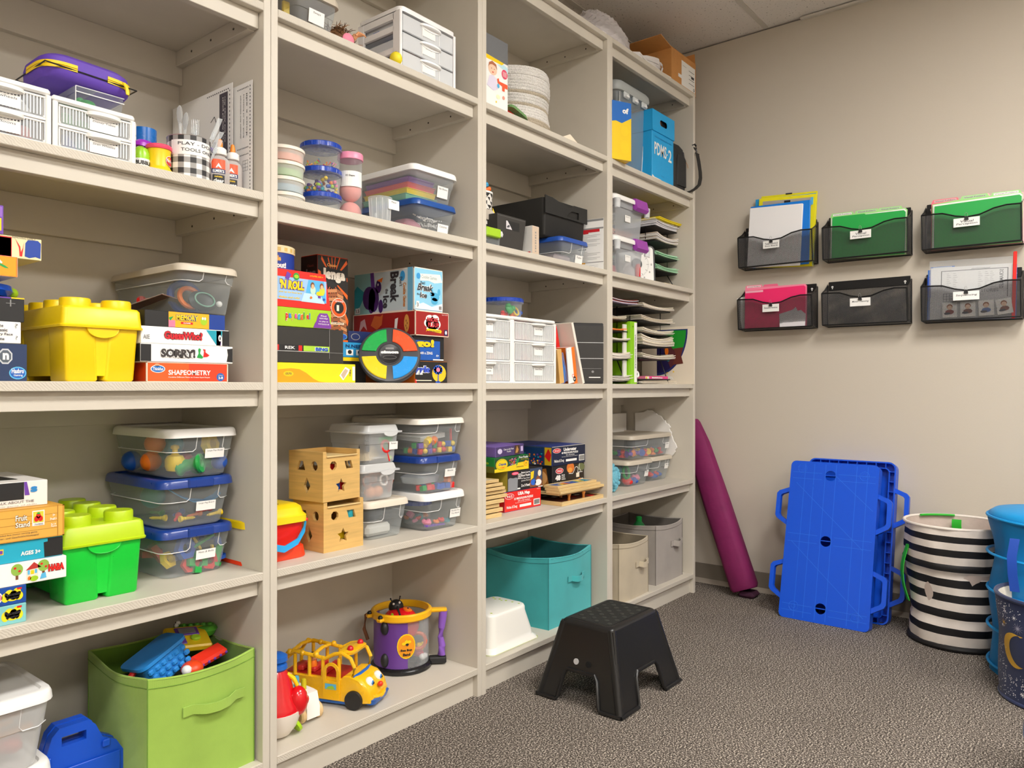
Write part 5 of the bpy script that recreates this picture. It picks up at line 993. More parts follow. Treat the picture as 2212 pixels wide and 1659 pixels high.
for lab, zz, pc_ in (('lower', Z2+.01, (('cube', 'red', .035, .03, .016, .034), ('plate', 'yellow', .068, .022, .040, .020), ('cylinder bead', 'teal', .10, .02, .095, .03), ('plate', 'green', .03, .07, .05, .02))), ('upper', Z2+.1492, (('plate', 'red', .045, .025, .085, .022), ('cube', 'yellow', .04, .03, .065, .03), ('plate', 'blue', .055, .022, .036, .018), ('plate', 'red', .078, .024, .036, .018), ('plate', 'green', .024, .072, .045, .018), ('plate', 'yellow', .026, .058, .028, .018)))):
    for kd, cn, dx, dy, dz, s in pc_:
        piece(kd, cn, (1.2985+dx, 1.703+dy, zz-.01+dz), s, (85 if kd == 'plate' else 0, 0 if dx > .03 else 0, 0 if dx > .035 else 90), f'showing through the {lab} wooden cube', name='shape_block')
def fliptop(label, x0, x1, y0, y1, z0, h, tag=None, group=None):
    T = clearbin(label, x0, x1, y0, y1, z0, h-.020, None, 0, .006, CLR('#eceff1', .26, .2), tag=tag, tagat=(.034, .024, .024, .42), ridge=False, r=.016, group=group)
    X, Y = (x1-x0)/2, (y1-y0)/2; hb = h-.020; g = G(); cl = CLR('#f1f3f4', .5, .25)
    g.loft([(hb-.004, X, Y, .016), (hb-.003, X+.004, Y+.004, .018), (hb+.001, X+.004, Y+.004, .018), (hb+.002, X-.006, Y-.006, .014), (hb+.017, X-.010, Y-.010, .014), (h, X-.013, Y-.013, .012), (h, X-.022, Y-.022, .01), (h-.004, X-.024, Y-.024, .01)], cl, 4, False, True)
    pr = [(.028*math.cos(R(a)), hb-.002-.012*math.sin(R(a))) for a in range(0, 181, 20)]; g.T = Matrix.Translation((.02, 0, 0)); g.prism(pr, -Y-.006, -Y-.003, cl, 'y'); g.build('lid', T); return T
clearbin('clear bin with beige lid, bottom of the stack beside the wooden cubes', 1.466, 1.640, 1.715, 2.02, Z2, .1165, M('#ddd3c3', .4), .016, .012, r=.02, group='bins beside the wooden cubes', step=.55)
fliptop('clear flip-top box holding toy food, middle of its stack', 1.452, 1.606, 1.728, 1.92, Z2+.117, .108, None, 'bins beside the wooden cubes')
fliptop('clear flip-top box labelled Farmers, top of its stack', 1.466, 1.612, 1.725, 1.92, Z2+.2255, .115, ['Farmers'], 'bins beside the wooden cubes')
w_ = 'in the flip-top box labelled Farmers'; z0 = Z2+.2255
g = G(); g.loft([(0, .05, .06, .03), (.035, .04, .05, .03), (.055, .015, .02, .01)], M('#c8b48e', .9, 'cloth'), 5); solo(g, 'burlap_pouch', 'tan burlap pouch '+w_, 'pouch', (1.527, 1.83, z0+.008), 20)
for kd, cn, x, y, z, s, r_ in (('ring', 'red', 1.558, 1.742, .05, .034, (80, 20, 0)), ('bar', 'red', 1.565, 1.742, .022, .016, (0, 70, 0)), ('plate', 'green', 1.575, 1.76, .058, .026, (80, 0, 0)), ('blob', 'lime', 1.578, 1.75, .012, .02, (0, 0, 0)), ('plate', 'black', 1.50, 1.77, .055, .022, (80, 20, 0)), ('plate', 'white', 1.56, 1.78, .016, .035, (4, 0, 0))): piece(kd, cn, (x, y, z0+z), s, r_, w_)
w_ = 'in the middle flip-top box'; z0 = Z2+.117
bm_ = M('#8a4e2c', .5)
for i, (x, y, z, s) in enumerate(((1.545, 1.765, .022, .036), (1.515, 1.765, .022, .036))): piece('ball', 'orange', (x, y, z0+z), s, (0, 0, 0), w_, M('#d08a5a', .5), 'toy_pumpkin', lab='pale orange toy pumpkin '+w_)
for i, (x, z) in enumerate(((1.50, .055), (1.53, .062), (1.56, .058))): piece('ring', 'brown', (x, 1.76+.01*i, z0+z), .030, (80, 10*i, 0), w_, bm_, 'toy_pretzel', lab='brown ring-shaped toy food '+w_)
piece('ring', 'white', (1.565, 1.758, z0+.055), .03, (85, 0, 0), w_)
g = G()
for k in range(7): g.tube([(.0, 0, 0), (.012*math.cos(k), .004*math.sin(k*2), .02), (.02*math.cos(k*.9), .0, .04+.004*k % .01)], .0009, M('#b5532c', .5), 4)
solo(g, 'toy_roots', 'thin orange root-like toy '+w_, 'toy', (1.583, 1.755, z0+.015))
g = G(); g.box(1.50, 1.60, 1.76, 1.95, Z2+.004, Z2+.04, M('#dcd9d2', .8), .01); solo(g, 'paper_stack', 'pale paper stack inside the beige-lidded bin by the cubes', 'paper'); g = G(); g.box(1.50, 1.61, 1.80, 1.95, Z2+.042, Z2+.09, M('#4b525a', .7), .015); solo(g, 'dark_pouch', 'dark grey pouch inside the beige-lidded bin by the cubes', 'pouch')
clearbin('clear bin with white lid, bottom of the stack by the upright', 1.668, 1.864, 1.682, 2.02, Z2, .1195, WLID, .018, .014, tag=['My Little Pony', 'Toy Beads'], tagat=(.048, .028, .024, .32), group='bins beside the second upright')
clearbin('clear bin with blue lid labelled Blocks, middle of its stack', 1.655, 1.850, 1.685, 2.02, Z2+.1200, .1165, BLID, .016, .014, tag=['Blocks'], tagat=(.048, .026, .015, .46), latch=True, group='bins beside the second upright')
clearbin('clear bin with cream lid holding wooden beads, top of its stack', 1.645, 1.866, 1.685, 2.03, Z2+.2370, .1185, M('#e9e4da', .4), .014, .014, group='bins beside the second upright', step=.7)
w_ = 'in the cream-lidded bin of wooden beads'; z0 = Z2+.2420
scatter(['cube', 'ball', 'cylinder bead', 'cylinder bead'], ['yellow', 'orange', 'green', 'blue', 'red', 'purple'], 44, (1.672, 1.842, 1.712, 1.80, z0), .019, w_, 11, 'bead', 2)
for k, (x, cn) in enumerate(((1.71, 'yellow'), (1.735, 'orange'))): piece('cylinder bead', cn, (x, 1.715, z0+.042), .024, (0, 70, 20), w_)
piece('bar', 'red', (1.815, 1.715, z0+.058), .016, (0, 88, 0), w_, None, 'toy_string')
g = G()
for k in range(7): g.box(-.06, .06, -.05, .05, .0022*k, .0022*k+.0012, (W, M('#cfcac2', .6))[k % 2])
solo(g, 'card_pack', 'pack of white cards lying on the wooden beads', 'cards', (1.735, 1.77, z0+.048), 6, None, (R(3), R(-5), R(4)))
w_ = 'in the blue-lidded Blocks bin'; z0 = Z2+.125
scatter(['cube'], ['blue', 'red', 'green', 'purple', 'blue', 'red'], 20, (1.685, 1.833, 1.71, 1.76, z0), .019, w_, 12, 'block', 1); piece('cube', 'orange', (1.803, 1.718, z0+.030), .018, (0, 0, 10), w_)
g = G(); g.loft([(0, .055, .04, .02), (.02, .06, .045, .02), (.03, .04, .03, .02)], CLR('#e8ecee', .5, .15), 5); solo(g, 'zip_bag', 'clear crinkled zip bag lying on the blocks', 'bag', (1.735, 1.775, z0+.022), 10)
w_ = 'in the lowest white-lidded bin by the upright'; z0 = Z2
twist_jar('round tub with blue lid inside the lowest bin by the upright', 1.745, 1.80, z0+.012, .048, .075)
heap('', 'toy_part', 'toy', ['blob', 'cube'], ['purple', 'pink', 'orange', 'teal', 'red'], 12, (1.745, 1.80), .035, z0+.024, .02, .018, 'inside the blue-lidded tub', 8)
for kd, cn, x, z, s in (('bar', 'purple', 1.73, .014, .028), ('blob', 'pink', 1.71, .025, .03), ('blob', 'orange', 1.752, .022, .02), ('blob', 'red', 1.775, .025, .022), ('bar', 'purple', 1.765, .012, .022), ('blob', 'teal', 1.80, .02, .024)): piece(kd, cn, (x, 1.718, z0+z), s, (0, 5, 8), w_)

# ---- bottom shelf
T = thing('toy_bus', 'yellow plastic toy bus with eyes, blue wheels and open roof', 'toy vehicle', (1.428, 1.822, Z1), -68)
by = M('#f5bd1a', .25, None, 0, .5, .3, .3); bb = M('#1f64c0', .3); g = G(); L0, WB_ = .15, .056
# lower body, bonnet
prof = [(-.140, .018), (-.146, .045), (-.142, .082), (.060, .082), (.064, .092), (.085, .094), (.118, .084), (.140, .062), (.150, .035), (.146, .020), (.12, .016)]
def shell(pr, hw, m, ins=.012):
    rr = []
    for y, sc in ((-hw, .93), (-hw+ins*.4, .985), (-hw+ins, 1), (hw-ins, 1), (hw-ins*.4, .985), (hw, .93)):
        rr.append([(x*sc, y, .05+(z-.05)*sc) for x, z in pr])
    g.rings(rr, m)
shell(prof, WB_, by); g.build('body', T)
g = G(); g.box(-.135, .09, -WB_+.002, WB_-.002, .008, .022, bb, .004); g.loft([(.014, .016, .045, .012, .137, 0), (.030, .020, .050, .014, .139, 0)], bb, 4); g.build('sill', T)
g = G()
def rail(pts, r=.0058): g.tube(pts, r, by, 8)
for sy in (-1, 1):
    y = sy*(WB_-.006); rail([(-.142, y, .08), (-.140, y, .115), (-.126, y, .138), (-.10, y, .146), (-.04, y, .140), (.0, y, .134), (.03, y, .150), (.055, y, .155), (.082, y, .142), (.094, y, .118), (.088, y, .086)])
    for x in (-.10, -.052, -.008, .045): rail([(x, y, .08), (x, y, .140)], .0055)
    for x in (-.118, -.075, -.03): g.lathe([(.009, -.004), (.009, .004)], by, 10, (x, y)) if 0 else g.ball((x, y, .143), .0085, by, 10, 6)
for x, z in ((-.140, .115), (-.11, .145), (-.04, .140)): rail([(x, -WB_+.006, z), (x, 0, z+.006), (x, WB_-.006, z)])
g.loft([(.150, .024, .048, .02, .062, 0), (.157, .026, .05, .02, .062, 0), (.161, .018, .04, .02, .060, 0)], by, 5); g.build('roof_frame', T)
g = G(); y = -WB_-.0012
g.T = Matrix.Translation((.025, y, .0)) @ Matrix.Rotation(R(90), 4, 'X')
dout = [(-.026, .022), (.026, .022), (.026, .10)]+[(.026*math.cos(R(a)), .10+.028*math.sin(R(a))) for a in range(15, 180, 15)]+[(-.026, .10)]
din = [(-.017, .075), (.017, .075), (.017, .10)]+[(.017*math.cos(R(a)), .10+.019*math.sin(R(a))) for a in range(15, 180, 15)]+[(-.017, .10)]
g.flat([dout, din], by, 0, .004); g.build('door', T)
g = G(); g.T = Matrix.Translation((.025, y-.005, 0)) @ Matrix.Rotation(R(90), 4, 'X'); g.add([(-.019, .052, 0), (.017, .052, 0), (.017, .068, 0), (-.019, .068, 0)], [(0, 1, 2, 3)], SKY); g.add([(-.016, .053, .0003), (.014, .053, .0003), (.006, .063, .0003), (-.008, .060, .0003)], [(0, 1, 2, 3)], LIM); g.build('sticker', T)
g = G(); g.box(-.135, .06, -WB_+.01, WB_-.01, .080, .084, M('#b5241c', .4))
for x in (-.10, -.06, -.02): g.box(x, x+.02, -.04, .04, .084, .10, M('#c8302a', .4), .004)
g.build('seats', T)
g = G(); g.tube([(.090, -WB_+.004, .088), (.096, -.02, .090), (.096, .02, .090), (.090, WB_-.004, .088)], .005, bb, 8); g.build('windscreen_ledge', T)
for sy in (-1, 1):
    for x in (.096, -.085):
        g = G(); g.T = Matrix.Translation((x, sy*(WB_-.001), .027)) @ Matrix.Rotation(R(90*sy), 4, 'X'); g.lathe([(.0265, -.009), (.0275, -.004), (.0275, .004), (.024, .009), (.018, .0095)], M('#1e1e20', .45), 26)
        g.lathe([(.017, .0096), (.016, .012), (.011, .0125), (.010, .010), (.006, .010), (.005, .013)], bb, 20); g.build('wheel', T)
    g = G(); g.T = Matrix.Translation((.128, sy*.026, .070)); g.ball((0, 0, 0), .0135, W, 14, 9, 1.2); g.ball((.0085, 0, .001), .0075, M('#2f7fd0', .3), 10, 7); g.ball((.0135, 0, .001), .004, K, 8, 6); g.build('eye', T)
    g = G(); g.T = Matrix.Translation((.070, sy*.030, .162)); g.ball((0, 0, 0), .0095, M('#c81e28', .2), 12, 8, 1.1); g.build('lamp', T)
g = G(); g.ball((.151, 0, .060), .008, M('#e8381c', .3), 12, 8); g.build('nose', T)
g = G(); g.tube([(.142, -.040, .036), (.152, -.02, .030), (.155, 0, .028), (.152, .02, .030), (.142, .04, .036)], .006, by, 8); g.build('bumper', T)
g = G(); g.ball((0, 0, .02), .011, M('#e0a878', .5), 12, 8); g.ball((0, .002, .026), .011, K, 12, 8, .8); g.lathe([(.010, -.012), (.012, 0), (.008, .012)], ORG, 12); solo(g, 'toy_passenger', 'small toy passenger with black hair riding in the yellow bus', 'toy', (1.383, 1.862, Z1+.105))
# white wooden peg truck
T = thing('peg_truck', 'white wooden toy truck with pink, blue and yellow pegs', 'toy vehicle', (1.290, 1.735, Z1)); wt = M('#f1eeea', .35); nw = M('#e0bf8c', .5, 'wood')
g = G(); pr = [(0, .012), (.0, .040), (.012, .078), (.028, .080), (.140, .080), (.140, .020), (.110, .012)]; g.prism(pr, -.021, .021, wt, 'x'); g.build('body', T)
for sx in (-1, 1):
    for y in (.022, .108): g = G(); g.T = Matrix.Translation((sx*.028, y, .0225)) @ Matrix.Rotation(R(90*sx), 4, 'Y'); g.lathe([(.021, -.007), (.0225, -.004), (.0225, .004), (.018, .008), (.004, .009)], nw, 24); g.build('wheel', T)
g = G(); g.T = Matrix.Translation((-.0215, .016, .045)) @ Matrix.Rotation(R(-90), 4, 'Y'); g.lathe([(.003, 0), (.003, .001)], BLU, 10); g.build('axle_pin', T)
for y, m in ((.045, M('#c8b818', .4)), (.078, M('#5aa8c8', .4)), (.111, M('#e0a0a8', .4))): g = G(); g.lathe([(.0075, .07), (.0075, .103), (.006, .108), (.002, .110)], m, 14, (0, y)); g.build('peg', T)
# red and white wobbling toy, half hidden by the upright
T = thing('wobble_toy', 'red and white wobbling toy with blue hat, half hidden by the upright', 'toy', (1.178, 1.742, Z1)); g = G()
rd = M('#d6101c', .2, None, 0, .5, .3, .4)
g.lathe([(.012, 0), (.035, .008), (.052, .030), (.062, .060), (.064, .072)], M('#efe6da', .3), 28); g.build('white_bowl', T)
g = G(); g.lathe([(.062, .070), (.060, .085), (.045, .11), (.036, .15), (.024, .175)], rd, 24); g.ball((.038, -.040, .092), .026, rd, 14, 9, 1.5); g.ball((.060, -.030, .085), .017, rd, 12, 8, 1.0); g.build('red_body', T)
g = G(); g.lathe([(.024, .175), (.028, .180), (.026, .19), (.018, .196)], bb, 20); g.lathe([(.016, .194), (.028, .200), (.027, .212), (.014, .220)], bb, 20); g.build('blue_hat', T)
g = G(); g.T = Matrix.Translation((.040, -.022, .026)) @ Matrix.Rotation(R(60), 4, 'Y'); g.lathe([(.024, -.004), (.025, .004), (.018, .006)], M('#a6d414', .3), 20); g.build('lime_foot', T)
g = G(); g.tube([(.018, -.02, .165), (.032, -.028, .150), (.040, -.034, .13)], [.005, .006, .005], YEL, 8); g.ball((.044, -.036, .122), .007, LIM, 8, 6); g.build('yellow_arm', T)
# drum of instruments
T = thing('toy_drum', 'purple and clear toy drum printed Bee Bop Band with purple handle', 'toy drum', (1.735, 1.862, Z1)); pu = M('#6a3f96', .35); dy = M('#f3b81a', .3)
g = G(); g.lathe([(.096, 0), (.101, .003), (.101, .012), (.096, .018), (.090, .020)], M('#17171a', .25), 48); g.build('base', T)
def arcwall(a0, a1, r, z0, z1, m, n=20): g.rings([[(r*math.cos(R(a0+(a1-a0)*i/n)), r*math.sin(R(a0+(a1-a0)*i/n)), z) for i in range(n+1)] for z in (z0, z1)], m, False, False, False)
view = -132
g = G(); arcwall(view-125, view+12, .0905, .018, .172, pu, 30); arcwall(view-125, view+12, .0885, .018, .172, pu, 30); g.build('purple_wall', T)
g = G(); arcwall(view+12, view+235, .090, .018, .172, CLR('#dfe4e8', .20, .06), 40); g.build('clear_wall', T)
g = G(); g.lathe([(.089, .168), (.097, .168), (.1, .172), (.1, .188), (.096, .192), (.090, .192), (.0885, .186), (.089, .170)], dy, 56, (0, 0), False, False)
for a in (view-78, view-40): x, y = .104*math.cos(R(a)), .104*math.sin(R(a)); g.T = Matrix.Translation((x, y, .176)) @ Matrix.Rotation(R(a), 4, 'Z'); g.box(-.008, .012, -.011, .011, -.006, .006, dy, .004); g.T = None
g.build('rim', T)
for a in (view-78, view-40): g = G(); x, y = .106*math.cos(R(a)), .106*math.sin(R(a)); g.ball((x, y, .184), .008, K, 12, 8); g.build('knob', T)
g = G()
for a in (view-36,): 
    g.T = Matrix.Rotation(R(a), 4, 'Z') @ Matrix.Translation((.0915, 0, 0)); g.ball((0, 0, .148), .014, K, 12, 8, 1.5, 1); g.ball((0, 0, .045), .014, K, 12, 8, 1.6, 1)
g.build('black_foot', T)
g = G(); a = R(view+88); hx_, hy_ = math.cos(a), math.sin(a)
g.T = Matrix.Rotation(a, 4, 'Z'); g.tube([(.132, 0, .030), (.134, 0, .060), (.129, 0, .09), (.132, 0, .12), (.136, 0, .155), (.138, 0, .176)], [.013, .012, .0095, .011, .0135, .014], M('#8a5cc0', .35), 12); g.build('handle_grip', T)
g = G(); g.T = Matrix.Rotation(a, 4, 'Z'); g.box(.092, .150, -.013, .013, .174, .186, dy, .004); g.build('handle_bracket', T)
g = G(); g.T = Matrix.Rotation(a, 4, 'Z'); g.box(.09, .148, -.015, .015, .004, .026, K, .004); g.build('handle_foot', T)
g = G(); g.T = Matrix.Rotation(R(view-100), 4, 'Z'); g.tube([(.098, 0, .178), (.118, 0, .165), (.124, 0, .12), (.112, 0, .085)], .006, BRN, 8); g.build('strap', T)
g = G()
def dp(u, v, e): an = R(view+4)+(u)/.0905; return ((.0905+e)*math.cos(an), (.0905+e)*math.sin(an), v)
for k, (rx, rz_, m) in enumerate(((.030, .040, YEL), (.0265, .036, M('#f09a1c', .4)))):
    g.add([dp(.008+rx*math.cos(R(18*i)), .092+rz_*math.sin(R(18*i)), .0012+.0006*k) for i in range(20)], [tuple(range(20))], m)
text(g, 'Bee Bop', lambda a_, b_: dp(-.010+.036*a_, .075+.009*b_, .003), K, .05); text(g, 'Band', lambda a_, b_: dp(-.003+.023*a_, .062+.009*b_, .003), K, .05)
for cx, cz, rx, rz_, m in ((.008, .105, .006, .008, YEL), (-.001, .101, .006, .005, YEL), (.017, .106, .006, .005, YEL), (.010, .098, .005, .004, K)): g.add([dp(cx+rx*math.cos(R(30*i)), cz+rz_*math.sin(R(30*i)), .0027+.0001*(m is K)) for i in range(12)], [tuple(range(12))], m)
g.build('printed_badge', T)
# ladybird inside
T = thing('toy_ladybird', 'red toy ladybird with black head and coloured button spots, in the drum', 'toy', (1.720, 1.852, Z1+.138), 0, None, (R(38), R(-8), R(-30)))
g = G(); g.lathe([(.058, 0), (.062, .008), (.056, .026), (.038, .040), (.012, .046)], M('#d8141c', .25), 30); g.build('wings', T)
g = G(); g.ball((0, .055, .026), .025, K, 16, 10); g.box(-.003, .003, -.055, .05, .040, .0475, K, .001); g.box(-.004, .004, -.062, -.02, .010, .036, K, .001)
for sx in (-1, 1): g.tube([(sx*.010, .06, .045), (sx*.016, .068, .058)], .002, K, 5); g.ball((sx*.016, .068, .059), .003, K, 8, 5)
g.build('head', T)
g = G()
for sx in (-1, 1): g.ball((sx*.010, .052, .050), .004, W, 8, 6)
g.build('eyes', T)
for x, y, m in ((-.030, .016, LIM), (-.032, -.024, YEL), (.032, -.010, TEAL), (.030, .028, ORG)):
    g = G(); g.T = Matrix.Translation((x, y, .032)) @ Matrix.Rotation(math.atan2(x, .05)*1.0, 4, 'Y') @ Matrix.Rotation(-math.atan2(y, .06), 4, 'X'); g.lathe([(.0155, 0), (.0155, .005), (.012, .007), (.004, .0065)], m, 20); g.ball((0, 0, .007), .003, K, 8, 5); g.build('button_spot', T)
w_ = 'inside the clear toy drum'
piece('blob', 'pink', (1.765, 1.82, Z1+.045), .05, (0, 30, 10), w_, M('#d8506a', .4)); piece('ball', 'white', (1.765, 1.795, Z1+.035), .022, (0, 0, 0), w_); piece('ball', 'white', (1.785, 1.803, Z1+.032), .020, (0, 0, 0), w_); piece('ring', 'orange', (1.75, 1.80, Z1+.09), .05, (80, 0, -40), w_, M('#e0642c', .3)); piece('blob', 'yellow', (1.79, 1.83, Z1+.055), .03, (40, 0, 0), w_)
# ================================================================ third bookcase
# ---- shelf five
A = gbox('tall white, grey and yellow toy box showing a baby, open flap', 1.925, 2.058, 1.672, .16, Z5, 2.214, W, W, None, None, cat='box', name='toy_carton')
A.rect('F', 0, .70, 1, 1, M('#6d6f72', .4), 1); A.poly('F', [(0, .66), (.75, .66), (.85, .70), (0, .72)], YEL, 1.5); A.poly('F', [(.55, .64), (1, .58), (1, .66), (.8, .68)], M('#bfe2ec', .4), 1.2)
A.ell('F', .38, .54, .17, .075, M('#f0c8ac', .5), 2); A.poly('F', [(.20, .55), (.24, .62), (.36, .655), (.52, .63), (.56, .56), (.50, .60), (.36, .61), (.26, .59)], M('#b06a48', .5), 3); A.ell('F', .33, .55, .012, .006, K, 4); A.ell('F', .44, .55, .012, .006, K, 4); A.ell('F', .385, .505, .03, .008, RED, 4)
A.poly('F', [(.15, .30), (.25, .44), (.38, .47), (.52, .44), (.58, .30), (.42, .26)], M('#dcd6ea', .5), 3); A.ell('F', .86, .55, .12, .065, M('#e24a6a', .4), 3)
for k in range(6): A.rect('F', .78, .515+.012*k, .94, .519+.012*k, W, 4)
A.poly('F', [(.55, .44), (.62, .46), (.64, .42), (.98, .42), (.98, .36), (.86, .36), (.86, .31), (.76, .31), (.76, .37), (.58, .39)], M('#f0603c', .4), 4); A.ell('F', .60, .35, .05, .03, SKY, 4); A.ell('F', .82, .22, .05, .025, M('#f2a08c', .4), 4); A.ell('F', .52, .12, .025, .013, YEL, 4); A.ell('F', .60, .20, .08, .03, M('#eef2c8', .4), 3); A.done()
g = G(); g.box(0, .128, 0, .0015, 0, .055, M('#a8643a', .6)); o = g.build('carton_flap', A.T); o.location = (.003, .155, .2505); o.rotation_euler = (R(72), 0, 0)
T = thing('rope_basket', 'white coiled rope basket shading to beige at its base', 'basket', (2.300, 1.850, Z5)); rw, rb = M('#f4f1ec', .9, 'fuzz'), M('#c9bda8', .9, 'fuzz')
g1, g2 = G(), G()
for k in range(22):
    z = .006+.0112*k; q = .142+.004*math.sin(k*.5)+(.004 if k > 18 else 0); g_ = g2 if (k < 5 or k in (9, 13)) else g1
    g_.tube([(q*math.cos(R(a))*1.0+.002*math.sin(k+R(3*a)), q*.98*math.sin(R(a)), z+.002*math.sin(R(2*a)+k*.2)) for a in range(0, 360, 12)], .0066, rw if g_ is g1 else rb, 7, True)
o = g1.build('white_coils', T); o['kind'] = 'stuff'; o = g2.build('beige_coils', T); o['kind'] = 'stuff'
g = G(); g.lathe([(.136, .002), (.136, .24)], rw, 30, (0, 0), True, False); g.lathe([(.138, .246), (.12, .252), (.05, .254), (.01, .254)], rw, 30, (0, 0), False, True); g.build('lining', T)
g = G(); T = thing('cloth_puppet', 'crumpled red and green cloth puppet beside the baby box', 'toy', (2.095, 1.685, Z5))
g = G(); g.add([(-.035, .02, 0), (.02, -.005, 0), (-.03, .03, .058), (.028, .0, .02), (.0, .03, .01), (-.04, .03, .03)], [(0, 1, 3, 2), (1, 4, 2, 3), (0, 2, 5), (0, 4, 1)], M('#dc3420', .8, 'cloth')); g.build('red_cloth', T)
g = G(); g.loft([(0, .05, .025, .015), (.012, .046, .022, .015), (.022, .02, .012, .01)], M('#7ba86a', .9, 'fuzz'), 4); g.v = [(p[0]+.035, p[1]+.01, p[2]+.028-.25*p[0]) for p in g.v]; g.build('green_cloth', T)
g = G(); g.ball((.068, .0, .008), .008, RED, 8, 5); g.ball((.05, -.004, .005), .006, PUR, 8, 5); g.build('trim_bead', T)
g = G(); g.add([(0, 0, 0), (.135, .01, 0), (.135, .03, .0), (.0, .05, .0), (.058, .004, .026), (.075, .05, .02)], [(0, 4, 3), (0, 1, 4), (4, 1, 2), (4, 2, 5), (3, 4, 5), (0, 3, 2, 1)], M('#efe4d0', .7)); solo(g, 'folded_card', 'small cream folded card at the shelf edge right of the rope basket', 'card', (2.362, 1.652, Z5+.0005))

# ---- shelf four
T = thing('patterned_cup', 'tall cup with black and white triangle pattern, cut by the upright', 'cup', (2.005, 1.765, Z4)); g = G(); r_ = .052; NC, NR = 22, 14; tw, tk = M('#e6e2dc', .5), K
for j in range(NR):
    for i in range(NC):
        z0, z1 = .004+.19*j/NR, .004+.19*(j+1)/NR; a0, a1 = 2*math.pi*i/NC, 2*math.pi*(i+1)/NC; q = lambda a, z: ((r_-.006+.03*z)*math.cos(a), (r_-.006+.03*z)*math.sin(a), z)
        v = [q(a0, z0), q(a1, z0), q(a1, z1), q(a0, z1)]; d = (i+j) % 2; m1, m2 = (tw, tk) if random.random() < .65 else (tw, tw)
        g.add(v, [(0, 1, 2) if d else (0, 1, 3)], m1); g.add(v, [(0, 2, 3) if d else (1, 2, 3)], m2)
g.lathe([(r_-.001, .194), (r_+.002, .195), (r_+.002, .201), (r_-.002, .202), (r_-.004, .15)], W, 36, (0, 0), False, True); g.build('cup_body', T)
g = G(); g.T = Matrix.Translation((0, -.052, .118)) @ Matrix.Rotation(R(90), 4, 'X'); g.loft([(0, .026, .016, .015), (.002, .028, .018, .016), (.003, .024, .014, .012)], M('#bdb4a8', .5), 5); g.build('oval_plate', T)
g = G(); g.tube([(-.02, -.01, .20), (.02, -.02, .212), (.036, -.026, .22)], .008, M('#f0762a', .5), 8); g.tube([(-.01, .0, .215), (.03, -.02, .235)], .009, M('#3fa6dc', .4), 8); g.build('handles_inside', T)
g = G(); g.add([(.046, -.03, .155), (.062, -.034, .125), (.054, -.03, .10), (.046, -.024, .105), (.050, -.03, .120)], [(0, 1, 2, 3, 4)], YEL); g.box(.047, .055, -.0345, -.033, .11, .12, W); g.build('yellow_tag', T)
T = thing('latch_box', 'small clear box with lime green latch, cut by the upright', 'storage box', (1.962, 1.700, Z4)); g = G(); g.loft([(0, .042, .04, .01), (.034, .044, .042, .01)], CLRS, 3, True, False); g.loft([(.034, .052, .048, .012), (.042, .053, .05, .012), (.052, .050, .047, .01), (.053, .044, .04, .01)], CLR('#f4f6f6', .7, .3), 3, True, True); g.build('clear_body', T)
g = G(); g.box(-.045, .030, -.054, -.03, .026, .056, LIM, .003); g.build('latch', T)
T = thing('file_box', 'black card file box with label window, in front of the large black bin', 'box', (1.999, 1.672, Z4)); kb = M('#353331', .5, 'card')
g = G(); g.prism([(.004, 0), (.142, 0), (.163, .119), (.002, .119)], 0, .17, kb, 'y'); g.build('carton', T)
A = Art(T, .160, .17, .118); A.rect('F', .30, .60, .78, .86, K, 1); A.poly('F', [(.31, .61), (.52, .61), (.44, .74), (.36, .85), (.31, .85)], M('#d8d4d8', .5), 2); 
for k in range(3): A.poly('F', [(.34+.03*k, .64), (.40+.02*k, .72), (.38+.02*k, .73), (.33+.03*k, .66)], INK, 3)
A.rect('F', .03, .96, .99, .965, GRY, 1); A.done()
g = G(); g.box(0, .135, 0, .10, 0, .006, W, .002); solo(g, 'white_board', 'thin white board lying on the black file box', 'board', (2.012, 1.70, Z4+.1195), 0, None, (0, 0, R(0)))
A = gbox('upright cream booklet box with black lettering beside the file box', 2.193, 2.234, 1.667, .16, Z4, 1.603, M('#efe8e2', .6), M('#cdb9a4', .6), W, name='booklet_box', cat='box')
for k in range(8): A.rect('F', .42, .12+.09*k, .58, .16+.09*k+.02*(k % 2), GRY, 1)
A.txt('L', 'Sensory', .60, .30, .75, .90, INK, 3, .01, 0, 270); A.txt('L', 'Activities for kids', .45, .12, .52, .9, INK, 3, 0, 0, 270); A.txt('L', 'Family cards', .32, .15, .38, .85, INK, 3, 0, 0, 270); A.rect('L', .85, .06, .95, .12, RED, 2); A.done()
# large black fabric bin lying behind, open to the side
T = thing('black_bin', 'large black fabric bin with cut-out handle, resting on the blue-lidded bin', 'bin', (2.345, 1.735, 1.6015)); kf = M('#22211f', .75, 'card'); g = G()
g.loft([(0, .135, .145, .012, .15, .15), (.004, .139, .15, .012, .15, .15), (.145, .146, .157, .014, .15, .15)], kf, 3, True, False); g.loft([(.145, .143, .154, .014, .15, .15), (.006, .136, .146, .012, .15, .15)], M('#161615', .8), 3, False, True); g.build('cloth_side', T, 50)
g = G(); g.T = Matrix.Translation((.15, -.0085, .095)) @ Matrix.Rotation(R(90), 4, 'X')
g.flat([[(-.145, -.01), (.147, -.01), (.147, .052), (.05, .050), (.02, .035), (-.06, .048), (-.1, .056), (-.145, .058)], [(.0, -.002), (.085, -.002), (.085, .026), (.035, .024), (.01, .012)]], kf, 0, .004); g.build('handle_panel', T)
clearbin('clear bin with blue lid carrying the large black bin', 2.395, 2.600, 1.680, 1.985, Z4, .1050, M('#2450a8', .35), .015, .013, tag=['Puzzles'], tagat=(.05, .038, .012, .08), r=.022, step=.5)
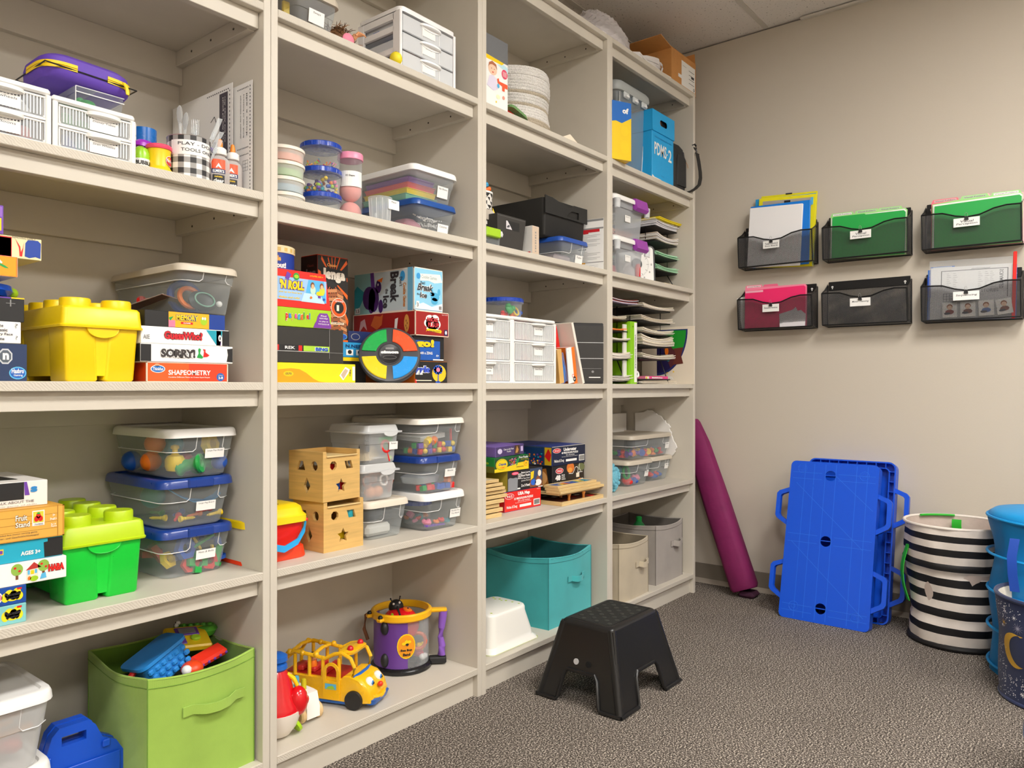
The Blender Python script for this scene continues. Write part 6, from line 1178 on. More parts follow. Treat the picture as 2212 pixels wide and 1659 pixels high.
g = G(); g.box(2.44, 2.55, 1.74, 1.9, Z4+.004, Z4+.05, M('#b9a8a8', .6), .01); solo(g, 'paper_pack', 'pale pack inside the blue-lidded bin below the black bin', 'paper')
T = thing('info_board', 'white instruction board with red banner standing against the upright', 'board', (2.628, 1.657, Z4), 0)
g = G(); L_ = .20; an = R(-6); g.T = Matrix.Rotation(an, 4, 'Z') @ Matrix.Translation((0, 0, 0)); 
g = G(); P = lambda u, v, e=0: (.036-.10*u-.0*v-e*.0, 0, 0)
W0, H0 = .100, .214
g.box(0, .002, 0, .24, 0, H0, W); g.build('board_panel', T).rotation_euler = (0, 0, R(0))
T.location = (2.664, 1.658, Z4); T.rotation_euler = (0, R(0), R(8)); A = Art(T, .002, .24, H0)
A.rect('L', 0, .955, 1, .995, GRY, 1); A.rect('L', .30, .95, .55, .975, M('#e8a838', .5), 2); A.rect('L', 0, .80, 1, .83, GRY, 1); A.rect('L', .35, .745, .93, .80, M('#c8202a', .5), 2); A.rect('L', .3, .72, .72, .745, M('#c8202a', .5), 2)
for k in range(18):
    if k not in (9, 10): A.rect('L', .1 if k % 3 else .3, .685-.029*k, (.94, .88, .70)[k % 3], .690-.029*k, GRY, 2)
A.ell('L', .6, .42, .08, .02, GRY, 2); A.rect('L', 0, .155, 1, .17, GRY, 1); A.rect('L', .45, .14, .66, .165, M('#e8a838', .5), 2)
for k in range(3): A.rect('L', .1, .10-.03*k, .9, .103-.03*k, GRY, 2)
A.done()

# ---- shelf three
twist_jar('clear round tub with blue lid on top of the left six-drawer unit', 2.165, 1.785, 1.2665, .078, .074)
w_ = 'in the clear tub on the drawer unit'
for kd, cn, x, y, z, s in (('blob', 'green', 2.145, 1.735, 1.300, .040), ('ring', 'yellow', 2.19, 1.74, 1.295, .03), ('blob', 'blue', 2.215, 1.75, 1.29, .03), ('blob', 'red', 2.13, 1.75, 1.278, .03), ('blob', 'orange', 2.18, 1.75, 1.276, .03)): piece(kd, cn, (x, y, z), s, (70, 10, 0), w_)
tL = [['Finger Paint'], ['Dots & Crayons'], ['Pins & Water', 'Beads']]; tR = [['Scent & Tweez'], ['Clear Bump'], ['Slant Dice']]
drawers('white three-drawer ribbed unit beside the upright', 1.920, 2.0805, 1.668, .26, Z3, 1.2655, 3, tL, (('white', 'white'), ('red', 'orange', 'white'), ('white', 'orange')), tagw=.042, tagh=.028, tagx=.006, ribs=22, group='three-drawer units', wv='left three-drawer unit')
drawers('white three-drawer ribbed unit with labels, left of the leaning books', 2.0815, 2.345, 1.668, .26, Z3, 1.2660, 3, tR, (('pink', 'red', 'white', 'white'), ('purple', 'red', 'white', 'white'), ('white', 'purple', 'pink', 'white')), tagw=.052, tagh=.029, tagx=.118, ribs=40, group='three-drawer units', wv='right three-drawer unit')
T = thing('letter_board', 'worn black slotted letter board leaning against the upright', 'board', (2.480, 1.80, Z3), 0); kbm = M('#2e2c2a', .6, 'card')
T.location = (2.480, 1.815, Z3); T.rotation_euler = (0, 0, R(-37.5)); wb, hb_ = .277, .2495
g = G(); g.box(0, wb, 0, .008, 0, hb_, K, .003); g.box(.012, wb-.012, -.0008, 0, .012, hb_-.012, kbm)
for z in (.103, .168): g.box(.02, wb-.022, -.002, -.0008, z, z+.0022, M('#cfcfcf', .4))
g.box(.15, wb-.04, -.0016, -.0008, .062, .0632, GRY); g.build('board_panel', T); A = Art(T, wb, .008, hb_, (0, -.001, 0)); A.rect('F', .66, .10, .84, .115, W, 1); A.ell('F', .72, .20, .02, .02, GRY, 1); A.done()
def leanbook(label, x, y, w_, d, h, m, pages, lean, name='book', cat='book', front=None):
    T = thing(name, label, cat, (x, y, Z3), 0, 'books beside the drawer unit', (0, R(lean), 0)); g = G(); g.box(0, w_, 0, d, 0, h, pages, .001); g.build('pages', T)
    g = G(); g.box(-.0012, .0004, -.001, d, 0, h, m); g.box(w_-.0004, w_+.0012, -.001, d, 0, h, m); g.box(-.0012, w_+.0012, -.0022, -.0006, 0, h, front or m); g.build('cover', T); return T
leanbook('tan board book with squiggle, nearest the drawer unit', 2.368, 1.668, .026, .18, .130, M('#c99a54', .5), CRM, -9, 'board_book', front=M('#d8ac68', .5))
T = thing('mesh_bag', 'blue net bag of papers squeezed between books', 'bag', (2.396, 1.668, Z3), 0, None, (0, R(-12), 0)); g = G(); bl = M('#1d64c8', .45, 'cloth'); g.loft([(0, .016, .07, .01), (.05, .019, .075, .012), (.11, .015, .07, .01), (.125, .011, .03, .008), (.15, .009, .015, .006), (.158, .006, .01, .004)], bl, 4); g.v = [(p[0]+.012, p[1]+.078, p[2]) for p in g.v]; g.build('net_cloth', T)
g = G()
for k in range(5): g.tube([(-.002+.007*k, .002, .005), (.0+.006*k, .0, .06), (.002+.005*k, .004, .118)], .0009, M('#7fb6f0', .4), 4)
g.build('drawstring', T)
leanbook('thick white workbook with orange spine and age badge, front of the books', 2.462, 1.664, .018, .20, .143, M('#f0781c', .45), W, -10, 'workbook')
T = thing('game_folder', 'white folder with round black 3+ badge in front of the net bag', 'folder', (2.424, 1.662, Z3), 0, 'books beside the drawer unit', (0, R(-8), 0)); g = G(); g.box(0, .052, 0, .006, 0, .138, W, .001); g.build('cover', T); A = Art(T, .052, .006, .138); A.ell('F', .72, .10, .19, .075, K, 1); A.txt('F', '3+', .60, .07, .84, .13, W, 2, .03); A.ell('F', .55, .20, .14, .05, RED, 1); A.ell('F', .55, .20, .1, .035, W, 2); A.ell('F', .15, .92, .04, .01, GRY, 1); A.done()
leanbook('tall white and cream hardback leaning against the letter board', 2.535, 1.675, .012, .18, .250, M('#efe8dc', .5), M('#d9d0bc', .6), -19)
leanbook('orange-edged hardback behind the blue net bag', 2.450, 1.74, .02, .15, .222, M('#ee7a1a', .5), CRM, -13)
leanbook('red and navy hardback leaning beside the tall cream one', 2.490, 1.74, .018, .15, .232, M('#c01c24', .5), NVY, -16, front=RED)
leanbook('grey ring file standing behind the books', 2.415, 1.80, .03, .2, .21, M('#c9c9c4', .5), W, -6, 'ring_file', 'file')
leanbook('black file standing at the back behind the books', 2.42, 2.005, .10, .03, .24, K, K, 0, 'black_file', 'file')

# ---- shelf two: floor puzzles
Yq = 1.738
A = gbox('red floor puzzle box printed USA Map', 2.122, 2.341, Yq, .26, Z2, .6350, M('#1c3f8a', .5), M('#1c3f8a', .5), RED, name='puzzle_box', cat='puzzle box')
A.rect('F', .0, .02, 1, .98, M('#e2281c', .4), .6); A.ell('F', .13, .76, .12, .14, W, 1); A.ell('F', .13, .76, .11, .12, RED, 2); A.txt('F', 'M & D', .06, .70, .20, .82, W, 3, .03); A.txt('F', 'USA Map', .35, .70, .68, .92, W, 3, .06); A.txt('F', '51 PIECE FLOOR PUZZLE', .25, .54, .77, .65, W, 3, .05); A.txt('F', '24 x 36 inches', .35, .44, .68, .50, W, 3, .02)
A.txt('F', 'Easy-Clean surface keeps puzzle looking new', .28, .36, .72, .41, W, 3, 0); A.rect('F', .40, .14, .72, .27, W, 2); A.txt('F', 'Melissa & Doug', .05, .12, .33, .30, W, 3, .02); A.rect('F', .79, .10, .97, .42, W, 2)
for k in range(11): A.rect('F', .81+.0135*k, .14, .817+.0135*k+.004*(k % 3 == 0), .38, K, 3)
A.txt('F', 'AGES 6+', .88, .90, .98, .95, W, 3, 0); A.done()
A = gbox('black extra large floor puzzle box with silver tape on its corner', 2.138, 2.350, Yq-.002, .26, .6353, .7110, M('#22201f', .45), M('#22201f', .5), M('#b8a43a', .5), name='puzzle_box', cat='puzzle box')
A.rect('F', .62, .04, .98, .96, M('#3a4a68', .45), 1); A.poly('F', [(.62, .5), (.75, .3), (.85, .6), (.98, .3), (.98, .04), (.62, .04)], M('#8a5030', .5), 2); A.poly('F', [(.64, .80), (.74, .85), (.72, .50), (.64, .4)], YEL, 3); A.ell('F', .72, .28, .08, .15, M('#2f6ad0', .4), 3); A.ell('F', .86, .24, .10, .16, W, 3); A.ell('F', .90, .70, .05, .16, CRM, 3)
A.txt('F', 'Extra Large', .37, .77, .62, .88, W, 3, .03); A.txt('F', 'Floor Puzzle', .37, .64, .62, .75, W, 3, .03); A.txt('F', '48 "Easy-Clean"', .37, .50, .62, .58, W, 3, .01); A.txt('F', 'Jumbo Pieces', .37, .39, .62, .47, W, 3, .01); A.txt('F', '2 x 3 Feet!', .37, .14, .62, .27, W, 3, .04); A.ell('F', .20, .84, .10, .08, M('#e2281c', .4), 2); A.ell('F', .20, .84, .085, .06, PNK, 3)
A.poly('F', [(0, .02), (.26, .02), (.27, .60), (.22, .64), (.14, .62), (.05, .66), (0, .6)], M('#8f9296', .35), 4); A.rect('F', .28, .55, .36, .8, W, 3); A.rect('F', .29, .58, .35, .77, K, 3.5); A.txt('F', '8', .305, .6, .335, .75, W, 4, .03); A.rect('F', .22, .05, .34, .12, W, 3); A.rect('F', .86, .0, 1, .04, W, 3); A.done()
A = gbox('green and yellow floor puzzle box with oval crayon logo', 2.060, 2.258, 1.733, .26, .7114, .7640, M('#1d8a3a', .45), M('#1a4a2a', .5), None, name='puzzle_box', cat='puzzle box')
A.poly('F', [(0, 0), (1, 0), (1, .56), (.66, .50), (.36, .30), (.0, .22)], M('#f0cf14', .4), 1); A.poly('F', [(.62, .35), (.66, .80), (.72, .85), (.64, .3)], GRN, 1.5); A.ell('F', .20, .50, .17, .40, YEL, 2); A.ell('F', .20, .50, .155, .36, GRN, 3); A.ell('F', .20, .50, .15, .33, YEL, 4); A.txt('F', 'Crayola', .09, .40, .31, .62, M('#1c4fa0', .4), 5, .04, .1); A.poly('F', [(.10, .30), (.30, .35), (.24, .24)], ORG, 5)
rn = random.Random(2); cc = ['red', 'blue', 'white', 'teal', 'orange', 'purple', 'lime', 'pink']
for k in range(44): u, v = .40+.2*rn.random(), .34+.5*rn.random(); A.rect('F', u, v, u+.02, v+.07, PAL[rn.choice(cc)], 3+.05*k)
A.txt('F', 'Floor Puzzle', .70, .80, .97, .94, W, 3, .02); A.txt('F', 'Jumbo Pieces', .76, .68, .97, .76, YEL, 3, 0); A.ell('F', .91, .42, .06, .2, ORG, 2); A.ell('F', .91, .42, .05, .16, YEL, 3); A.txt('F', '24', .885, .36, .935, .5, BRN, 4, .02); A.rect('F', .62, .20, .84, .24, BRN, 3); A.rect('L', 0, 0, 1, .4, M('#6b6a1c', .5), 1); A.txt('L', 'Puzzle', .5, .55, .9, .75, LIM, 2, .02); A.done()
A = gbox('lavender flat puzzle box on top of the green puzzle box', 2.070, 2.232, 1.735, .22, .7645, .8010, M('#8368b8', .45), M('#4a3a6a', .5), None, name='puzzle_box', cat='puzzle box')
A.T.rotation_euler = (0, R(-1.5), 0); A.ell('F', .14, .55, .08, .26, M('#cfc4e4', .5), 1); A.txt('F', 'Clean on the Farm', .26, .60, .62, .78, W, 3, .01); A.txt('F', 'Puzzle', .38, .38, .52, .54, W, 3, .01); A.rect('F', .66, .08, .84, .95, M('#4a3020', .5), 2); A.poly('F', [(.68, .2), (.74, .9), (.80, .5), (.76, .2)], M('#b88a4a', .5), 3); A.rect('F', .88, .3, .96, .8, M('#c8b8e0', .5), 2); A.done()
A = gbox('large dark puzzle box with Solar System planets, under the Underwater box', 2.435, 2.662, 1.752, .29, Z2+.042, .7025, M('#231d1c', .45), M('#1a1614', .45), K, name='puzzle_box', cat='puzzle box')
A.rect('F', .48, .02, 1, .98, M('#2a2018', .45), 1); A.ell('F', .56, .95-.1, .12, .22, M('#d8762a', .45), 2); A.ell('F', .54, .76, .07, .10, M('#e8a040', .45), 3); A.ell('F', .70, .10, .12, .13, M('#f0a030', .45), 2); A.ell('F', .90, .82, .12, .16, M('#6a7048', .5), 2); A.ell('F', .86, .30, .05, .07, M('#d8801c', .45), 3); A.rect('F', .74, .42, .84, .60, CRM, 3)
def jig(pts):
    for (x1, y1), (x2, y2) in zip(pts, pts[1:]): dx, dy = x2-x1, y2-y1; l_ = math.hypot(dx, dy)+1e-6; nx, ny = -dy/l_*.006, dx/l_*.012; A.poly('F', [(x1-nx, y1-ny), (x2-nx, y2-ny), (x2+nx, y2+ny), (x1+nx, y1+ny)], W, 5)
jig([(.50, .62), (.62, .60), (.66, .68), (.70, .84), (.76, .86), (.80, .78), (.78, .62), (.94, .62)]); jig([(.70, .05), (.78, .16), (.84, .20), (.88, .34), (.96, .34)]); jig([(.84, .98), (.83, .80), (.88, .66)])
A.ell('F', .22, .78, .12, .12, W, 2); A.ell('F', .22, .78, .11, .10, RED, 3); A.txt('F', 'M & D', .15, .73, .29, .83, W, 4, .03); A.txt('F', '48', .09, .40, .25, .62, W, 3, .07); A.txt('F', 'PIECE', .28, .56, .38, .62, W, 3, .02); A.txt('F', 'FLOOR', .28, .48, .38, .54, W, 3, .02); A.txt('F', 'PUZZLE', .28, .40, .40, .46, W, 3, .02); A.txt('F', 'Solar System', .06, .20, .44, .34, W, 3, .04); A.txt('F', '24 x 36 inches', .10, .08, .38, .14, W, 3, .0)
A.poly('L', [(.6, .1), (.95, .2), (.9, .9), (.7, .8)], M('#a86a2a', .45), 1); A.ell('L', .8, .5, .12, .3, M('#e8b070', .45), 2); A.done()
A = gbox('large dark blue puzzle box printed Underwater, top of its stack', 2.432, 2.668, 1.750, .30, .7030, .7790, M('#14348a', .4), M('#101c3a', .4), M('#3a4a5a', .5), name='puzzle_box', cat='puzzle box')
A.rect('F', -.0, .98, 1, 1, CRM, 1); A.ell('F', .14, .78, .12, .13, W, 1); A.ell('F', .14, .78, .11, .11, RED, 2); A.txt('F', 'M & D', .07, .73, .21, .83, W, 3, .03); A.txt('F', 'Underwater', .33, .72, .72, .90, W, 3, .05); A.txt('F', '48 PIECE FLOOR PUZZLE', .27, .58, .77, .68, W, 3, .05); A.txt('F', '24 x 36 inches', .40, .48, .66, .54, W, 3, .02); A.txt('F', 'Easy-Clean surface keeps puzzle looking new', .28, .40, .76, .45, W, 3, .0); A.rect('F', .40, .16, .73, .28, W, 2); A.txt('F', 'Melissa & Doug', .06, .13, .34, .32, W, 3, .02); A.rect('F', .80, .12, .97, .44, W, 2)
for k in range(11): A.rect('F', .815+.0135*k, .15, .822+.0135*k+.003*(k % 3 == 0), .40, K, 3)
A.rect('L', .18, .06, .86, .94, M('#123a6a', .4), 1); A.rect('L', .88, .04, .99, .96, M('#d8b01c', .4), 1); A.poly('L', [(.88, .5), (.94, .9), (.99, .6), (.96, .2)], RED, 2)
for k in range(90): u = rn.uniform(.19, .84); v = .08+.55*rn.random()**1.6; A.ell('L', u, v, rn.uniform(.008, .02), rn.uniform(.02, .06), PAL[rn.choice(['orange', 'yellow', 'red', 'teal', 'white', 'purple', 'blue'])], 2+.02*k, 7)
A.done()
# wooden tray puzzles
wt1 = M('#e2c48a', .5, 'wood')
def tray(label, x0, x1, y0, d, z0, h=.010, pic=None, rz=0, grp='wooden tray puzzles', gap=False):
    T = thing('tray_puzzle', label, 'wooden puzzle', (x0, y0, z0), rz, grp); w_ = x1-x0; g = G(); g.box(0, w_, 0, d, 0, h*.45, wt1, .001); 
    t = .010
    for b in ((0, w_, 0, t), (0, w_, d-t, d), (0, t, t, d-t), (w_-t, w_, t, d-t)): g.box(b[0], b[1], b[2], b[3], h*.45, h, wt1, .001)
    g.build('tray', T)
    g = G(); 
    if pic:
        g.box(t, w_-t, t, d-t, h*.45, h*.85, pic[0]); rn = random.Random(int(x0*1e4+z0*1e5))
        for k in range(14): X, Y = rn.uniform(t+.01, w_-t-.04), rn.uniform(t+.01, d-t-.04); s_ = rn.uniform(.015, .035); g.box(X, X+s_, Y, Y+s_, h*.85, h*.85+.0004+.00005*k, PAL[rn.choice(pic[1])])
        g.build('puzzle_picture', T)
    if gap:
        g = G()
        for X, Y in ((.075, .02), (.165, .012), (.12, .09), (.20, .1)): g.lathe([(.006, h*.8), (.005, h+.012), (.008, h+.020), (.008, h+.024)], M('#b8702c', .4), 12, (X, Y))
        g.build('knob', T)
    return T
pc = (M('#e0d4b8', .5), ['blue', 'orange', 'yellow', 'white'])
z = Z2
for i, (x1, lab) in enumerate(((2.062, 'bottom of its stack'), (2.072, 'second from the bottom'), (2.058, 'third from the bottom'), (2.075, 'fourth from the bottom'), (2.096, 'fifth from the bottom'), (2.094, 'sixth from the bottom, widest'), (2.080, 'seventh from the bottom'), (2.072, 'eighth from the bottom'), (2.055, 'topmost of its stack'))):
    hh = (.014, .013, .011, .013, .012, .010, .010, .010, .010)[i]
    tray('wooden tray puzzle left of the USA Map box, '+lab, 1.93, x1, 1.700+.004*(i % 3), .26, z, hh, pc, 0, 'left stack of wooden tray puzzles'); z += hh+.0035
# right stack
T = tray('hinged wooden board lying flat at the bottom of the right puzzle stack', 2.372, 2.668, 1.660, .29, Z2, .015, (M('#5a2a1a', .5), ['red', 'black', 'white']), 0, 'right stack of wooden tray puzzles', True)
tray('second wooden board of the right puzzle stack, under the gap', 2.372, 2.660, 1.672, .27, Z2+.039, .006, None, 0, 'right stack of wooden tray puzzles')
for i in range(3):
    cx_ = Vector((2.385+.003*i, 1.668+.002*i)); tray('wooden picture tray in the right stack, '+('lowest of three turned trays', 'middle of three turned trays', 'topmost, showing a blue picture')[i], 2.366, 2.678-.02*i, 1.662+.006*i, .075 if 0 else .07, Z2+.0455+.0105*i, .010, (M('#3a5a9a', .5), ['blue', 'orange', 'yellow', 'teal']) if i == 2 else None, 0, 'right stack of wooden tray puzzles')

# ---- bottom shelf
T = thing('step_stool', 'white plastic child step stool with green non-slip dots', 'step stool', (2.115, 1.790, Z1), 0); ws = M('#f1efe8', .3); g = G()
X0, Y0 = .128, .105
def st(t, e=0): return (X0-.022*t-e, Y0-.02*t-e)
def footf(p): return p
rr = []
for t, z in ((0, 0), (.02, .010), (.12, .018), (.16, .03), (1, .105), (1.02, .118), (1.15, .126), (1.35, .129)):
    hx_, hy_ = (X0+.012, Y0+.012) if t == 0 else ((X0+.008, Y0+.008) if t == .02 else st(t)); rr.append((z, hx_, hy_, .032))
def wav(p):
    x, y, z = p; k = math.exp(-(x/.06)**2)*(1 if y < 0 else .6); return (x, y, z+(.030*k*max(0, 1-z/.05)) - .010*math.exp(-((z-.129)/.02)**2)*math.exp(-(x/.07)**2))
g.loft(rr, ws, 8, False, True, wav); g.build('stool_body', T, 50)
g = G(); gm_ = M('#b4c832', .5)
for i in range(11):
    for j in range(9):
        x, y = -.078+.0156*i+(.0078 if j % 2 else 0), -.062+.0152*j
        if abs(x) < .085: z = .1292-.010*math.exp(-(x/.07)**2); g.lathe([(.0045, z), (.0045, z+.0008)], gm_, 8, (x, y))
g.build('grip_dots', T)['kind'] = 'stuff'
g = G(); g.v = []; g.loft([(-.0005, X0+.011, Y0+.011, .032), (.003, X0+.013, Y0+.013, .033)], M('#c8d84a', .4), 8, False, False, wav); g.build('green_edge', T)
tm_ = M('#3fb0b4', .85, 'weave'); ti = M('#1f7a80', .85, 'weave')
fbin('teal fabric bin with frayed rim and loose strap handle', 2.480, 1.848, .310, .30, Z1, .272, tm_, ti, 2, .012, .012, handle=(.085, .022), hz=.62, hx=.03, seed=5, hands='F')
g = G(); rn = random.Random(9)
for k in range(90): u = rn.uniform(-.14, .15); x = 2.48+u; y = 1.691+.002*rn.random()-.012*math.cos(u*10); z = Z1+.270-.010*math.cos(u*9); g.tube([(x, y, z), (x+rn.uniform(-.004, .004), y-.002, z+rn.uniform(.0, .005))], .0004, tm_, 3)
solo(g, 'frayed_thread', 'frayed pale teal threads along the teal bin rim', 'threads')['kind'] = 'stuff'
# ================================================================ fourth bookcase
# ---- on top
cb = M('#c98d4e', .7, 'card'); T = thing('cardboard_box', 'open brown cardboard box with white shipping label, on the bookcase top', 'cardboard box', (3.288, 1.668, ZT+.0003), 0)
g = G(); W_, D_, H_ = .262, .30, .168; t = .003
g.box(0, W_, 0, t, 0, H_, cb); g.box(0, W_, D_-t, D_, 0, H_, cb); g.box(0, t, t, D_-t, 0, H_, cb); g.box(W_-t, W_, t, D_-t, 0, H_, cb); g.box(0, W_, 0, D_, 0, t, cb); g.build('carton', T)
for nm, loc, rot, dims in (('front_flap', (0, .001, H_), (R(28), 0, 0), (W_, .105)), ('left_flap', (.001, 0, H_), (0, 0, 0), (0, 0)), ('right_flap', (W_-.003, 0, H_), (0, 0, 0), (1, 0))):
    g = G()
    if nm == 'front_flap': g.box(0, W_, 0, .10, 0, t, cb); o = g.build('carton_flap', T); o.location = loc; o.rotation_euler = (R(35), 0, 0)
    elif nm == 'left_flap': g.box(-.11, 0, 0, D_, -t, 0, cb); o = g.build('carton_flap', T); o.location = loc; o.rotation_euler = (0, R(12), 0)
    else: g.box(0, .05, 0, D_, 0, t, cb); o = g.build('carton_flap', T); o.location = loc; o.rotation_euler = (0, R(-100), 0)
A = Art(T, W_, D_, H_); A.rect('F', .40, .12, .97, .84, W, 1); A.rect('F', .27, .30, .40, .40, W, 1)
for k in range(4): A.rect('F', .70, .66-.12*k, .93, .675-.12*k, INK, 2)
A.rect('F', .80, .48, .92, .54, INK, 2); A.ell('F', .92, .19, .03, .05, K, 2); A.txt('F', 'R', .90, .16, .94, .22, W, 3, .03); A.rect('F', .45, .70, .60, .71, GRY, 2); A.poly('F', [(0, 0), (.03, 0), (.05, .02), (.6, .02), (.62, 0), (1, 0), (1, .03), (0, .03)], M('#7a4a20', .7), 1); A.done()
T = thing('cord_bundle', 'bundle of white looped cords on the bookcase top beside the cardboard box', 'cord bundle', (3.10, 1.735, ZT)); cm = M('#f2eff0', .8)
g = G(); rn = random.Random(11)
for k in range(44):
    y0 = rn.uniform(-.05, .05); z0 = rn.uniform(.006, .030); z1 = rn.uniform(.02, .085)+.0; zz = rn.uniform(.0, .02)
    g.tube([(-.17, y0, z0*.8), (-.10, y0*1.2, z0+zz), (-.02, y0*1.1, .012+z1*.55), (.07, y0*.9, .012+z1*.85), (.125, y0*.7, .014+z1), (.148, y0*.6, .010+z1*.8), (.140, y0*.6, .006+z1*.4)], .0052, cm, 6)
for k in range(5): g.tube([(.095+.008*math.sin(R(a))*1, .055*math.cos(R(a)), .045+.042*math.sin(R(a))) for a in range(0, 360, 30)], .004, cm, 6, True) if 0 else None
o = g.build('cords', T); o['kind'] = 'stuff'
g = G(); g.T = Matrix.Translation((.128, 0, .05)) @ Matrix.Rotation(R(12), 4, 'Y'); g.tube([(0, .050*math.cos(R(a)), .046*math.sin(R(a))) for a in range(0, 360, 20)], .004, M('#e9e6ea', .7), 6, True); g.build('tie_loop', T)
g = G(); g.box(0, .075, 0, .05, 0, .020, W, .002); solo(g, 'white_packet', 'flat white packet between the cord bundle and the cardboard box', 'packet', (3.205, 1.668, ZT+.0003), -3)
# crumpled clear bag
T = thing('plastic_bag', 'crumpled clear plastic bag of soft packing on the bookcase top', 'plastic bag', (2.85, 1.80, ZT)); g = G(); rn = random.Random(21)
n, k = 44, 22; rr = []
ph = [(rn.uniform(0, 6.3), rn.uniform(0, 6.3), rn.randint(5, 15), rn.randint(4, 13), rn.uniform(-1, 1)) for _ in range(9)]
for i in range(k+1):
    e = R(-4+92*i/k); ring = []
    for j in range(n):
        a = 2*math.pi*j/n; b = sum(c5*math.sin(c3*a+c1+c4*e*2)*math.cos(c4*a*.6+c2+c3*e) for c1, c2, c3, c4, c5 in ph)
        q = 1+.045*b; x = .20*math.cos(a)*math.cos(e)*q; y = .125*math.sin(a)*math.cos(e)*q; z = .005+.185*math.sin(e)*q*(1-.35*max(0, x/.2)) 
        ring.append((x, y, max(.002, z)))
    rr.append(ring)
bagm = CLR('#f2eef0', .38, .12)
g.rings(rr, bagm); g.build('film', T, 0)
g = G(); g.loft([(0, .13, .09, .06), (.04, .15, .1, .06), (.085, .10, .08, .05), (.11, .05, .04, .03)], M('#f2eeee', .8, 'cloth'), 5); g.v = [(p[0]+.0, p[1], p[2]+.006) for p in g.v]; solo(g, 'soft_packing', 'white soft packing inside the crumpled clear bag', 'packing', (2.84, 1.80, ZT))

# ---- shelf five
T = thing('tall_bin', 'tall clear storage bin with grey latching lid', 'storage bin', (3.000, 1.865, Z5), 0); hb = .365; gl = M('#a9aeae', .4); X, Y = .150, .165
g = G(); g.loft([(0, X-.030, Y-.028, .03), (.004, X-.027, Y-.025, .03), (hb, X-.010, Y-.010, .035)], CLRS, 4, True, False); g.build('clear_body', T)
g = G(); g.loft([(hb-.014, X, Y, .04), (hb, X+.004, Y+.004, .042), (hb+.018, X+.002, Y+.002, .042), (hb+.030, X-.006, Y-.006, .04), (hb+.032, X-.02, Y-.02, .03), (hb+.024, X-.03, Y-.03, .03)], gl, 6, True, True); g.build('lid', T)
for x in (-.075, .005, .085):
    g = G(); g.box(x-.022, x+.022, -Y-.002, -Y+.008, hb-.04, hb-.014, CLR('#e9eef0', .6, .2), .003); g.box(x-.014, x+.014, -Y-.008, -Y-.002, hb-.038, hb-.028, CLR('#ffffff', .7, .2), .002); g.build('latch', T)
g = G()
for x in (-.108, .100): g.tube([(x, -Y+.025, .02), (x*1.1, -Y+.010, hb-.02)], .0016, RIDGE, 5)
g.build('moulded_ridge', T)
w_ = 'inside the tall clear bin'
g = G(); g.box(-.05, .05, -.06, .06, 0, .13, M('#eceae6', .7), .02); g.T = None; solo(g, 'white_package', 'white paper package with printed label '+w_, 'package', (2.985, 1.80, Z5+.21), 6)
A = Art(bpy.data.objects['white_package'], .1, .12, .13, (-.05, -.06, 0)); A.rect('F', .12, .62, .30, .82, K, 1); A.rect('F', .15, .66, .27, .70, W, 2)
for k in range(5): A.rect('F', .45, .60-.05*k, .8, .615-.05*k, INK, 1)
A.done()
piece('blob', 'yellow', (3.01, 1.80, Z5+.165), .12, (0, 0, 10), w_, M('#f0c47a', .6), 'soft_toy', lab='pale yellow soft toy '+w_); piece('blob', 'red', (3.0, 1.79, Z5+.085), .10, (0, 0, 50), w_, M('#e0606a', .6), 'soft_toy', lab='coral red soft toy '+w_); piece('blob', 'black', (3.015, 1.81, Z5+.125), .08, (0, 0, 80), w_, M('#6a6a72', .6), 'soft_toy', lab='grey soft toy '+w_); piece('blob', 'white', (2.99, 1.80, Z5+.03), .10, (0, 0, 20), w_)
T = thing('game_carton', 'blue and yellow printed box overhanging the shelf edge', 'box', (2.700, 1.655, Z5+.0005), 0, None, None)
bw_ = .105; g = G(); g.box(0, .12, 0, .085, 0, .242, M('#f0c814', .4), .001); g.build('carton', T, 0); T.rotation_euler = (0, 0, R(-24)); T.location = (2.690, 1.655, Z5+.0005)
A = Art(T, .12, .085, .242); A.rect('F', 0, .0, 1, 1, M('#f2cc10', .4), .5); A.poly('F', [(0, .62), (.35, .66), (.6, .63), (1, .74), (1, 1), (0, 1)], M('#1768c0', .4), 1); A.txt('F', 'of', .62, .80, .88, .90, W, 3, .05); A.ell('F', .72, .5, .16, .09, YEL, 2); A.ell('F', .72, .22, .18, .12, YEL, 2)
A.rect('R', 0, 0, 1, 1, M('#1474d8', .4), 1); A.rect('R', .1, .70, .96, .96, M('#4e4c48', .5), 2); A.txt('R', 'KEVA', .3, .36, .72, .68, CRM, 3, -.01, 0, 270); A.txt('R', 'EYES', .32, .16, .72, .36, CRM, 3, -.01, 0, 270); A.rect('R', .32, .04, .62, .08, W, 3); A.done()
T = thing('test_kit_box', 'tall bright blue box printed PDMS-2 with oval hand hole', 'box', (3.103, 1.672, Z5), 0); cy = M('#18a4e6', .45); wq, hq, dq = .212, .322, .30
g = G(); g.box(0, wq, 0, dq, 0, .25, cy, .001); g.build('carton', T)
g = G(); g.T = Matrix.Translation((-.004, -.004, .228)) @ Matrix.Rotation(R(90), 4, 'X'); L2 = wq+.008; ov = [(L2/2-.022+.014*math.cos(R(a)), .050+.014*math.sin(R(a))) for a in range(90, 271, 18)]+[(L2/2+.022+.014*math.cos(R(a)), .050+.014*math.sin(R(a))) for a in range(-90, 91, 18)]
g.flat([[(0, 0), (L2, 0), (L2, .096), (0, .096)], ov], cy, -.002, .002); g.T = None
g.box(-.004, wq+.004, -.003, dq, .321, .324, cy); g.box(-.004, -.002, -.003, dq, .228, .322, cy); g.box(wq+.002, wq+.004, -.003, dq, .228, .322, cy); g.build('lid', T)
g = G(); g.box(.05, wq-.05, .01, .012, .262, .300, K); g.box(.085, .10, .006, .010, .262, .290, BRN); g.build('contents_seen_in_hole', T)
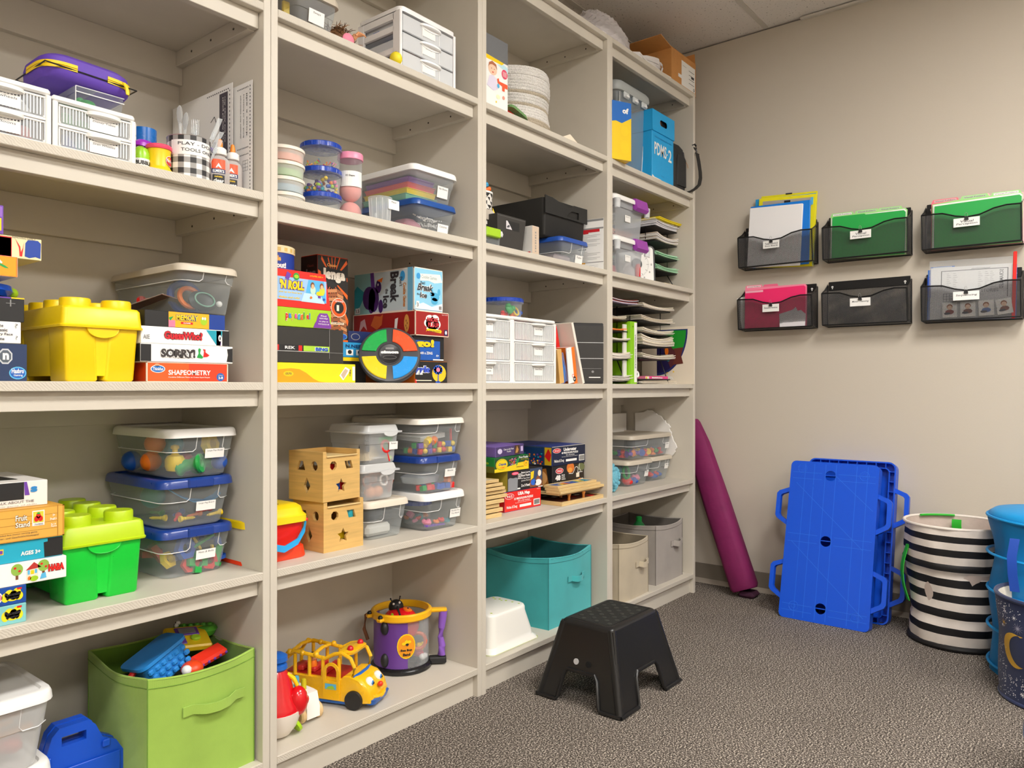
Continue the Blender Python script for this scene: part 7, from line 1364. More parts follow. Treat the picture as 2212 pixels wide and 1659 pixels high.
A = Art(T, wq, dq, hq); A.txt('F', 'PDMS', .10, .38, .66, .56, W, 3, .02); A.txt('F', '2', .74, .36, .90, .54, W, 3, .02); A.rect('F', .68, .445, .72, .465, W, 3); A.txt('F', 'Peabody Developmental Motor Scales', .12, .615, .9, .65, M('#0d6fae', .5), 3, .0); A.txt('F', 'pro-ed', .42, .10, .54, .115, M('#0d6fae', .5), 3, 0)
A.poly('F', [(.0, .0), (1, .0), (1, .002), (.75, .03), (.55, .035), (.35, .05), (.1, .055), (.05, .07), (0, .075)], W, 2); A.done()
T = thing('shoulder_bag', 'black zipped carry bag standing at the shelf end', 'bag', (3.392, 1.675, Z5), -3); kn = M('#2a2a2c', .7, 'cloth'); g = G()
g.loft([(0, .060, .13, .03), (.010, .072, .14, .04), (.08, .076, .142, .03), (.16, .066, .138, .025), (.215, .056, .132, .02), (.236, .040, .12, .02), (.240, .02, .10, .01)], kn, 5); g.v = [(p[0]+.0, p[1]+.14, p[2]) for p in g.v]; g.build('bag_body', T)
g = G(); g.loft([(.03, .045, .008, .008), (.16, .040, .010, .008), (.18, .03, .004, .004)], kn, 4); g.v = [(p[0]+.01, p[1]+.002, p[2]) for p in g.v]; g.build('pocket', T)
g = G(); g.tube([(.052, .0, .03), (.050, -.002, .12), (.040, .004, .20), (.0, .03, .236)], .0028, M('#3c3c40', .5), 6); g.build('zip', T); g = G(); g.tube([(.046, -.006, .155), (.050, -.012, .140), (.054, -.014, .125)], .0022, M('#c9a58a', .3, None, .6), 6); g.build('zip_pull', T)
T = thing('bag_strap', 'black shoulder strap with swivel clip hanging past the shelf edge from the black bag', 'strap', (3.44, 1.64, Z5)); g = G()
g.strip([(.062, -.003, .205), (.072, -.006, .17), (.085, -.008, .12), (.088, -.008, .09), (.078, -.006, .055), (.045, -.002, .03), (.012, .004, .012), (.0, .02, .006)], (.034, 0, .004), .003, K); g.build('webbing', T)
g = G(); g.tube([(.038, .01, .245), (.048, .004, .250), (.058, .002, .245), (.060, .002, .232), (.052, .002, .226), (.042, .006, .232)], .0045, K, 8, True); g.tube([(.056, .002, .230), (.060, 0, .218), (.062, 0, .212)], .004, M('#4a4a4e', .3, None, .7), 6); g.box(.042, .082, -.006, .0, .202, .209, K, .002); g.build('swivel_clip', T)

# ---- shelf four
def latchbin(label, x0, x1, y0, y1, z0, h, lm, tag, where):
    T = thing('latch_bin', label, 'storage bin', ((x0+x1)/2, (y0+y1)/2, z0), 0, 'purple latch bins'); X, Y = (x1-x0)/2, (y1-y0)/2; hb = h-.022
    g = G(); g.loft([(0, X-.032, Y-.028, .02), (.004, X-.030, Y-.026, .02), (hb-.03, X-.020, Y-.020, .02), (hb-.028, X-.014, Y-.014, .02), (hb, X-.010, Y-.010, .02)], CLR('#e6ebf0', .24, .2), 4, True, False); g.build('clear_body', T)
    g = G(); g.loft([(hb-.004, X, Y, .025), (hb+.002, X+.002, Y+.002, .026), (hb+.014, X, Y, .025), (h, X-.012, Y-.012, .02), (h-.003, X-.03, Y-.03, .02)], W, 4, False, True)
    for sx in (-1, 1): g.T = Matrix.Translation((sx*(X-.018), -Y+.002, 0)); g.loft([(hb-.042, .013, .010, .008), (hb-.002, .015, .012, .009)], CLR('#f2f5f7', .55, .2), 3)
    g.T = None; g.build('lid', T)
    g = G(); g.prism([(-Y-.014, hb-.018), (-Y-.002, hb-.030), (-Y+.01, hb-.018), (-Y+.014, h+.002), (-Y-.004, h+.001)], X-.13, X-.028, lm, 'x'); g.build('latch', T)
    paper(T, -.035, -Y+.019, hb*.46, .046, .028, tag, GRY); return T
pl = M('#9a3fa8', .3)
latchbin('clear bin with purple latch, upper of two, holding pink shredded filler', 2.775, 3.070, 1.668, 1.98, Z4+.1705, .176, pl, ['Ball Pit'], '')
latchbin('clear bin with purple latch, lower of two', 2.775, 3.070, 1.668, 1.98, Z4+.0003, .1695, pl, ['Sensory'], '')
g = G(); rn = random.Random(31)
for k in range(700): x, y, z = rn.uniform(-.098, .098), rn.uniform(-.105, -.06) if k % 2 else rn.uniform(-.06, .1), rn.uniform(.004, .038); a = rn.uniform(0, 6.3); g.tube([(x, y, z), (x+.006*math.cos(a), y+.003*math.sin(a), z+rn.uniform(-.004, .004))], .0016, M(('#e8a28a', '#f2c4b0', '#d98068')[k % 3], .6), 4)
solo(g, 'shredded_filler', 'pink shredded filler at the bottom of the upper purple-latch bin', 'filler', (2.92, 1.825, Z4+.174))['kind'] = 'stuff'
w_ = 'inside the lower purple-latch bin'
piece('plate', 'red', (2.975, 1.80, Z4+.045), .045, (75, 0, 10), w_, M('#e0606a', .5)); piece('plate', 'blue', (2.87, 1.80, Z4+.06), .055, (80, 0, -5), w_, M('#6a9ac8', .5))
T = thing('dial_timer', 'square white dial timer with numbers and black frame', 'timer', (3.250, 1.700, Z4+.0005), 0, None, None); T.rotation_euler = (R(-6), 0, R(-42)); T.location = (3.075, 1.835, Z4+.004)
sz = .185; g = G(); g.T = Matrix.Translation((sz/2, 0, sz/2)) @ Matrix.Rotation(R(90), 4, 'X'); g.loft([(-.045, sz/2-.004, sz/2-.004, .02), (-.040, sz/2, sz/2, .022), (.0, sz/2, sz/2, .022), (.004, sz/2-.003, sz/2-.003, .02), (.0042, sz/2-.008, sz/2-.008, .016), (.002, sz/2-.009, sz/2-.009, .016)], M('#2c2c2e', .4), 5); g.build('frame', T)
g = G(); g.T = Matrix.Translation((sz/2, -.0022, sz/2)) @ Matrix.Rotation(R(90), 4, 'X'); g.loft([(0, sz/2-.009, sz/2-.009, .014), (.0006, sz/2-.009, sz/2-.009, .014)], W, 5); g.build('dial_face', T)
g = G(); g.T = Matrix.Translation((sz/2, -.003, sz/2)) @ Matrix.Rotation(R(90), 4, 'X')
for k in range(60):
    a = R(90-6*k); L5 = .012 if k % 5 == 0 else .006; r0 = .062; wd = .0008 if k % 5 == 0 else .0004; ca, sa = math.cos(a), math.sin(a)
    g.add([(r0*ca-wd*sa, r0*sa+wd*ca, 0), (r0*ca+wd*sa, r0*sa-wd*ca, 0), ((r0-L5)*ca+wd*sa, (r0-L5)*sa-wd*ca, 0), ((r0-L5)*ca-wd*sa, (r0-L5)*sa+wd*ca, 0)], [(0, 1, 2, 3)], K)
for k in range(12):
    a = R(90-30*k); ro = a-R(90) if 0 else R(-90) if 1 else 0; cx_, cy_ = .073*math.cos(a), .073*math.sin(a); s_ = str(5*k if k else 0)
    text(g, s_, lambda u, v: (cx_+(.004*(v-.5))*-1*(1 if 1 else 0)*1.6, cy_+(-.5+u)*-.0045*len(s_)*1.0*-1, 0), K, .03)
g.build('dial_marks', T)
g = G(); g.T = Matrix.Translation((sz/2, -.003, sz/2)) @ Matrix.Rotation(R(90), 4, 'X'); g.lathe([(.026, 0), (.026, .006), (.022, .010), (.008, .010)], M('#232326', .3), 30); g.build('knob', T)
T = thing('red_timer_stand', 'small upright red tube with grey foot before the dial timer', 'toy', (3.030, 1.705, Z4)); g = G(); g.lathe([(.014, 0), (.015, .016)], GRY, 16); g.lathe([(.013, .016), (.013, .060), (.010, .072), (.002, .076)], M('#e0181c', .3), 18); g.build('tube', T)
T = thing('storage_jar', 'small glass jar with red clamp lid behind the purple-latch bins', 'jar', (3.12, 1.93, Z4+.12)); g = G(); g.lathe([(.028, 0), (.030, .005), (.030, .055), (.024, .062)], CLRW, 24, (0, 0), True, False); g.build('jar_body', T); g = G(); g.lathe([(.029, .060), (.031, .064), (.024, .074), (.004, .078)], M('#d8221c', .3), 24); g.box(-.006, .006, -.034, -.026, .05, .085, M('#c9c9cc', .3, None, .8), .002); g.build('lid', T)
g = G(); g.box(3.06, 3.19, 1.88, 2.03, Z4, Z4+.119, K, .004); solo(g, 'black_carton', 'black carton behind the dial timer, under the clamp-lid jar', 'carton')
# wire letter-tray rack: frame posts, solid trays, paper stacks as things on them
def rack(label, x0, x1, y0, d, z0, levels, posts=True, h=None):
    T = thing('letter_tray_rack', label, 'letter tray', (x0, y0, z0)); w_ = x1-x0
    for z in levels:
        g = G(); g.box(0, w_, .0, d, z-.0015, z, K); g.tube([(0, 0, z+.002), (w_, 0, z+.002), (w_, d, z+.004), (0, d, z+.004)], .0022, K, 6, True); g.build('tray', T)
    for x, y in ((.004, .05), (w_-.004, .05), (.004, d-.05), (w_-.004, d-.05)):
        g = G(); zt = levels[-1]+.002; zb = levels[1] if len(levels) > 1 else levels[0]
        g.tube([(x, y, zt), (x, y, zb+.0), (x+(.0), y+(-.045 if y < d/2 else .045), .004)], .0024, K, 6); g.build('post', T)
    return T
def papers(label, x0, x1, y0, d, z0, n, cols, seed=0, t=.0022, name='paper_stack', grp='papers in the letter trays', up=0):
    T = thing(name, label, 'paper stack', (x0, y0, z0), 0, grp); rn = random.Random(seed); w_ = x1-x0
    for k in range(n):
        g = G(); a = rn.uniform(-.006, .006); e = rn.uniform(-.004, .010); m = M(cols[k % len(cols)], .8); zz = k*t
        nx = 6; rr = []
        for i in range(nx+1):
            u = i/nx; z = zz+t*.1+up*(u-.5)**2*.03*(1+.2*k); rr.append([(w_*u+a, -e, z), (w_*u+a, d-.02, z), (w_*u+a, d-.02, z+t*.75), (w_*u+a, -e, z+t*.75)])
        g.rings(rr, m); g.build('paper_sheet', T, 0)
    return T
RX0, RX1, RY = 3.232, 3.462, 1.728
rack('black letter tray rack on the fourth bookcase, holding green papers', RX0, RX1, RY, .30, Z4+.0005, [.012, .077, .145, .215, .284])
papers('light green papers in the lower tray beside the dial timer', RX0+.008, RX1-.005, RY-.006, .29, Z4+.0785, 5, ['#a8d8b4', '#9ccfaa', '#b4e0c0'], 1, .0042, grp='green papers', up=.6)
papers('light green papers in the tray above, beside the dial timer', RX0+.008, RX1-.005, RY-.004, .29, Z4+.1465, 4, ['#a8d8b4', '#b4e0c0'], 2, .0044, grp='green papers', up=.4)
papers('cream and white papers fanned in the tray above the green papers', RX0+.006, RX1-.004, RY-.006, .29, Z4+.2165, 7, ['#eee7d8', '#efeef0', '#e8d8c4', '#f4f2ee'], 3, .0036, up=1)
papers('thick white papers in the top tray under the yellow pad', RX0+.006, RX1-.006, RY-.006, .29, Z4+.2855, 7, ['#f1eff1', '#e0dfe4'], 4, .0042, up=.6)
papers('bright yellow pad on top of the tray rack', RX0+.002, RX1+.004, RY-.014, .27, Z4+.3165, 2, ['#f6e020', '#f2d818'], 5, .005, 'yellow_pad', up=.3)
T = thing('spiral_notebook', 'cream spiral notebook with black wire lying at the shelf edge', 'notebook', (3.205, 1.662, Z4+.0005), 2); g = G(); g.box(0, .245, 0, .05, 0, .006, M('#ecd9a8', .6), .001); g.build('pages', T)
for k in range(16): g = G(); x = .012+.0115*k; g.tube([(x, .048+.007*math.cos(R(a)), .008+.009*math.sin(R(a))) for a in range(-60, 250, 30)], .0011, M('#e4e4e4', .3, None, .5), 5); g.build('wire_ring', T)
g = G(); g.box(.0, .21, .052, .06, .004, .010, K, .002); g.build('cover', T)

# ---- shelf three: two racks, green binder, game board
lv = [.020, .115, .175, .230, .286, .345]
rack('tall black letter tray rack between the green binder and the game board', 3.035, 3.335, 1.700, .31, Z3+.0003, lv)
cr = ['#e6dccb', '#efe9e0', '#d9cdb8', '#eee6d2']
for i, z in enumerate(lv[1:]): papers(('cream papers in the lowest full tray above the pink box', 'thick tan papers in the tray second above the pink box', 'cream papers in the third tray above the pink box', 'white papers in the fourth tray above the pink box', 'dark-shaded papers in the top tray of the tall rack')[i], 3.040, 3.338+.01*(i % 2)+(.02 if i == 0 else 0), 1.692-.004*(i % 3), .30, Z3+z+.0012, (5, 9, 5, 5, 4)[i], cr, 20+i, (.0032, .0040, .0032, .0032, .003)[i], up=.9)
A = gbox('flat pink printed box on the lowest tray of the tall rack', 3.10, 3.325, 1.705, .2, Z3+.0215, Z3+.0375, M('#e8418e', .4), None, PNK, name='pink_box', cat='box'); A.rect('F', 0, .1, .16, .9, CRM, 1); A.rect('F', .02, .2, .07, .8, YEL, 2); A.txt('F', 'Bubbleless', .28, .3, .74, .75, W, 3, .08); A.done()
papers('thin papers under the flat pink box', 3.04, 3.37, 1.690, .26, Z3+.004, 3, cr, 40, .0035)
rack('short black letter tray rack cut by the upright, left of the green binder', 2.722, 2.93, 1.700, .31, Z3+.0003, [.010, .105, .185, .228, .275, .345])
for i, (z, x1, cols, n, lb) in enumerate(((.0115, 2.945, ['#efece6', '#e4dfd6'], 6, 'white papers in the bottom tray of the short rack'), (.1065, 2.94, ['#f2f0ee', '#e9dcc8'], 8, 'white and cream papers sliding off the second tray of the short rack'), (.1865, 2.94, ['#ece3c8', '#f4f2ee'], 3, 'pale papers in the middle tray of the short rack'),
        (.2295, 2.895, ['#ee7a2c', '#f08a3c'], 2, 'orange papers in the fourth tray of the short rack'), (.2765, 2.895, ['#e6dcc4', '#d8cfb8'], 4, 'cream papers in the fifth tray of the short rack'), (.3465, 2.99, ['#8a7a94', '#e0dce4', '#8a2a24'], 6, 'purple and red papers on the top tray of the short rack'))): papers(lb, 2.724, x1, 1.688, .29, Z3+z+.001, n, cols, 50+i, .0030, up=.7)
T = thing('ring_binder', 'lime green ring binder standing open with white spine label', 'binder', (2.905, 1.690, Z3), 0); lg = M('#8ccc18', .35)
g = G(); g.box(0, .003, 0, .20, 0, .276, lg, .001); g.T = Matrix.Rotation(R(0), 4, 'Z'); g.T = None; g.box(.052, .055, 0, .22, 0, .276, lg, .001); g.box(-.0, .055, -.003, 0, 0, .276, lg, .001); g.build('cover', T)
T.location = (2.930, 1.686, Z3)
g = G(); g.box(.030, .053, -.0042, -.003, .008, .272, W); g.build('spine_label', T); A = Art(T, .055, .2, .276, (0, -.0042, 0)); A.txt('F', 'VISUAL SCHEDULE', .60, .25, .80, .80, GRY, 2, .02, 0, 270); A.ell('F', .30, .92, .05, .012, K, 1); A.done()
g = G(); g.box(.006, .048, .01, .2, .004, .262, W, .001); g.build('paper_block', T)
g = G(); g.box(-.030, -.002, -.0, .006, .02, .262, M('#dcdad4', .6)); solo(g, 'paper_divider', 'pale paper divider standing left of the green binder', 'paper', (2.926, 1.70, Z3))
T = thing('ring_magnet', 'small white ring toy leaning on the binder foot', 'toy', (2.998, 1.690, Z3+.044), 0, None, (R(80), 0, 0)); g = G(); g.tube([(.011*math.cos(R(a)), .011*math.sin(R(a)), 0) for a in range(0, 360, 24)], .005, W, 8, True); g.build('ring', T)
# game board leaning against the upright
T = thing('game_board', 'cream game board with quarter circle of green, brown and night blue', 'game board', (3.458, 1.632, Z3), 0); bd = M('#ece0cc', .6); wg, hg = .29, .286
g = G(); g.box(0, .004, 0, wg, 0, hg, bd, .001); g.build('board_panel', T)
A = Art(T, .004, wg, hg)
n = 16; cu, cv, ru, rv = .30, .955, .58, .80
arc = lambda q, a0, a1, k=16: [(cu+ru*q*math.cos(R(a0+(a1-a0)*i/k)), cv+rv*q*math.sin(R(a0+(a1-a0)*i/k))) for i in range(k+1)]
A.poly('L', [(cu, cv+.0)]+arc(1.0, -90, 0), M('#28306e', .5), 1); A.poly('L', [(cu, cv-.02)]+arc(.95, -90, -38), M('#221a4e', .5), 2); A.poly('L', [(cu, cv-.02)]+arc(.95, -62, -1.5), M('#5a2a30', .5), 3); A.poly('L', [(cu, cv-.02)]+arc(.95, -38, -1.5), M('#1f9a2c', .5), 4)
A.poly('L', [(.62, .62), (.80, .64), (.76, .50), (.80, .36), (.60, .34), (.66, .5)], M('#6a3228', .5), 5)
for q, m in (((.46, .72, .035, .05), K), ((.47, .70, .03, .05), SKY), ((.49, .58, .035, .07), ORG), ((.52, .44, .035, .04), TEAL), ((.44, .46, .04, .03), ORG)): A.ell('L', *q, m, 6)
for u, v, s in ((.50, .20, .018), (.62, .22, .022), (.54, .10, .012)): A.poly('L', [(u+s*(1 if k % 2 == 0 else .4)*math.cos(R(36*k)), v+s*(1 if k % 2 == 0 else .4)*math.sin(R(36*k))) for k in range(10)], YEL, 6)
A.txt('L', 'Twin', .42, .02+.06, .62, .16, W, 7, .03, -.2); A.done()
g = G(); g.box(0, .055, 0, .006, 0, .20, M('#b8c8cc', .5)); solo(g, 'pale_folder', 'pale blue folder standing behind the tall rack', 'folder', (3.27, 2.03, Z3)); g = G(); g.box(0, .012, 0, .1, 0, .215, M('#e4dcd0', .6)); solo(g, 'paper_folder', 'cream folder standing beside the pale blue folder', 'folder', (3.35, 1.93, Z3))

# ---- shelf two
clearbin('clear bin with beige lid holding rubber toys, front of two side by side', 2.985, 3.222, 1.722, 2.03, Z2, .1185, TLID, .015, .018, tag=['Fidgets'], tagat=(.036, .026, .045, .36), r=.025, group='beige-lidded bins in the fourth bookcase')
clearbin('clear bin with beige lid, right of the rubber toy bin', 3.228, 3.458, 1.738, 2.04, Z2, .1185, TLID, .015, .018, tag=['Koosh'], tagat=(.036, .026, .030, .52), r=.025, group='beige-lidded bins in the fourth bookcase')
clearbin('clear bin with beige lid full of colourful suction toys, stacked on top', 3.050, 3.456, 1.742, 2.04, Z2+.1190, .110, M('#bdb3a3', .4), .015, .014, tag=['Suction'], tagat=(.040, .030, .135, .35), r=.025, group='beige-lidded bins in the fourth bookcase')
scatter(['sucker', 'sucker', 'blob'], ['orange', 'red', 'yellow', 'purple', 'blue', 'purple', 'green', 'teal'], 26, (3.085, 3.42, 1.772, 1.90, Z2+.124), .034, 'in the stacked bin of suction toys', 41, 'toy', 2)
w_ = 'in the front beige-lidded bin'
for kd, cn, x, y, z, s, r_ in (('blob', 'red', 3.045, 1.765, .02, .05, (0, 0, 0)), ('ring', 'green', 3.04, 1.77, .062, .055, (80, 20, 0)), ('blob', 'teal', 3.03, 1.80, .07, .05, (0, 0, 0)), ('blob', 'blue', 3.10, 1.765, .018, .045, (0, 0, 0)), ('blob', 'pink', 3.13, 1.77, .03, .04, (0, 0, 0))): piece(kd, cn, (x, y, Z2+z), s, r_, w_)
w_ = 'in the right beige-lidded bin'
for kd, cn, x, z, s in (('blob', 'red', 3.285, .03, .035), ('blob', 'blue', 3.32, .02, .04), ('blob', 'red', 3.345, .03, .03), ('blob', 'blue', 3.37, .025, .035)): piece(kd, cn, (x, 1.78, Z2+z), s, (0, 0, 30), w_)
fo = M('#ebe8e4', .8)
T = thing('foam_board', 'long white foam board slab standing behind the clear bins', 'foam board', (3.06, 2.012, Z2)); g = G(); g.box(0, .40, 0, .018, 0, .318, fo, .002); g.build('foam_slab', T)
g = G(); rn = random.Random(51); pts = []
out = [(.0, .0), (.10, .0), (.13, .04), (.165, .06), (.175, .09), (.215, .115), (.235, .15), (.21, .20), (.195, .235), (.20, .25), (.175, .27), (.15, .30), (.12, .318), (.10, .33), (.07, .335), (.05, .322), (.0, .318)]
for (a, b), (c, d) in zip(out, out[1:]+out[:1]):
    pts.append((a, b))
    if a > .02 and c > .02:
        for t in (.33, .66): pts.append((a+(c-a)*t+rn.uniform(-.005, .005), b+(d-b)*t+rn.uniform(-.005, .005)))
T = thing('torn_foam', 'torn jagged white foam board leaning in front of the upright', 'foam board', (3.466, 1.960, Z2+.002), 0)
g = G(); g.T = Matrix.Rotation(R(-90), 4, 'Z') @ Matrix.Rotation(R(90), 4, 'X'); g.flat([pts], fo, 0, .009); g.build('foam_slab', T)
g = G(); g.box(0, .012, 0, .14, 0, .31, fo, .002); solo(g, 'foam_strip', 'narrow white foam strip between the bins and the torn foam', 'foam board', (3.461-.0, 1.80, Z2), 0) if 0 else None
T = thing('fuzzy_toy', 'fluffy light blue toy cut by the upright on the second shelf', 'toy', (2.825, 1.735, Z2)); g = G(); rn = random.Random(61); fb = M('#7cc8de', .95, 'fuzz')
for k in range(150):
    a, e = rn.uniform(0, 6.28), rn.uniform(-1.3, 1.5); x, y, z = .048*math.cos(a)*math.cos(e), .045*math.sin(a)*math.cos(e), .062+.060*math.sin(e); g.ball((x, y, max(.008, z)), rn.uniform(.007, .012), fb, 8, 5)
g.ball((0, 0, .062), .046, fb, 14, 9, 1.25); g.build('fluff', T)['kind'] = 'stuff'

# ---- bottom shelf
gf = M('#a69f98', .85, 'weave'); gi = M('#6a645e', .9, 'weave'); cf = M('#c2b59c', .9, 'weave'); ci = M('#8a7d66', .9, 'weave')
fbin('large grey fabric bin with strap handle at the shelf end', 3.298, 1.835, .272, .30, Z1, .276, gf, gi, 0, .014, .010, handle=(.075, .026), hz=.63, hx=.055, seed=7, hands='F')
fbin('small beige canvas bin with strap handle, cut by the upright', 2.925, 1.775, .255, .22, Z1, .252, cf, ci, 0, .018, .008, handle=(.070, .024), hz=.58, hx=.05, seed=8, hands='F')
g = G(); g.lathe([(.014, 0), (.015, .02), (.010, .024)], GRN, 16); g.lathe([(.03, -.2), (.03, -.02), (.014, 0)], M('#2a8a4a', .4), 16); solo(g, 'green_bottle', 'green bottle cap sticking up inside the large grey bin', 'bottle', (3.30, 1.85, Z1+.262))
# ================================================================ far wall pockets
mk = M('#1a1a1b', .4, None, .3)
def meshmat(n, l, b):
    o = n['Material Output']; b.inputs['Base Color'].default_value = lin('#39393b'); b.inputs['Roughness'].default_value = .45
    tc = n.new('ShaderNodeTexCoord'); mp = n.new('ShaderNodeMapping'); mp.inputs['Rotation'].default_value = (R(45), 0, 0); mp.inputs['Scale'].default_value = (1, 1, 1); l.new(tc.outputs['Object'], mp.inputs[0])
    sp = n.new('ShaderNodeSeparateXYZ'); l.new(mp.outputs[0], sp.inputs[0])
    def saw(s):
        a = n.new('ShaderNodeMath'); a.operation = 'MULTIPLY'; a.inputs[1].default_value = 330; l.new(s, a.inputs[0])
        f = n.new('ShaderNodeMath'); f.operation = 'FRACT'; l.new(a.outputs[0], f.inputs[0])
        c = n.new('ShaderNodeMath'); c.operation = 'GREATER_THAN'; c.inputs[1].default_value = .36; l.new(f.outputs[0], c.inputs[0]); return c.outputs[0]
    m_ = n.new('ShaderNodeMath'); m_.operation = 'MULTIPLY'; l.new(saw(sp.outputs[1]), m_.inputs[0]); l.new(saw(sp.outputs[2]), m_.inputs[1])
    t = n.new('ShaderNodeBsdfTransparent'); mx = n.new('ShaderNodeMixShader'); l.new(m_.outputs[0], mx.inputs[0]); l.new(b.outputs[0], mx.inputs[1]); l.new(t.outputs[0], mx.inputs[2]); l.new(mx.outputs[0], o.inputs[0])
wm = node_mat('expanded_wire_mesh', meshmat)
def pocket(label, yl, zb, tag, tagw, tagc):
    """wire mesh file pocket; yl = left edge (larger Y) on the wall, width .36"""
    Wd = .355; T = thing('wall_pocket', label, 'wall file holder', (XW, yl, zb), 0, 'wire mesh wall pockets'); d = .098
    # local: x toward room negative, y to the right is negative
    F = lambda u, z, x=-d: (x, -Wd*u, z)
    prof = [(0, .150), (.05, .151), (.22, .148), (.36, .130), (.47, .122), (.60, .126), (.74, .145), (.86, .152), (1, .150)]
    g = G(); g.add([F(0.01, .0, -.004), F(.99, 0, -.004), F(.99, .208, -.004), F(.01, .208, -.004)], [(0, 1, 2, 3)], wm)
    a = [F(u, .006, -d+.010) for u, z in prof]+[F(u, z) for u, z in prof[::-1]]
    n_ = len(prof); vs = []; fs = []
    for i, (u, z) in enumerate(prof): vs += [F(u, .004, -d+.012), F(u, z)]
    g.add(vs, [(2*i, 2*i+2, 2*i+3, 2*i+1) for i in range(n_-1)], wm)
    for u in (0, 1): g.add([F(u, 0, -.004), F(u, .003, -d+.012), F(u, .150), F(u, .165, -.06), F(u, .200, -.012), F(u, .208, -.004)], [(0, 1, 2, 3, 4, 5)], wm)
    g.add([F(0, .001, -.004), F(1, .001, -.004), F(1, .003, -d+.012), F(0, .003, -d+.012)], [(0, 1, 2, 3)], wm); g.build('mesh_panel', T, 0)
    g = G(); g.tube([F(u, z) for u, z in prof], .0032, mk, 7)
    for u in (0, 1): g.tube([F(u, .150), F(u, .006, -d+.012), F(u, 0, -.006), F(u, .196, -.005)] if u else [F(u, .150), F(u, .006, -d+.012), F(u, 0, -.006), F(u, .196, -.005)], .0030, mk, 7); g.tube([F(u, .150), F(u, .156, -.085), F(u, .17, -.05), F(u, .196, -.006)], .0028, mk, 7)
    g.tube([F(0, .005, -d+.012), F(1, .005, -d+.012)], .0034, mk, 7); g.tube([F(0, .001, -.006), F(1, .001, -.006)], .003, mk, 7); g.build('wire_frame', T)
    g = G(); g.box(-.006, -.003, -Wd+.004, -.004, .172, .212, mk, .002); g.build('top_plate', T)
    for u in (.06, .93): g = G(); g.T = Matrix.Translation(F(u, .188, -.0065)) @ Matrix.Rotation(R(-90), 4, 'Y'); g.lathe([(.005, 0), (.005, .001)], W, 10); g.box(-.010, 0, -.002, .002, 0, .001, W); g.build('keyhole', T)
    # binder clip and card, things clipped on the rim
    Mx = Matrix(((0, 1, 0, -d-.004), (-1, 0, 0, -Wd*.47), (0, 0, 1, 0), (0, 0, 0, 1)))
    C_ = thing('paper_card', f'white card lettered {" ".join(tag)} clipped on the {tagc}', 'card', (XW, yl, zb), 0, 'cards clipped to the wall pockets')
    g = G(); g.T = Mx @ Matrix.Translation((-tagw/2, 0, .082)); hh = .036; g.box(0, tagw, -.001, 0, 0, hh, W); g.build('card', C_)
    g = G(); g.T = Mx @ Matrix.Translation((-tagw/2, -.0014, .082))
    for i, t in enumerate(tag):
        wf = min(.8, .085*len(t)); u0 = (1-wf)/2; v0 = (.48 if i == 0 else .16) if len(tag) > 1 else .42; text(g, t, lambda a_, b_: ((u0+wf*a_)*tagw, 0, (v0+.26*b_)*hh), INK, .01, .03)
    g.build('lettering', C_)
    B_ = thing('binder_clip', f'small black binder clip holding the card on the {tagc}', 'binder clip', (XW, yl, zb), 0, 'binder clips'); g = G(); g.T = Mx @ Matrix.Translation((0, 0, .108)); g.prism([(-.006, 0), (.006, 0), (.006, .010), (.0025, .016), (-.0025, .016), (-.006, .010)], -.005, .004, K, 'y') if 0 else g.prism([(-.008, .0), (.008, 0), (.006, .014), (-.006, .014)], -.006, .008, K, 'y'); g.build('clip_body', B_)
    g = G(); g.T = Mx @ Matrix.Translation((0, -.006, .122)); g.tube([(-.005, 0, 0), (-.004, -.002, .012), (0, -.003, .016), (.004, -.002, .012), (.005, 0, 0)], .0008, M('#c9c9c9', .3, None, .9), 5); g.build('clip_loop', B_)
    return T
ZA, ZB = 1.600, 1.297
PK = [('upper left wall pocket holding white and blue binders', 1.478, ZA, ['Token Boards &', 'Story Boards'], .078, 'upper left wall pocket'), ('upper middle wall pocket holding green folders', 1.076, ZA-.002, ['Visual', 'Perception'], .088, 'upper middle wall pocket'),
      ('upper right wall pocket holding green and pink folders', .666, ZA-.002, ['Visual', 'Perception'], .094, 'upper right wall pocket'), ('lower left wall pocket holding pink folders', 1.480, ZB-.002, ['Executive Functions'], .080, 'lower left wall pocket'),
      ('empty lower middle wall pocket', 1.078, ZB-.001, ['Motor Planning'], .086, 'empty lower middle wall pocket'), ('lower right wall pocket holding worksheets in a zip bag', .668, ZB-.003, ['Sequencing'], .094, 'lower right wall pocket')]
for p_ in PK: pocket(*p_)
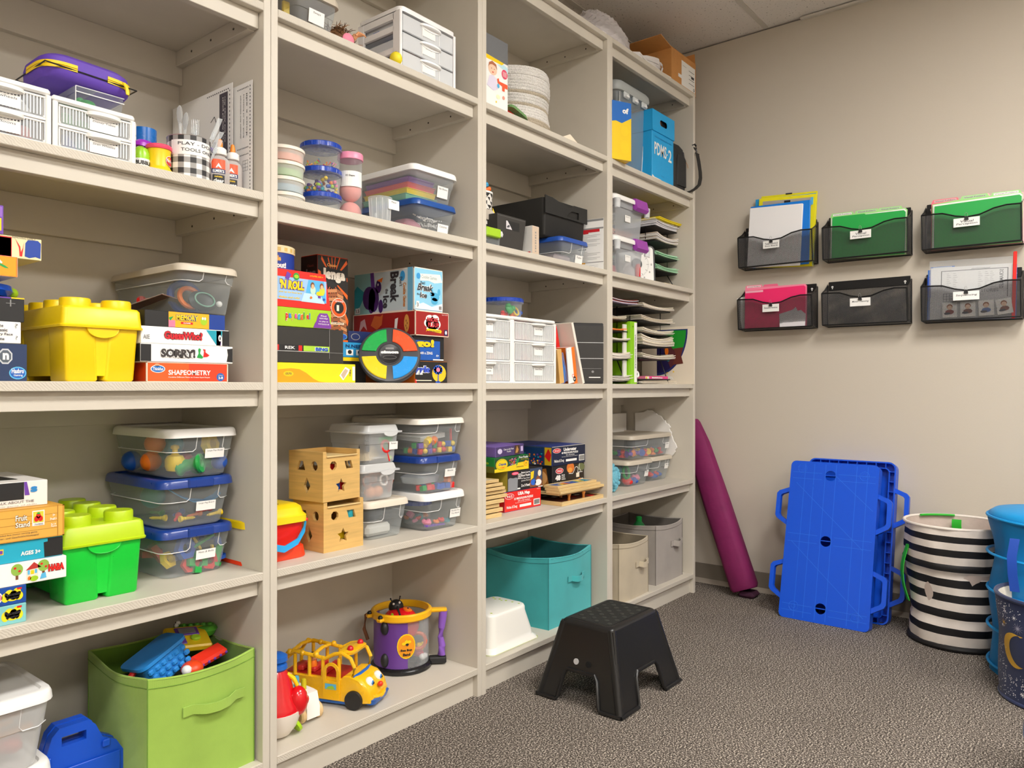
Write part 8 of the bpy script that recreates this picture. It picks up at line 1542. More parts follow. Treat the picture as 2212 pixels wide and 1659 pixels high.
def folder(label, yl, wd, x, z0, h, m, lean=0, tab=None, name='file_folder', cat='folder', th=.0015, grp=None, tagm=None, cut=None, roll=0, tabh=.012):
    """sheet standing in a pocket: left edge yl, width wd, tab = (u0, u1)"""
    T = thing(name, label, cat, (x, yl, z0), 0, grp, (R(roll), R(lean), 0)); g = G(); out = [(0, 0), (wd, 0), (wd, h-.008), (wd-.008, h)]
    if tab: out += [(wd*tab[1]+.006, h), (wd*tab[1], h+tabh), (wd*tab[0], h+tabh), (wd*tab[0]-.006, h)] if tab[0] > .05 else [(wd*tab[1]+.006, h), (wd*tab[1], h+tabh), (.006, h+tabh)]
    out += [(0, h-.008)] if not (tab and tab[0] <= .05) else [(0, h)]
    g.T = Matrix(((0, 0, -1, 0), (-1, 0, 0, 0), (0, 1, 0, 0), (0, 0, 0, 1))); g.flat([out], m, 0, th); g.build('cover', T)
    if tab and tagm: g = G(); g.T = Matrix(((0, 0, -1, -th-.0004), (-1, 0, 0, 0), (0, 1, 0, 0), (0, 0, 0, 1))); g.add([(wd*tab[0]+.004, h+.0, 0), (wd*tab[1]-.004, h, 0), (wd*tab[1]-.004, h+.009, 0), (wd*tab[0]+.004, h+.009, 0)], [(0, 1, 2, 3)], tagm); text(g, 'Visual Folders', lambda a_, b_: (wd*tab[0]+.008+a_*(wd*(tab[1]-tab[0])-.016), h+.002+.005*b_, .0003), INK, .0); g.build('tab_label', T)
    return T
# upper left: binders
WBm = M('#f3f2f4', .4)
def slab(label, name, cat, yl, wd, x, z0, h, th, m, roll=0, lean=0, c=.003):
    T = thing(name, label, cat, (x, yl, z0), 0, None, (R(roll), R(lean), 0)); g = G(); g.box(-th, 0, -wd, 0, 0, h, m, c); g.build('cover', T); return T
slab('white binder with rounded corners in the upper left wall pocket', 'white_binder', 'binder', 1.444, .258, 3.660, ZA+.004, .292, .012, WBm, 3, 0)
slab('glossy blue binder behind the white binder in the wall pocket', 'blue_binder', 'binder', 1.438, .288, 3.676, ZA+.004, .302, .012, M('#0f7fe0', .3), 1.5, 0)
T = slab('yellow pouch with clear window behind the blue binder', 'yellow_pouch', 'pouch', 1.415, .275, 3.690, ZA+.004, .340, .006, M('#f0e418', .4), 3.5, 0, .001)
g = G(); g.box(-.0075, -.006, -.255, -.02, .285, .325, M('#b0a89c', .3)); g.box(-.0085, -.0075, -.155, -.125, .29, .32, K, .002); g.box(-.008, -.006, -.262, -.25, .29, .325, SKY); g.build('window', T)
T = slab('blue-edged comb-bound booklet at the back of the upper left wall pocket', 'thin_booklet', 'booklet', 1.432, .292, 3.700, ZA+.004, .342, .004, M('#2aa0e0', .4), 2.5, 0, .001)
T = slab('second yellow pouch with black clip, rearmost in the upper left pocket', 'yellow_folder', 'pouch', 1.41, .27, 3.707, ZA+.004, .355, .004, M('#ece01c', .4), 3.2, 0, .001); g = G(); g.box(-.006, 0, -.15, -.12, .352, .358, K); g.build('clip', T)
g1, g2, g3 = M('#1fa84a', .45), M('#a4e08c', .5), M('#26b455', .45)
for yl, wd, lab, rl, pos in ((1.052, .318, 'upper middle', 1.2, (.02, .30)), (.634, .322, 'upper right', .8, (.68, .97))):
    folder(f'bright green folder at the front of the {lab} wall pocket', yl-.010, wd-.012, 3.648, ZA+.003, .190, g1, 0, (.0, .45) if lab[6:] == 'middle' else None, roll=rl, grp='green folders', tabh=.004)
    folder(f'white sheet showing behind the green folder, {lab} wall pocket', yl-.004, wd-.004, 3.652, ZA+.003, .197, W, 0, None, roll=rl, name='paper_sheet', cat='paper', grp='green folders')
    folder(f'pale green tabbed folder, {lab} wall pocket, front', yl, wd, 3.658, ZA+.003, .200, g2, 0, pos, roll=rl, grp='green folders', tagm=W)
    folder(f'pale green tabbed folder, {lab} wall pocket, middle', yl, wd, 3.666, ZA+.003, .203, g2, 0, (.34, .62), roll=rl, grp='green folders', tagm=CLR('#e8f6e4', .6))
    if lab == 'upper middle': folder('pale green tabbed folder, upper middle wall pocket, rear', yl, wd, 3.672, ZA+.003, .204, g2, 0, (.64, .92), roll=rl, grp='green folders', tagm=CLR('#e8f6e4', .6))
    else:
        folder('pink tabbed folder behind the green ones, left tab', yl+.006, wd+.004, 3.674, ZA+.003, .203, M('#f07a8c', .5), 0, (.02, .30), roll=rl, grp='pink folders', tagm=CLR('#fbe8ea', .6)); folder('pale pink folder rearmost in the upper right wall pocket', yl+.004, wd+.012, 3.682, ZA+.003, .206, M('#f6c0c4', .5), 0, (.36, .62), roll=rl, grp='pink folders', tagm=W)
pk = M('#f0286e', .4)
folder('hot pink folder at the front of the lower left wall pocket', 1.450, .292, 3.640, ZB+.003, .196, pk, 0, None, roll=.6, grp='hot pink folders'); folder('pale pink tabbed folder behind the hot pink one', 1.452, .296, 3.648, ZB+.003, .203, M('#f58aa8', .5), 0, (.02, .28), roll=.4, grp='hot pink folders', tagm=M('#fad4dc', .6)); folder('second pink folder with tab at the right, lower left pocket', 1.448, .292, 3.656, ZB+.003, .203, M('#ef6a90', .5), 0, (.30, .52), roll=.4, grp='hot pink folders')
T = thing('label_strip', 'pale label strip stuck on the hot pink folder', 'label', (3.6385, 1.446, ZB+.180)); g = G(); g.box(-.0006, 0, -.088, 0, 0, .010, M('#f6b0c4', .5)); g.build('strip', T)
g = G(); out = [(0, 0), (.118, 0), (.122, .055), (.10, .075), (.085, .072), (.075, .09), (.06, .078), (.03, .070), (-.002, .062)]
g.T = Matrix(((0, 0, -1, 0), (-1, 0, 0, 0), (0, 1, 0, 0), (0, 0, 0, 1))); g.flat([out], M('#d8d5da', .6), 0, .002); solo(g, 'torn_picture', 'torn grey picture piece in the lower left wall pocket', 'paper', (3.634, 1.275, ZB+.006))
slab('white papers slanting at the left of the lower left wall pocket', 'white_papers', 'paper', 1.472, .06, 3.664, ZB+.004, .158, .004, W, -10, 0, .0005)
# lower right: zip bag of worksheets
T = thing('worksheet', 'white scramble worksheet with black border in the lower right wall pocket', 'paper', (3.650, .640, ZB+.004), 0, None, (R(1.2), 0, 0)); g = G(); g.box(-.001, 0, -.300, 0, 0, .222, PAP); g.build('paper', T)
g = G(); Pp = lambda u, v: (-.0016, -.300*u, .222*v)
def q4(u0, v0, u1, v1, m): g.add([Pp(u0, v0), Pp(u1, v0), Pp(u1, v1), Pp(u0, v1)], [(0, 1, 2, 3)], m)
q4(.13, .92, .93, .93, INK); q4(.13, .62, .14, .93, INK); q4(.92, .4, .93, .93, INK)
for k in range(22): q4(.50+.010*k, .938+.006*(k % 2), .508+.010*k, .946+.006*(k % 2), INK)
for a in (.20, .28, .58, .66, .72):
    for k in range(9): q4(a, .87-.035*k, a+.03+.012*(k % 3), .875-.035*k, GRY)
text(g, 'SCRAMBLED', lambda a_, b_: Pp(.875-.045*b_, .90-.35*a_), INK, .01); text(g, 'STORIES', lambda a_, b_: Pp(.62+.2*a_, .50+.06*b_), GRY, .01)
for u0, v0, u1, v1 in ((.16, .34, .36, .50),):
    for k in range(5): q4(u0+.04*k, v0, u0+.04*k+.005, v1, INK)
    for k in range(4): q4(u0, v0+.05*k, u1-.04, v0+.05*k+.008, INK)
g.build('lettering', T)
T = thing('blue_tab_folder', 'blue tabbed folder behind the worksheet', 'folder', (3.66, .652, ZB+.003), 0, None, (R(1), 0, 0)); g = G(); g.box(-.0015, 0, -.32, 0, 0, .217, M('#3a7ad8', .45)); g.box(-.0015, 0, -.10, -.01, .217, .229, M('#3a7ad8', .45)); g.box(-.0022, -.0015, -.09, -.02, .219, .227, M('#c8d4e4', .5)); g.build('cover', T)
slab('dark blue narrow folder at the left of the worksheet', 'blue_divider', 'folder', .648, .012, 3.648, ZB+.10, .09, .003, M('#1c50b8', .45), 0, 0, .0005)
T = thing('zip_bag', 'large clear zip bag with red slider edge around the worksheets', 'bag', (3.640, .645, ZB+.004), 0, None, (R(1.5), 0, 0)); g = G(); g.box(-.0012, -.0006, -.305, 0, 0, .250, CLR('#f2f4f6', .14, .08)); g.build('film', T); g = G(); g.box(-.006, .0, -.312, -.299, 0, .268, M('#e8241c', .35), .002); g.build('slider_edge', T)
for k in range(4):
    T = thing('picture_card', 'small white picture card of a child, '+('leftmost', 'second', 'third', 'rightmost and tilted')[k]+' of four', 'card', (3.6345, .590-.066*k, ZB+.012), 0, 'picture cards in the lower right pocket', (R((0, 0, -2, -8)[k]), 0, 0)); g = G(); g.box(-.0008, 0, -.054, 0, 0, .062, W); g.build('card', T)
    g = G(); E_ = lambda cy_, cz, ry, rz_, m, e: g.add([(-.0012-e, cy_+ry*math.cos(R(24*i)), cz+rz_*math.sin(R(24*i))) for i in range(15)], [tuple(range(15))], m)
    E_(-.027, .044, .011, .011, M('#9a5a2c', .5), 0); E_(-.027, .040, .009, .009, M('#f0cdb0', .5), .0003); E_(-.027, .022, .016, .010, M(('#8a2c24', '#7a4a3a', '#5a78b8', '#8a4a3a')[k], .5), .0002); E_(-.018, .016, .012, .005, M('#3a3a44', .5), .0004); g.build('printed_artwork', T, 0)

# ================================================================ things on the floor by the far wall
# purple padded case leaning in the corner
T = thing('padded_case', 'long purple padded case leaning in the corner against the wall', 'padded case', (3.575, 1.42, .0), 0); pv = M('#7d1455', .75, 'cloth')
top = Vector((.105, .335, .80)); n_ = 14; rr = []
ax = top.normalized(); sv = ax.cross(Vector((1, 0, 0))).normalized(); tv = ax.cross(sv).normalized()
def sec(t, hw, hd): 
    c = top*t; o = []
    for a, b in ((-.5, -1), (.35, -1), (1, -.35), (1, .7), (.7, 1), (-.6, 1), (-1, .6), (-1, -.5)): o.append(tuple(c+sv*(a*hw)+tv*(b*hd)))
    return o
g = G(); base_lift = .035
g.rings([[(p[0], p[1], p[2]+base_lift) for p in sec(t, hw, hd)] for t, hw, hd in ((0, .052, .045), (.02, .060, .052), (.5, .060, .050), (.85, .055, .042), (.98, .042, .03), (1, .036, .024))], pv, True, True); g.build('case_body', T, 50)
g = G(); 
for a, b in ((-.5, -1.02), (.9, -.5)): g.tube([tuple(top*t+sv*(a*.060)+tv*(b*.052)+Vector((0, 0, base_lift))) for t in (.01, .3, .6, .9)], .0025, M('#9a2a72', .6), 6)
g.build('piping', T)
g = G(); g.box(-.03, .06, -.05, .03, .0, .030, M('#3a0f2c', .8), .012); g.build('end_flap', T)
g = G(); p0 = top*.88+tv*(-.055)+Vector((0, 0, base_lift)); g.tube([tuple(p0+sv*.01), tuple(p0+Vector((-.02, -.02, .0))), tuple(p0+Vector((-.03, -.05, -.07))), tuple(p0+Vector((-.025, -.06, -.14))), tuple(p0+Vector((-.02, -.045, -.11))), tuple(p0+Vector((-.015, -.01, -.02)))], .004, K, 7, True); g.ball(tuple(p0+Vector((-.028, -.062, -.155))), .011, K, 10, 6, 2.2); g.build('cord_loop', T)
# blue platforms
bs = M('#0b52d8', .3); bsl = M('#2f74ea', .3)
def platform(label, pos, rz, lean, back=False):
    T = thing('scooter_platform', label, 'plastic platform', pos, 0, 'blue stacking platforms'); T.rotation_euler = (R(-lean), 0, R(rz)); Wp, Hp, t = .375, .700, .052
    def rrect(x0, x1, z0, z1, r, n=5): return [(cx_+r*math.cos(R(a0+90*i/n)), cz+r*math.sin(R(a0+90*i/n))) for cx_, cz, a0 in ((x1-r, z1-r, 0), (x0+r, z1-r, 90), (x0+r, z0+r, 180), (x1-r, z0+r, 270)) for i in range(n+1)]
    hs = [circ(Wp*.47, z, .023, 16) for z in (.062, .35, .640)]
    RX = Matrix.Rotation(R(90), 4, 'X')
    if not back:
        g = G(); g.T = RX @ Matrix.Translation((0, 0, -.006)); g.flat([rrect(0, Wp, 0, Hp, .022)]+hs, bs, 0, .006); g.build('deck', T)
        g = G(); o_ = rrect(0, Wp, 0, Hp, .022); i_ = rrect(.005, Wp-.005, .005, Hp-.005, .018); g.T = RX @ Matrix.Translation((0, 0, -t)); g.flat([o_, i_], bs, 0, t-.005)
        for k in range(5): g.T = None; z = .06+k*.145; g.box(.004, Wp-.004, .005, t-.004, z, z+.004, bs)
        for k in (.33, .66): g.box(Wp*k, Wp*k+.004, .005, t-.004, .004, Hp-.004, bs)
        g.build('rib_frame', T)
        g = G(); e = -.0009
        def ln(x0, z0, x1, z1, w_=.0018, m=bsl):
            dx, dz = x1-x0, z1-z0; l_ = math.hypot(dx, dz); nx, nz = -dz/l_*w_/2, dx/l_*w_/2; g.add([(x0-nx, e, z0-nz), (x1-nx, e, z1-nz), (x1+nx, e, z1+nz), (x0+nx, e, z0+nz), (x0-nx*.2, 0.0, z0-nz*.2), (x1-nx*.2, 0, z1-nz*.2)], [(0, 1, 2, 3), (0, 1, 5, 4)], m)
        for x in (.065, .105, Wp*.41, Wp*.53, .285, .33): ln(x, .01, x, Hp-.01)
        for z in (.035, .062, .335, .37, .62, .648): ln(.012, z, .14, z); ln(.21, z, Wp-.012, z)
        ln(.03, .60, .33, .33); ln(.03, .335, .35, .05); ln(.20, .64, .36, .50)
        for cx_, cz in ((.052, .665), (.318, .648), (.062, .055), (.318, .05)):
            g.tube([(cx_+.020*math.cos(R(a)), -.0002, cz+.020*math.sin(R(a))) for a in range(0, 360, 24)], .0010, bsl, 4, True); g.tube([(cx_+.008*math.cos(R(a)), -.0002, cz+.008*math.sin(R(a))) for a in range(0, 360, 40)], .0009, bsl, 4, True)
        g.build('moulded_lines', T)
    else:
        g = G(); g.T = RX @ Matrix.Translation((0, 0, -t)); g.flat([rrect(0, Wp, 0, Hp, .03)], bs, 0, .006); g.build('deck', T)
        g = G(); g.T = RX @ Matrix.Translation((0, 0, -t+.005)); g.flat([rrect(0, Wp, 0, Hp, .03), rrect(.006, Wp-.006, .006, Hp-.006, .025)], bs, 0, t-.006); g.flat([rrect(.026, Wp-.026, .026, Hp-.026, .02), rrect(.030, Wp-.030, .030, Hp-.030, .018)], bs, 0, t-.010); g.T = None
        for k in range(15): z = .04+k*.044; g.box(.004, .03, .003, t-.006, z, z+.003, bs); g.box(Wp-.03, Wp-.004, .003, t-.006, z, z+.003, bs)
        for k in range(8): x = .05+k*.04; g.box(x, x+.003, .003, t-.006, .004, .03, bs); g.box(x, x+.003, .003, t-.006, Hp-.03, Hp-.004, bs)
        g.build('rib_frame', T)
    for sx, x0 in ((-1, 0.004), (1, Wp-.004)):
        for zc in (.165, .49) if not back else (.165, .50):
            zc2 = zc
            P0 = [(x0, zc2-.090), (x0+sx*.052, zc2-.058), (x0+sx*.060, zc2-.045), (x0+sx*.060, zc2+.055), (x0+sx*.050, zc2+.068), (x0, zc2+.088)]
            P1 = [(x0, zc2+.068), (x0+sx*.036, zc2+.053), (x0+sx*.042, zc2+.045), (x0+sx*.042, zc2-.035), (x0+sx*.036, zc2-.046), (x0, zc2-.068)]
            g = G(); g.T = RX @ Matrix.Translation((0, 0, -.030 if not back else -.03)); g.flat([P0+P1], bs, 0, .024); g.build('side_handle', T)
    return T
platform('front bright blue plastic platform with three holes, leaning on the wall', (3.368, 1.190, .001), -90, 15)
platform('rear blue plastic platform with ribbed underside, half hidden', (3.515, 1.150, .001), -90, 13, True)

# striped hamper
def hamper_mat(n, l, b):
    tc = n.new('ShaderNodeTexCoord'); sp = n.new('ShaderNodeSeparateXYZ'); l.new(tc.outputs['Object'], sp.inputs[0])
    no = n.new('ShaderNodeTexNoise'); no.inputs['Scale'].default_value = 12; l.new(tc.outputs['Object'], no.inputs['Vector'])
    bp = n.new('ShaderNodeBump'); bp.inputs['Strength'].default_value = .5; bp.inputs['Distance'].default_value = .008; l.new(no.outputs[0], bp.inputs['Height']); l.new(bp.outputs[0], b.inputs['Normal'])
    b.inputs['Roughness'].default_value = .7
T = thing('striped_hamper', 'black and white striped cloth hamper with green handles', 'hamper', (3.497, .520, 0), 0); wh, kh = M('#e9dfd6', .75, 'cloth'), M('#141214', .6, 'cloth'); rn = random.Random(71)
bands = [(0, .018, kh), (.018, .062, wh), (.062, .092, kh), (.092, .128, wh), (.128, .160, kh), (.160, .192, wh), (.192, .222, kh), (.222, .250, wh), (.250, .281, kh), (.281, .312, wh), (.312, .338, kh), (.338, .368, wh), (.368, .395, kh), (.395, .422, wh), (.422, .446, kh), (.446, .474, wh)]
bands = [(a, b_, m) for a, b_, m in bands]
def hr_(z, a): 
    t = z/.474; r = .160+.026*t+.006*math.sin(t*9+1.2*math.sin(a)) + (.006 if abs(t-.68) < .03 else 0) - .004*math.exp(-((t-.62)/.02)**2) - .006*math.exp(-((t-.25)/.03)**2)
    return r+.0025*math.sin(5*a+8*t)+.0015*math.sin(13*a+3*t)
for z0, z1, m in bands:
    g = G(); rings_ = []
    for k in range(4):
        z = z0+(z1-z0)*k/3; rings_.append([(hr_(z, 2*math.pi*j/56)*math.cos(2*math.pi*j/56), hr_(z, 2*math.pi*j/56)*math.sin(2*math.pi*j/56), z+.008*math.sin(2*math.pi*j/56+1)*(z/.474)*(1-z/.474)*2) for j in range(56)])
    g.rings(rings_, m, False, False); g.build('cloth_band', T, 60)
g = G(); g.rings([[(q*math.cos(2*math.pi*j/40), q*math.sin(2*math.pi*j/40), z) for j in range(40)] for q, z in ((.181, .470), (.176, .42), (.168, .30), (.155, .02))], M('#c9b8ae', .8, 'cloth'), False, True); g.build('lining', T)
g = G(); g.tube([(.186*math.cos(R(a)), .186*math.sin(R(a)), .473) for a in range(0, 360, 9)], .006, wh, 8, True); g.build('rim_wire', T)
g = G(); g.tube([(.166*math.cos(R(a)), .166*math.sin(R(a)), .012) for a in range(0, 360, 9)], .011, kh, 8, True); g.build('base_band', T)
g = G(); gn = M('#2ab52c', .6)
for a0 in (120, -20): 
    a = R(a0); ca, sa = math.cos(a), math.sin(a); ta = Vector((-sa, ca, 0))
    P_ = [Vector((ca*(.180+.024*math.sin(math.pi*u)), sa*(.180+.024*math.sin(math.pi*u)), .385-.23*u)) for u in [i/8 for i in range(9)]]; g.strip([tuple(p) for p in P_], tuple(ta*.028), .003, gn)
g.strip([(.15, .02, .462), (.145, .02, .44), (.16, .02, .40)], (0, .035, 0), .003, gn); g.tube([(.17*math.cos(R(a)), .17*math.sin(R(a)), .476) for a in range(10, 60, 6)], .005, gn, 6); g.build('handle', T)
g = G(); g.box(-.12, .12, -.12, .12, 0, .30, M('#8a8078', .9), .03); solo(g, 'soft_contents', 'grey cloth filling the striped hamper', 'cloth', (3.497, .52, .03))

# blue pop-up hamper
def net(n, l, b):
    b.inputs['Base Color'].default_value = lin('#0d84c8'); b.inputs['Roughness'].default_value = .5
    tc = n.new('ShaderNodeTexCoord'); no = n.new('ShaderNodeTexNoise'); no.inputs['Scale'].default_value = 9; l.new(tc.outputs['Object'], no.inputs['Vector'])
    bp = n.new('ShaderNodeBump'); bp.inputs['Strength'].default_value = .5; bp.inputs['Distance'].default_value = .01; l.new(no.outputs[0], bp.inputs['Height']); l.new(bp.outputs[0], b.inputs['Normal'])
    t = n.new('ShaderNodeBsdfTransparent'); t.inputs[0].default_value = (.1, .5, .8, 1); mx = n.new('ShaderNodeMixShader'); mx.inputs[0].default_value = .82; l.new(t.outputs[0], mx.inputs[1]); l.new(b.outputs[0], mx.inputs[2]); l.new(mx.outputs[0], n['Material Output'].inputs[0])
nm = node_mat('blue_net_cloth', net); bn = M('#0f8fd2', .5); T = thing('popup_hamper', 'tall bright blue net pop-up hamper at the right edge', 'hamper', (3.290, .185, 0), 0)
n = 60; g = G(); HH = .585
def pr_(z, a): t = z/HH; return .190+.012*math.cos(t*4*math.pi)*.8+.005*math.sin(3*a+9*t)+.003*math.sin(11*a)
g.rings([[(pr_(z, 2*math.pi*j/n)*math.cos(2*math.pi*j/n), pr_(z, 2*math.pi*j/n)*math.sin(2*math.pi*j/n), z) for j in range(n)] for z in [HH*i/22*.93 for i in range(23)]], nm, True, False); g.build('net_wall', T, 60)
g = G(); g.lathe([(.196, HH*.925), (.200, HH*.935), (.197, HH*.965), (.180, HH*.985), (.12, HH*.995), (.02, HH)], bn, n, (0, 0), False, True); g.build('top_cover', T, 60)
g = G()
for k in range(5): g.tube([(.203*math.cos(R(a)), .203*math.sin(R(a)), HH*(.03+.225*k)+.010*math.sin(R(a))) for a in range(0, 360, 9)], .005, bn, 7, True)
g.build('hoop', T)
g = G(); g.strip([(-.196, .10, .50), (-.208, .108, .44), (-.206, .106, .38), (-.198, .10, .32)], (.0, .028, 0), .003, M('#1248b0', .5)); g.build('handle', T)
piece('plate', 'white', (3.14, .155, .385), .06, (70, 0, -40), 'seen through the blue net hamper', M('#cfe6f4', .7), 'white_paper', lab='pale paper triangle seen through the blue net hamper')
# navy night-sky basket
T = thing('night_sky_basket', 'navy cloth basket printed with gold moon and white stars', 'basket', (3.035, .145, 0), 0); nv = M('#1c2a54', .8, 'weave'); iv = M('#e4dccb', .8, 'cloth')
def br_(z, a): return .176+.012*(z/.34)+.004*math.sin(4*a+z*20)
n = 64; HB = .335
tilt = lambda p: (p[0], p[1], p[2]+(p[2]/HB)*(-.03*(-p[0]/.19)*0+.0))
g = G(); g.rings([[(br_(z, 2*math.pi*j/n)*math.cos(2*math.pi*j/n), br_(z, 2*math.pi*j/n)*math.sin(2*math.pi*j/n), z) for j in range(n)] for z in [HB*i/8 for i in range(9)]], nv, True, False); g.build('cloth_wall', T, 60)
g = G(); g.rings([[(q*math.cos(2*math.pi*j/n), q*math.sin(2*math.pi*j/n), z) for j in range(n)] for q, z in ((.184, HB), (.178, HB-.02), (.170, .05))], iv, False, True); g.build('lining', T)
g = G(); g.tube([(.188*math.cos(R(a)), .188*math.sin(R(a)), HB) for a in range(0, 360, 8)], .007, nv, 8, True); g.tube([(.178*math.cos(R(a)), .178*math.sin(R(a)), .006) for a in range(0, 360, 8)], .006, nv, 8, True); g.build('hem', T)
def bp_(a, z, e=.0012): q = br_(z, a)+e; return (q*math.cos(a), q*math.sin(a), z)
g = G(); rn = random.Random(81); wst = M('#f4f4f8', .6); gd = M('#dcae3c', .5); a0 = R(136)
cl = [(a0-.30, .30), (a0-.05, .285), (a0+.45, .18), (a0+.35, .10), (a0-.28, .06), (a0-.15, .03), (a0+.7, .25), (a0+.1, .06), (a0-.4, .15), (a0+.6, .05)]
for k in range(420):
    c = cl[k % len(cl)]; a = c[0]+rn.gauss(0, .16); z = c[1]+rn.gauss(0, .024); s = rn.uniform(.0008, .0023)
    if not (.012 < z < HB-.012): continue
    if abs(a-(a0+.02)) < .22 and .105 < z < .235: continue
    g.add([bp_(a+s*math.cos(R(60*i))/.18, z+s*math.sin(R(60*i))) for i in range(6)], [tuple(range(6))], wst)
g.build('printed_stars', T, 0)['kind'] = 'stuff'
g = G(); out = []
for i in range(21): q = R(70+220*i/20); out.append((.052*math.cos(q), .058*math.sin(q)))
for i in range(21): q = R(270-180*i/20) ; out.append((.022+.040*math.cos(q)*1.0, .004+.050*math.sin(q)))
mv, mf = [], []
for i in range(21):
    q = R(60+235*i/20); o_ = (.050*math.cos(q), .056*math.sin(q)); q2 = R(78+200*i/20); i_ = (.024+.044*math.cos(q2)*1.0, .003+.050*math.sin(q2)); mv += [o_, i_]
g.add([bp_(a0+.03+(p[0])/.18, .175+p[1], .0016) for p in mv], [(2*i, 2*i+1, 2*i+3, 2*i+2) for i in range(20)], gd); g.build('printed_moon', T, 0)
g = G()
for a, z, s, m in ((a0-.18, .255, .016, gd), (a0+.12, .25, .020, M('#9a9ab0', .6)), (a0+.36, .14, .014, gd), (a0-.22, .245, .008, wst), (a0+.05, .28, .010, wst), (a0+.4, .10, .012, wst), (a0+.15, .04, .012, wst), (a0+.45, .22, .014, wst)):
    for k in range(4 if s < .018 else 6):
        b_ = R(180*k/(4 if s < .018 else 6)); dx, dz = math.cos(b_)*s, math.sin(b_)*s; nx, nz = -math.sin(b_)*.0009, math.cos(b_)*.0009
        g.add([bp_(a+(x)/.18, z+y, .0018) for x, y in ((-dx, -dz), (nx, nz), (dx, dz), (-nx, -nz))], [(0, 1, 2, 3)], m)
g.build('printed_star', T, 0)
# blue ball at the bottom right
T = thing('exercise_ball', 'ribbed glossy blue ball at the bottom right corner', 'ball', (2.375, .072, 0)); g = G(); bb2 = M('#155aa8', .25, None, 0, .5, .3, .3); g.ball((0, 0, .13), .13, bb2, 48, 24); g.build('ball_skin', T, 60)
for k in range(5): g = G(); q = R(20+15*k); g.tube([(.1305*math.cos(q)*math.cos(R(a)), .1305*math.cos(q)*math.sin(R(a)), .13+.1305*math.sin(q)) for a in range(0, 360, 10)], .0016, bb2, 6, True); g.build('raised_ring', T)

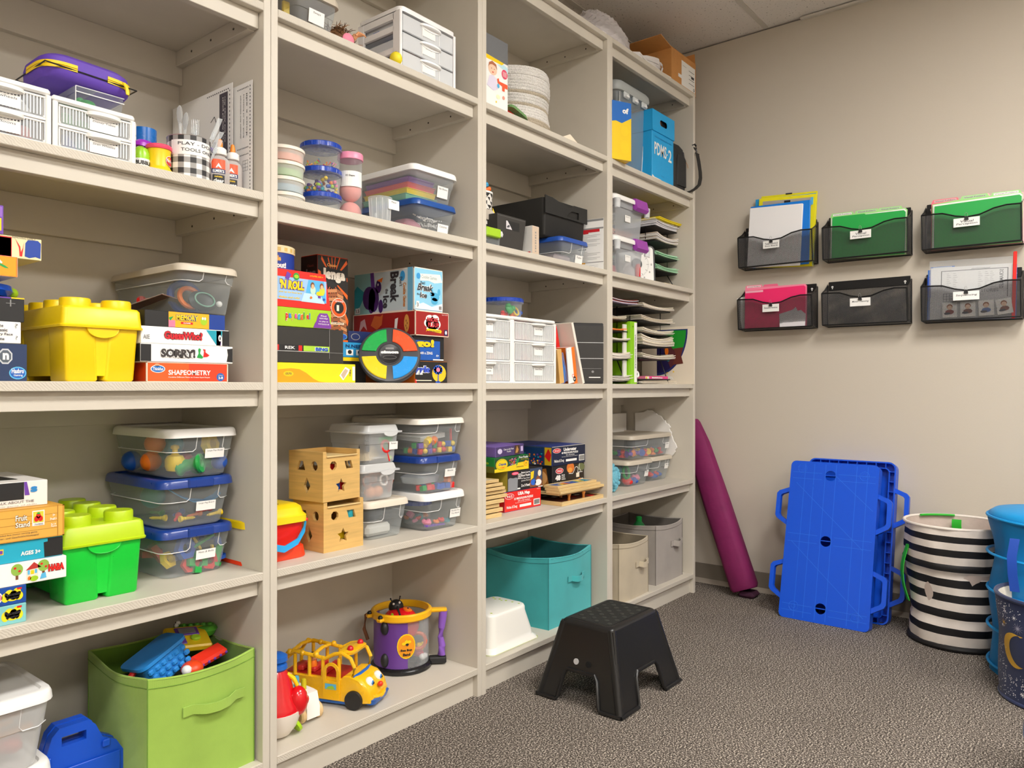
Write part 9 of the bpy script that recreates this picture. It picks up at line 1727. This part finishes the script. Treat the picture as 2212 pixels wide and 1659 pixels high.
# black step stool on the carpet
T = thing('step_stool', 'black plastic step stool with dotted top standing on the carpet', 'step stool', (2.213, 1.350, 0), 0); ks = M('#19191a', .32); TX, TY, BX_, BY_ = .147, .098, .200, .160; HS = .255
cx0 = 0
def stool():
    g = G(); NS = 24; cor = .03
    # walls as grids with leg cut-outs, four sides
    def side(dirn):
        pts = []
        nu, nv = 28, 14
        def P(u, v):
            hx_, hy_ = BX_+(TX-BX_)*v, BY_+(TY-BY_)*v
            if dirn == 'F': return ((u*2-1)*hx_, -hy_, HS*v*.985)
            if dirn == 'B': return (-(u*2-1)*hx_, hy_, HS*v*.985)
            if dirn == 'L': return (-hx_, -(u*2-1)*hy_, HS*v*.985)
            return (hx_, (u*2-1)*hy_, HS*v*.985)
        lo, hi = (.27, .73) if dirn in 'FB' else (.24, .76)
        hcut = .40
        us = [0, lo*.5, lo, lo+.03, lo+.07, .5, hi-.07, hi-.03, hi, (1+hi)/2, 1]
        bt = [0, 0, 0, hcut*.80, hcut, hcut, hcut, hcut*.80, 0, 0, 0]
        for i in range(len(us)-1):
            a, b = us[i], us[i+1]
            if i == 2: q = [P(a, 0), P(a, 0), P(b, bt[3]), P(b, .97), P(a, .97)]; g.add([P(a+.004, hcut*.02), P(b, bt[3]), P(b, .97), P(a, .97), P(a, 0)], [(0, 1, 2, 3, 4)], ks)
            elif i == 7: g.add([P(a, bt[7]), P(b-.004, hcut*.02), P(b, 0), P(b, .97), P(a, .97)], [(0, 1, 2, 3, 4)], ks)
            else: g.add([P(a, bt[i]), P(b, bt[i+1]), P(b, .97), P(a, .97)], [(0, 1, 2, 3)], ks)
        rim = [P(0, .0), P(lo, 0), P(lo+.012, hcut*.15), P(lo+.035, hcut*.86), P(lo+.07, hcut), P(hi-.07, hcut), P(hi-.035, hcut*.86), P(hi-.012, hcut*.15), P(hi, 0), P(1, 0)]
        g2.tube([(p[0], p[1], max(.006, p[2]+.004)) for p in rim], .0065, ks, 8)
    g2 = G()
    for d_ in 'FBLR': side(d_)
    # chamfer posts at the corners and rounded top
    for sx in (-1, 1):
        for sy in (-1, 1):
            g.tube([(sx*(BX_-.010), sy*(BY_-.010), .004), (sx*(TX-.010), sy*(TY-.010), HS*.955)], .014, ks, 12)
    g.loft([(HS*.93, TX+.0035, TY+.0035, .018), (HS*.965, TX+.001, TY+.001, .018), (HS*.99, TX-.006, TY-.006, .016), (HS, TX-.016, TY-.016, .012), (HS-.002, TX-.020, TY-.020, .01)], ks, 5, False, True)
    g.build('stool_body', T, 50); g2.build('foot_rim', T)
    g = G(); g.box(-TX+.022, TX-.022, -TY+.022, TY-.022, HS-.0025, HS-.0012, M('#191a18', .75)); g.build('grip_mat', T)
    for i in range(5):
        for j in range(6):
            x = -.095+.0475*i+(.012 if j % 2 else -.012); y = -.062+.0248*j
            if abs(x) < .118:
                if 'dot' not in PM: g = G(); g.lathe([(.0085, 0), (.0085, .0012), (.0075, .0018)], M('#2e302c', .6), 14); o = g.build('grip_dot', T); PM['dot'] = o
                else: o = PM['dot'].copy(); COL.objects.link(o)
                o.parent = T; o.location = (x, y, HS-.0014)
    for k, (y, m) in enumerate(((.022, M('#b9b9bb', .5)), (-.024, M('#050505', .9)))):
        g = G(); v = .52; hx_ = BX_+(TX-BX_)*v; g.T = Matrix.Translation((-hx_-.0008, y, HS*v)) @ Matrix.Rotation(R(-90+math.degrees(math.atan2(BX_-TX, HS))), 4, 'Y'); g.lathe([(.0095, -.001), (.0095, .001)], m, 20); g.build('round_hole', T)
stool()

# ================================================================ labels: tell look-alike pieces apart by their order
ORD = ['leftmost', 'second', 'third', 'fourth', 'fifth', 'sixth', 'seventh', 'eighth', 'ninth', 'tenth', 'eleventh', 'twelfth']
by = {}
for o in bpy.data.objects:
    if o.get('label') and o.parent is None: by.setdefault(o['label'], []).append(o)
bpy.context.view_layer.update()
def su(o): p = o.matrix_world.translation-Vector((0, 0, 1.02)); return p.dot(r2)/max(.01, p.dot(fw))
for lb, os_ in by.items():
    if 1 < len(os_) <= 12:
        os_.sort(key=su); n_ = len(os_)
        for i, o in enumerate(os_): o['label'] = f"{lb}, {'rightmost' if i == n_-1 and n_ > 1 else (ORD[i]+(' from left' if i else ''))}"
for o in bpy.data.objects:
    if o.name.split('.')[0] == 'cube': o.name = 'toy_block'
    if o.name.split('.')[0] == 'plate': o.name = 'toy_plate'
    if o.name.split('.')[0] in ('blob', 'bar', 'ring'): o.name = 'toy_'+o.name.split('.')[0]
    if o.get('label') and ' blob ' in o['label']: o['label'] = o['label'].replace(' plastic blob ', ' rounded toy ')
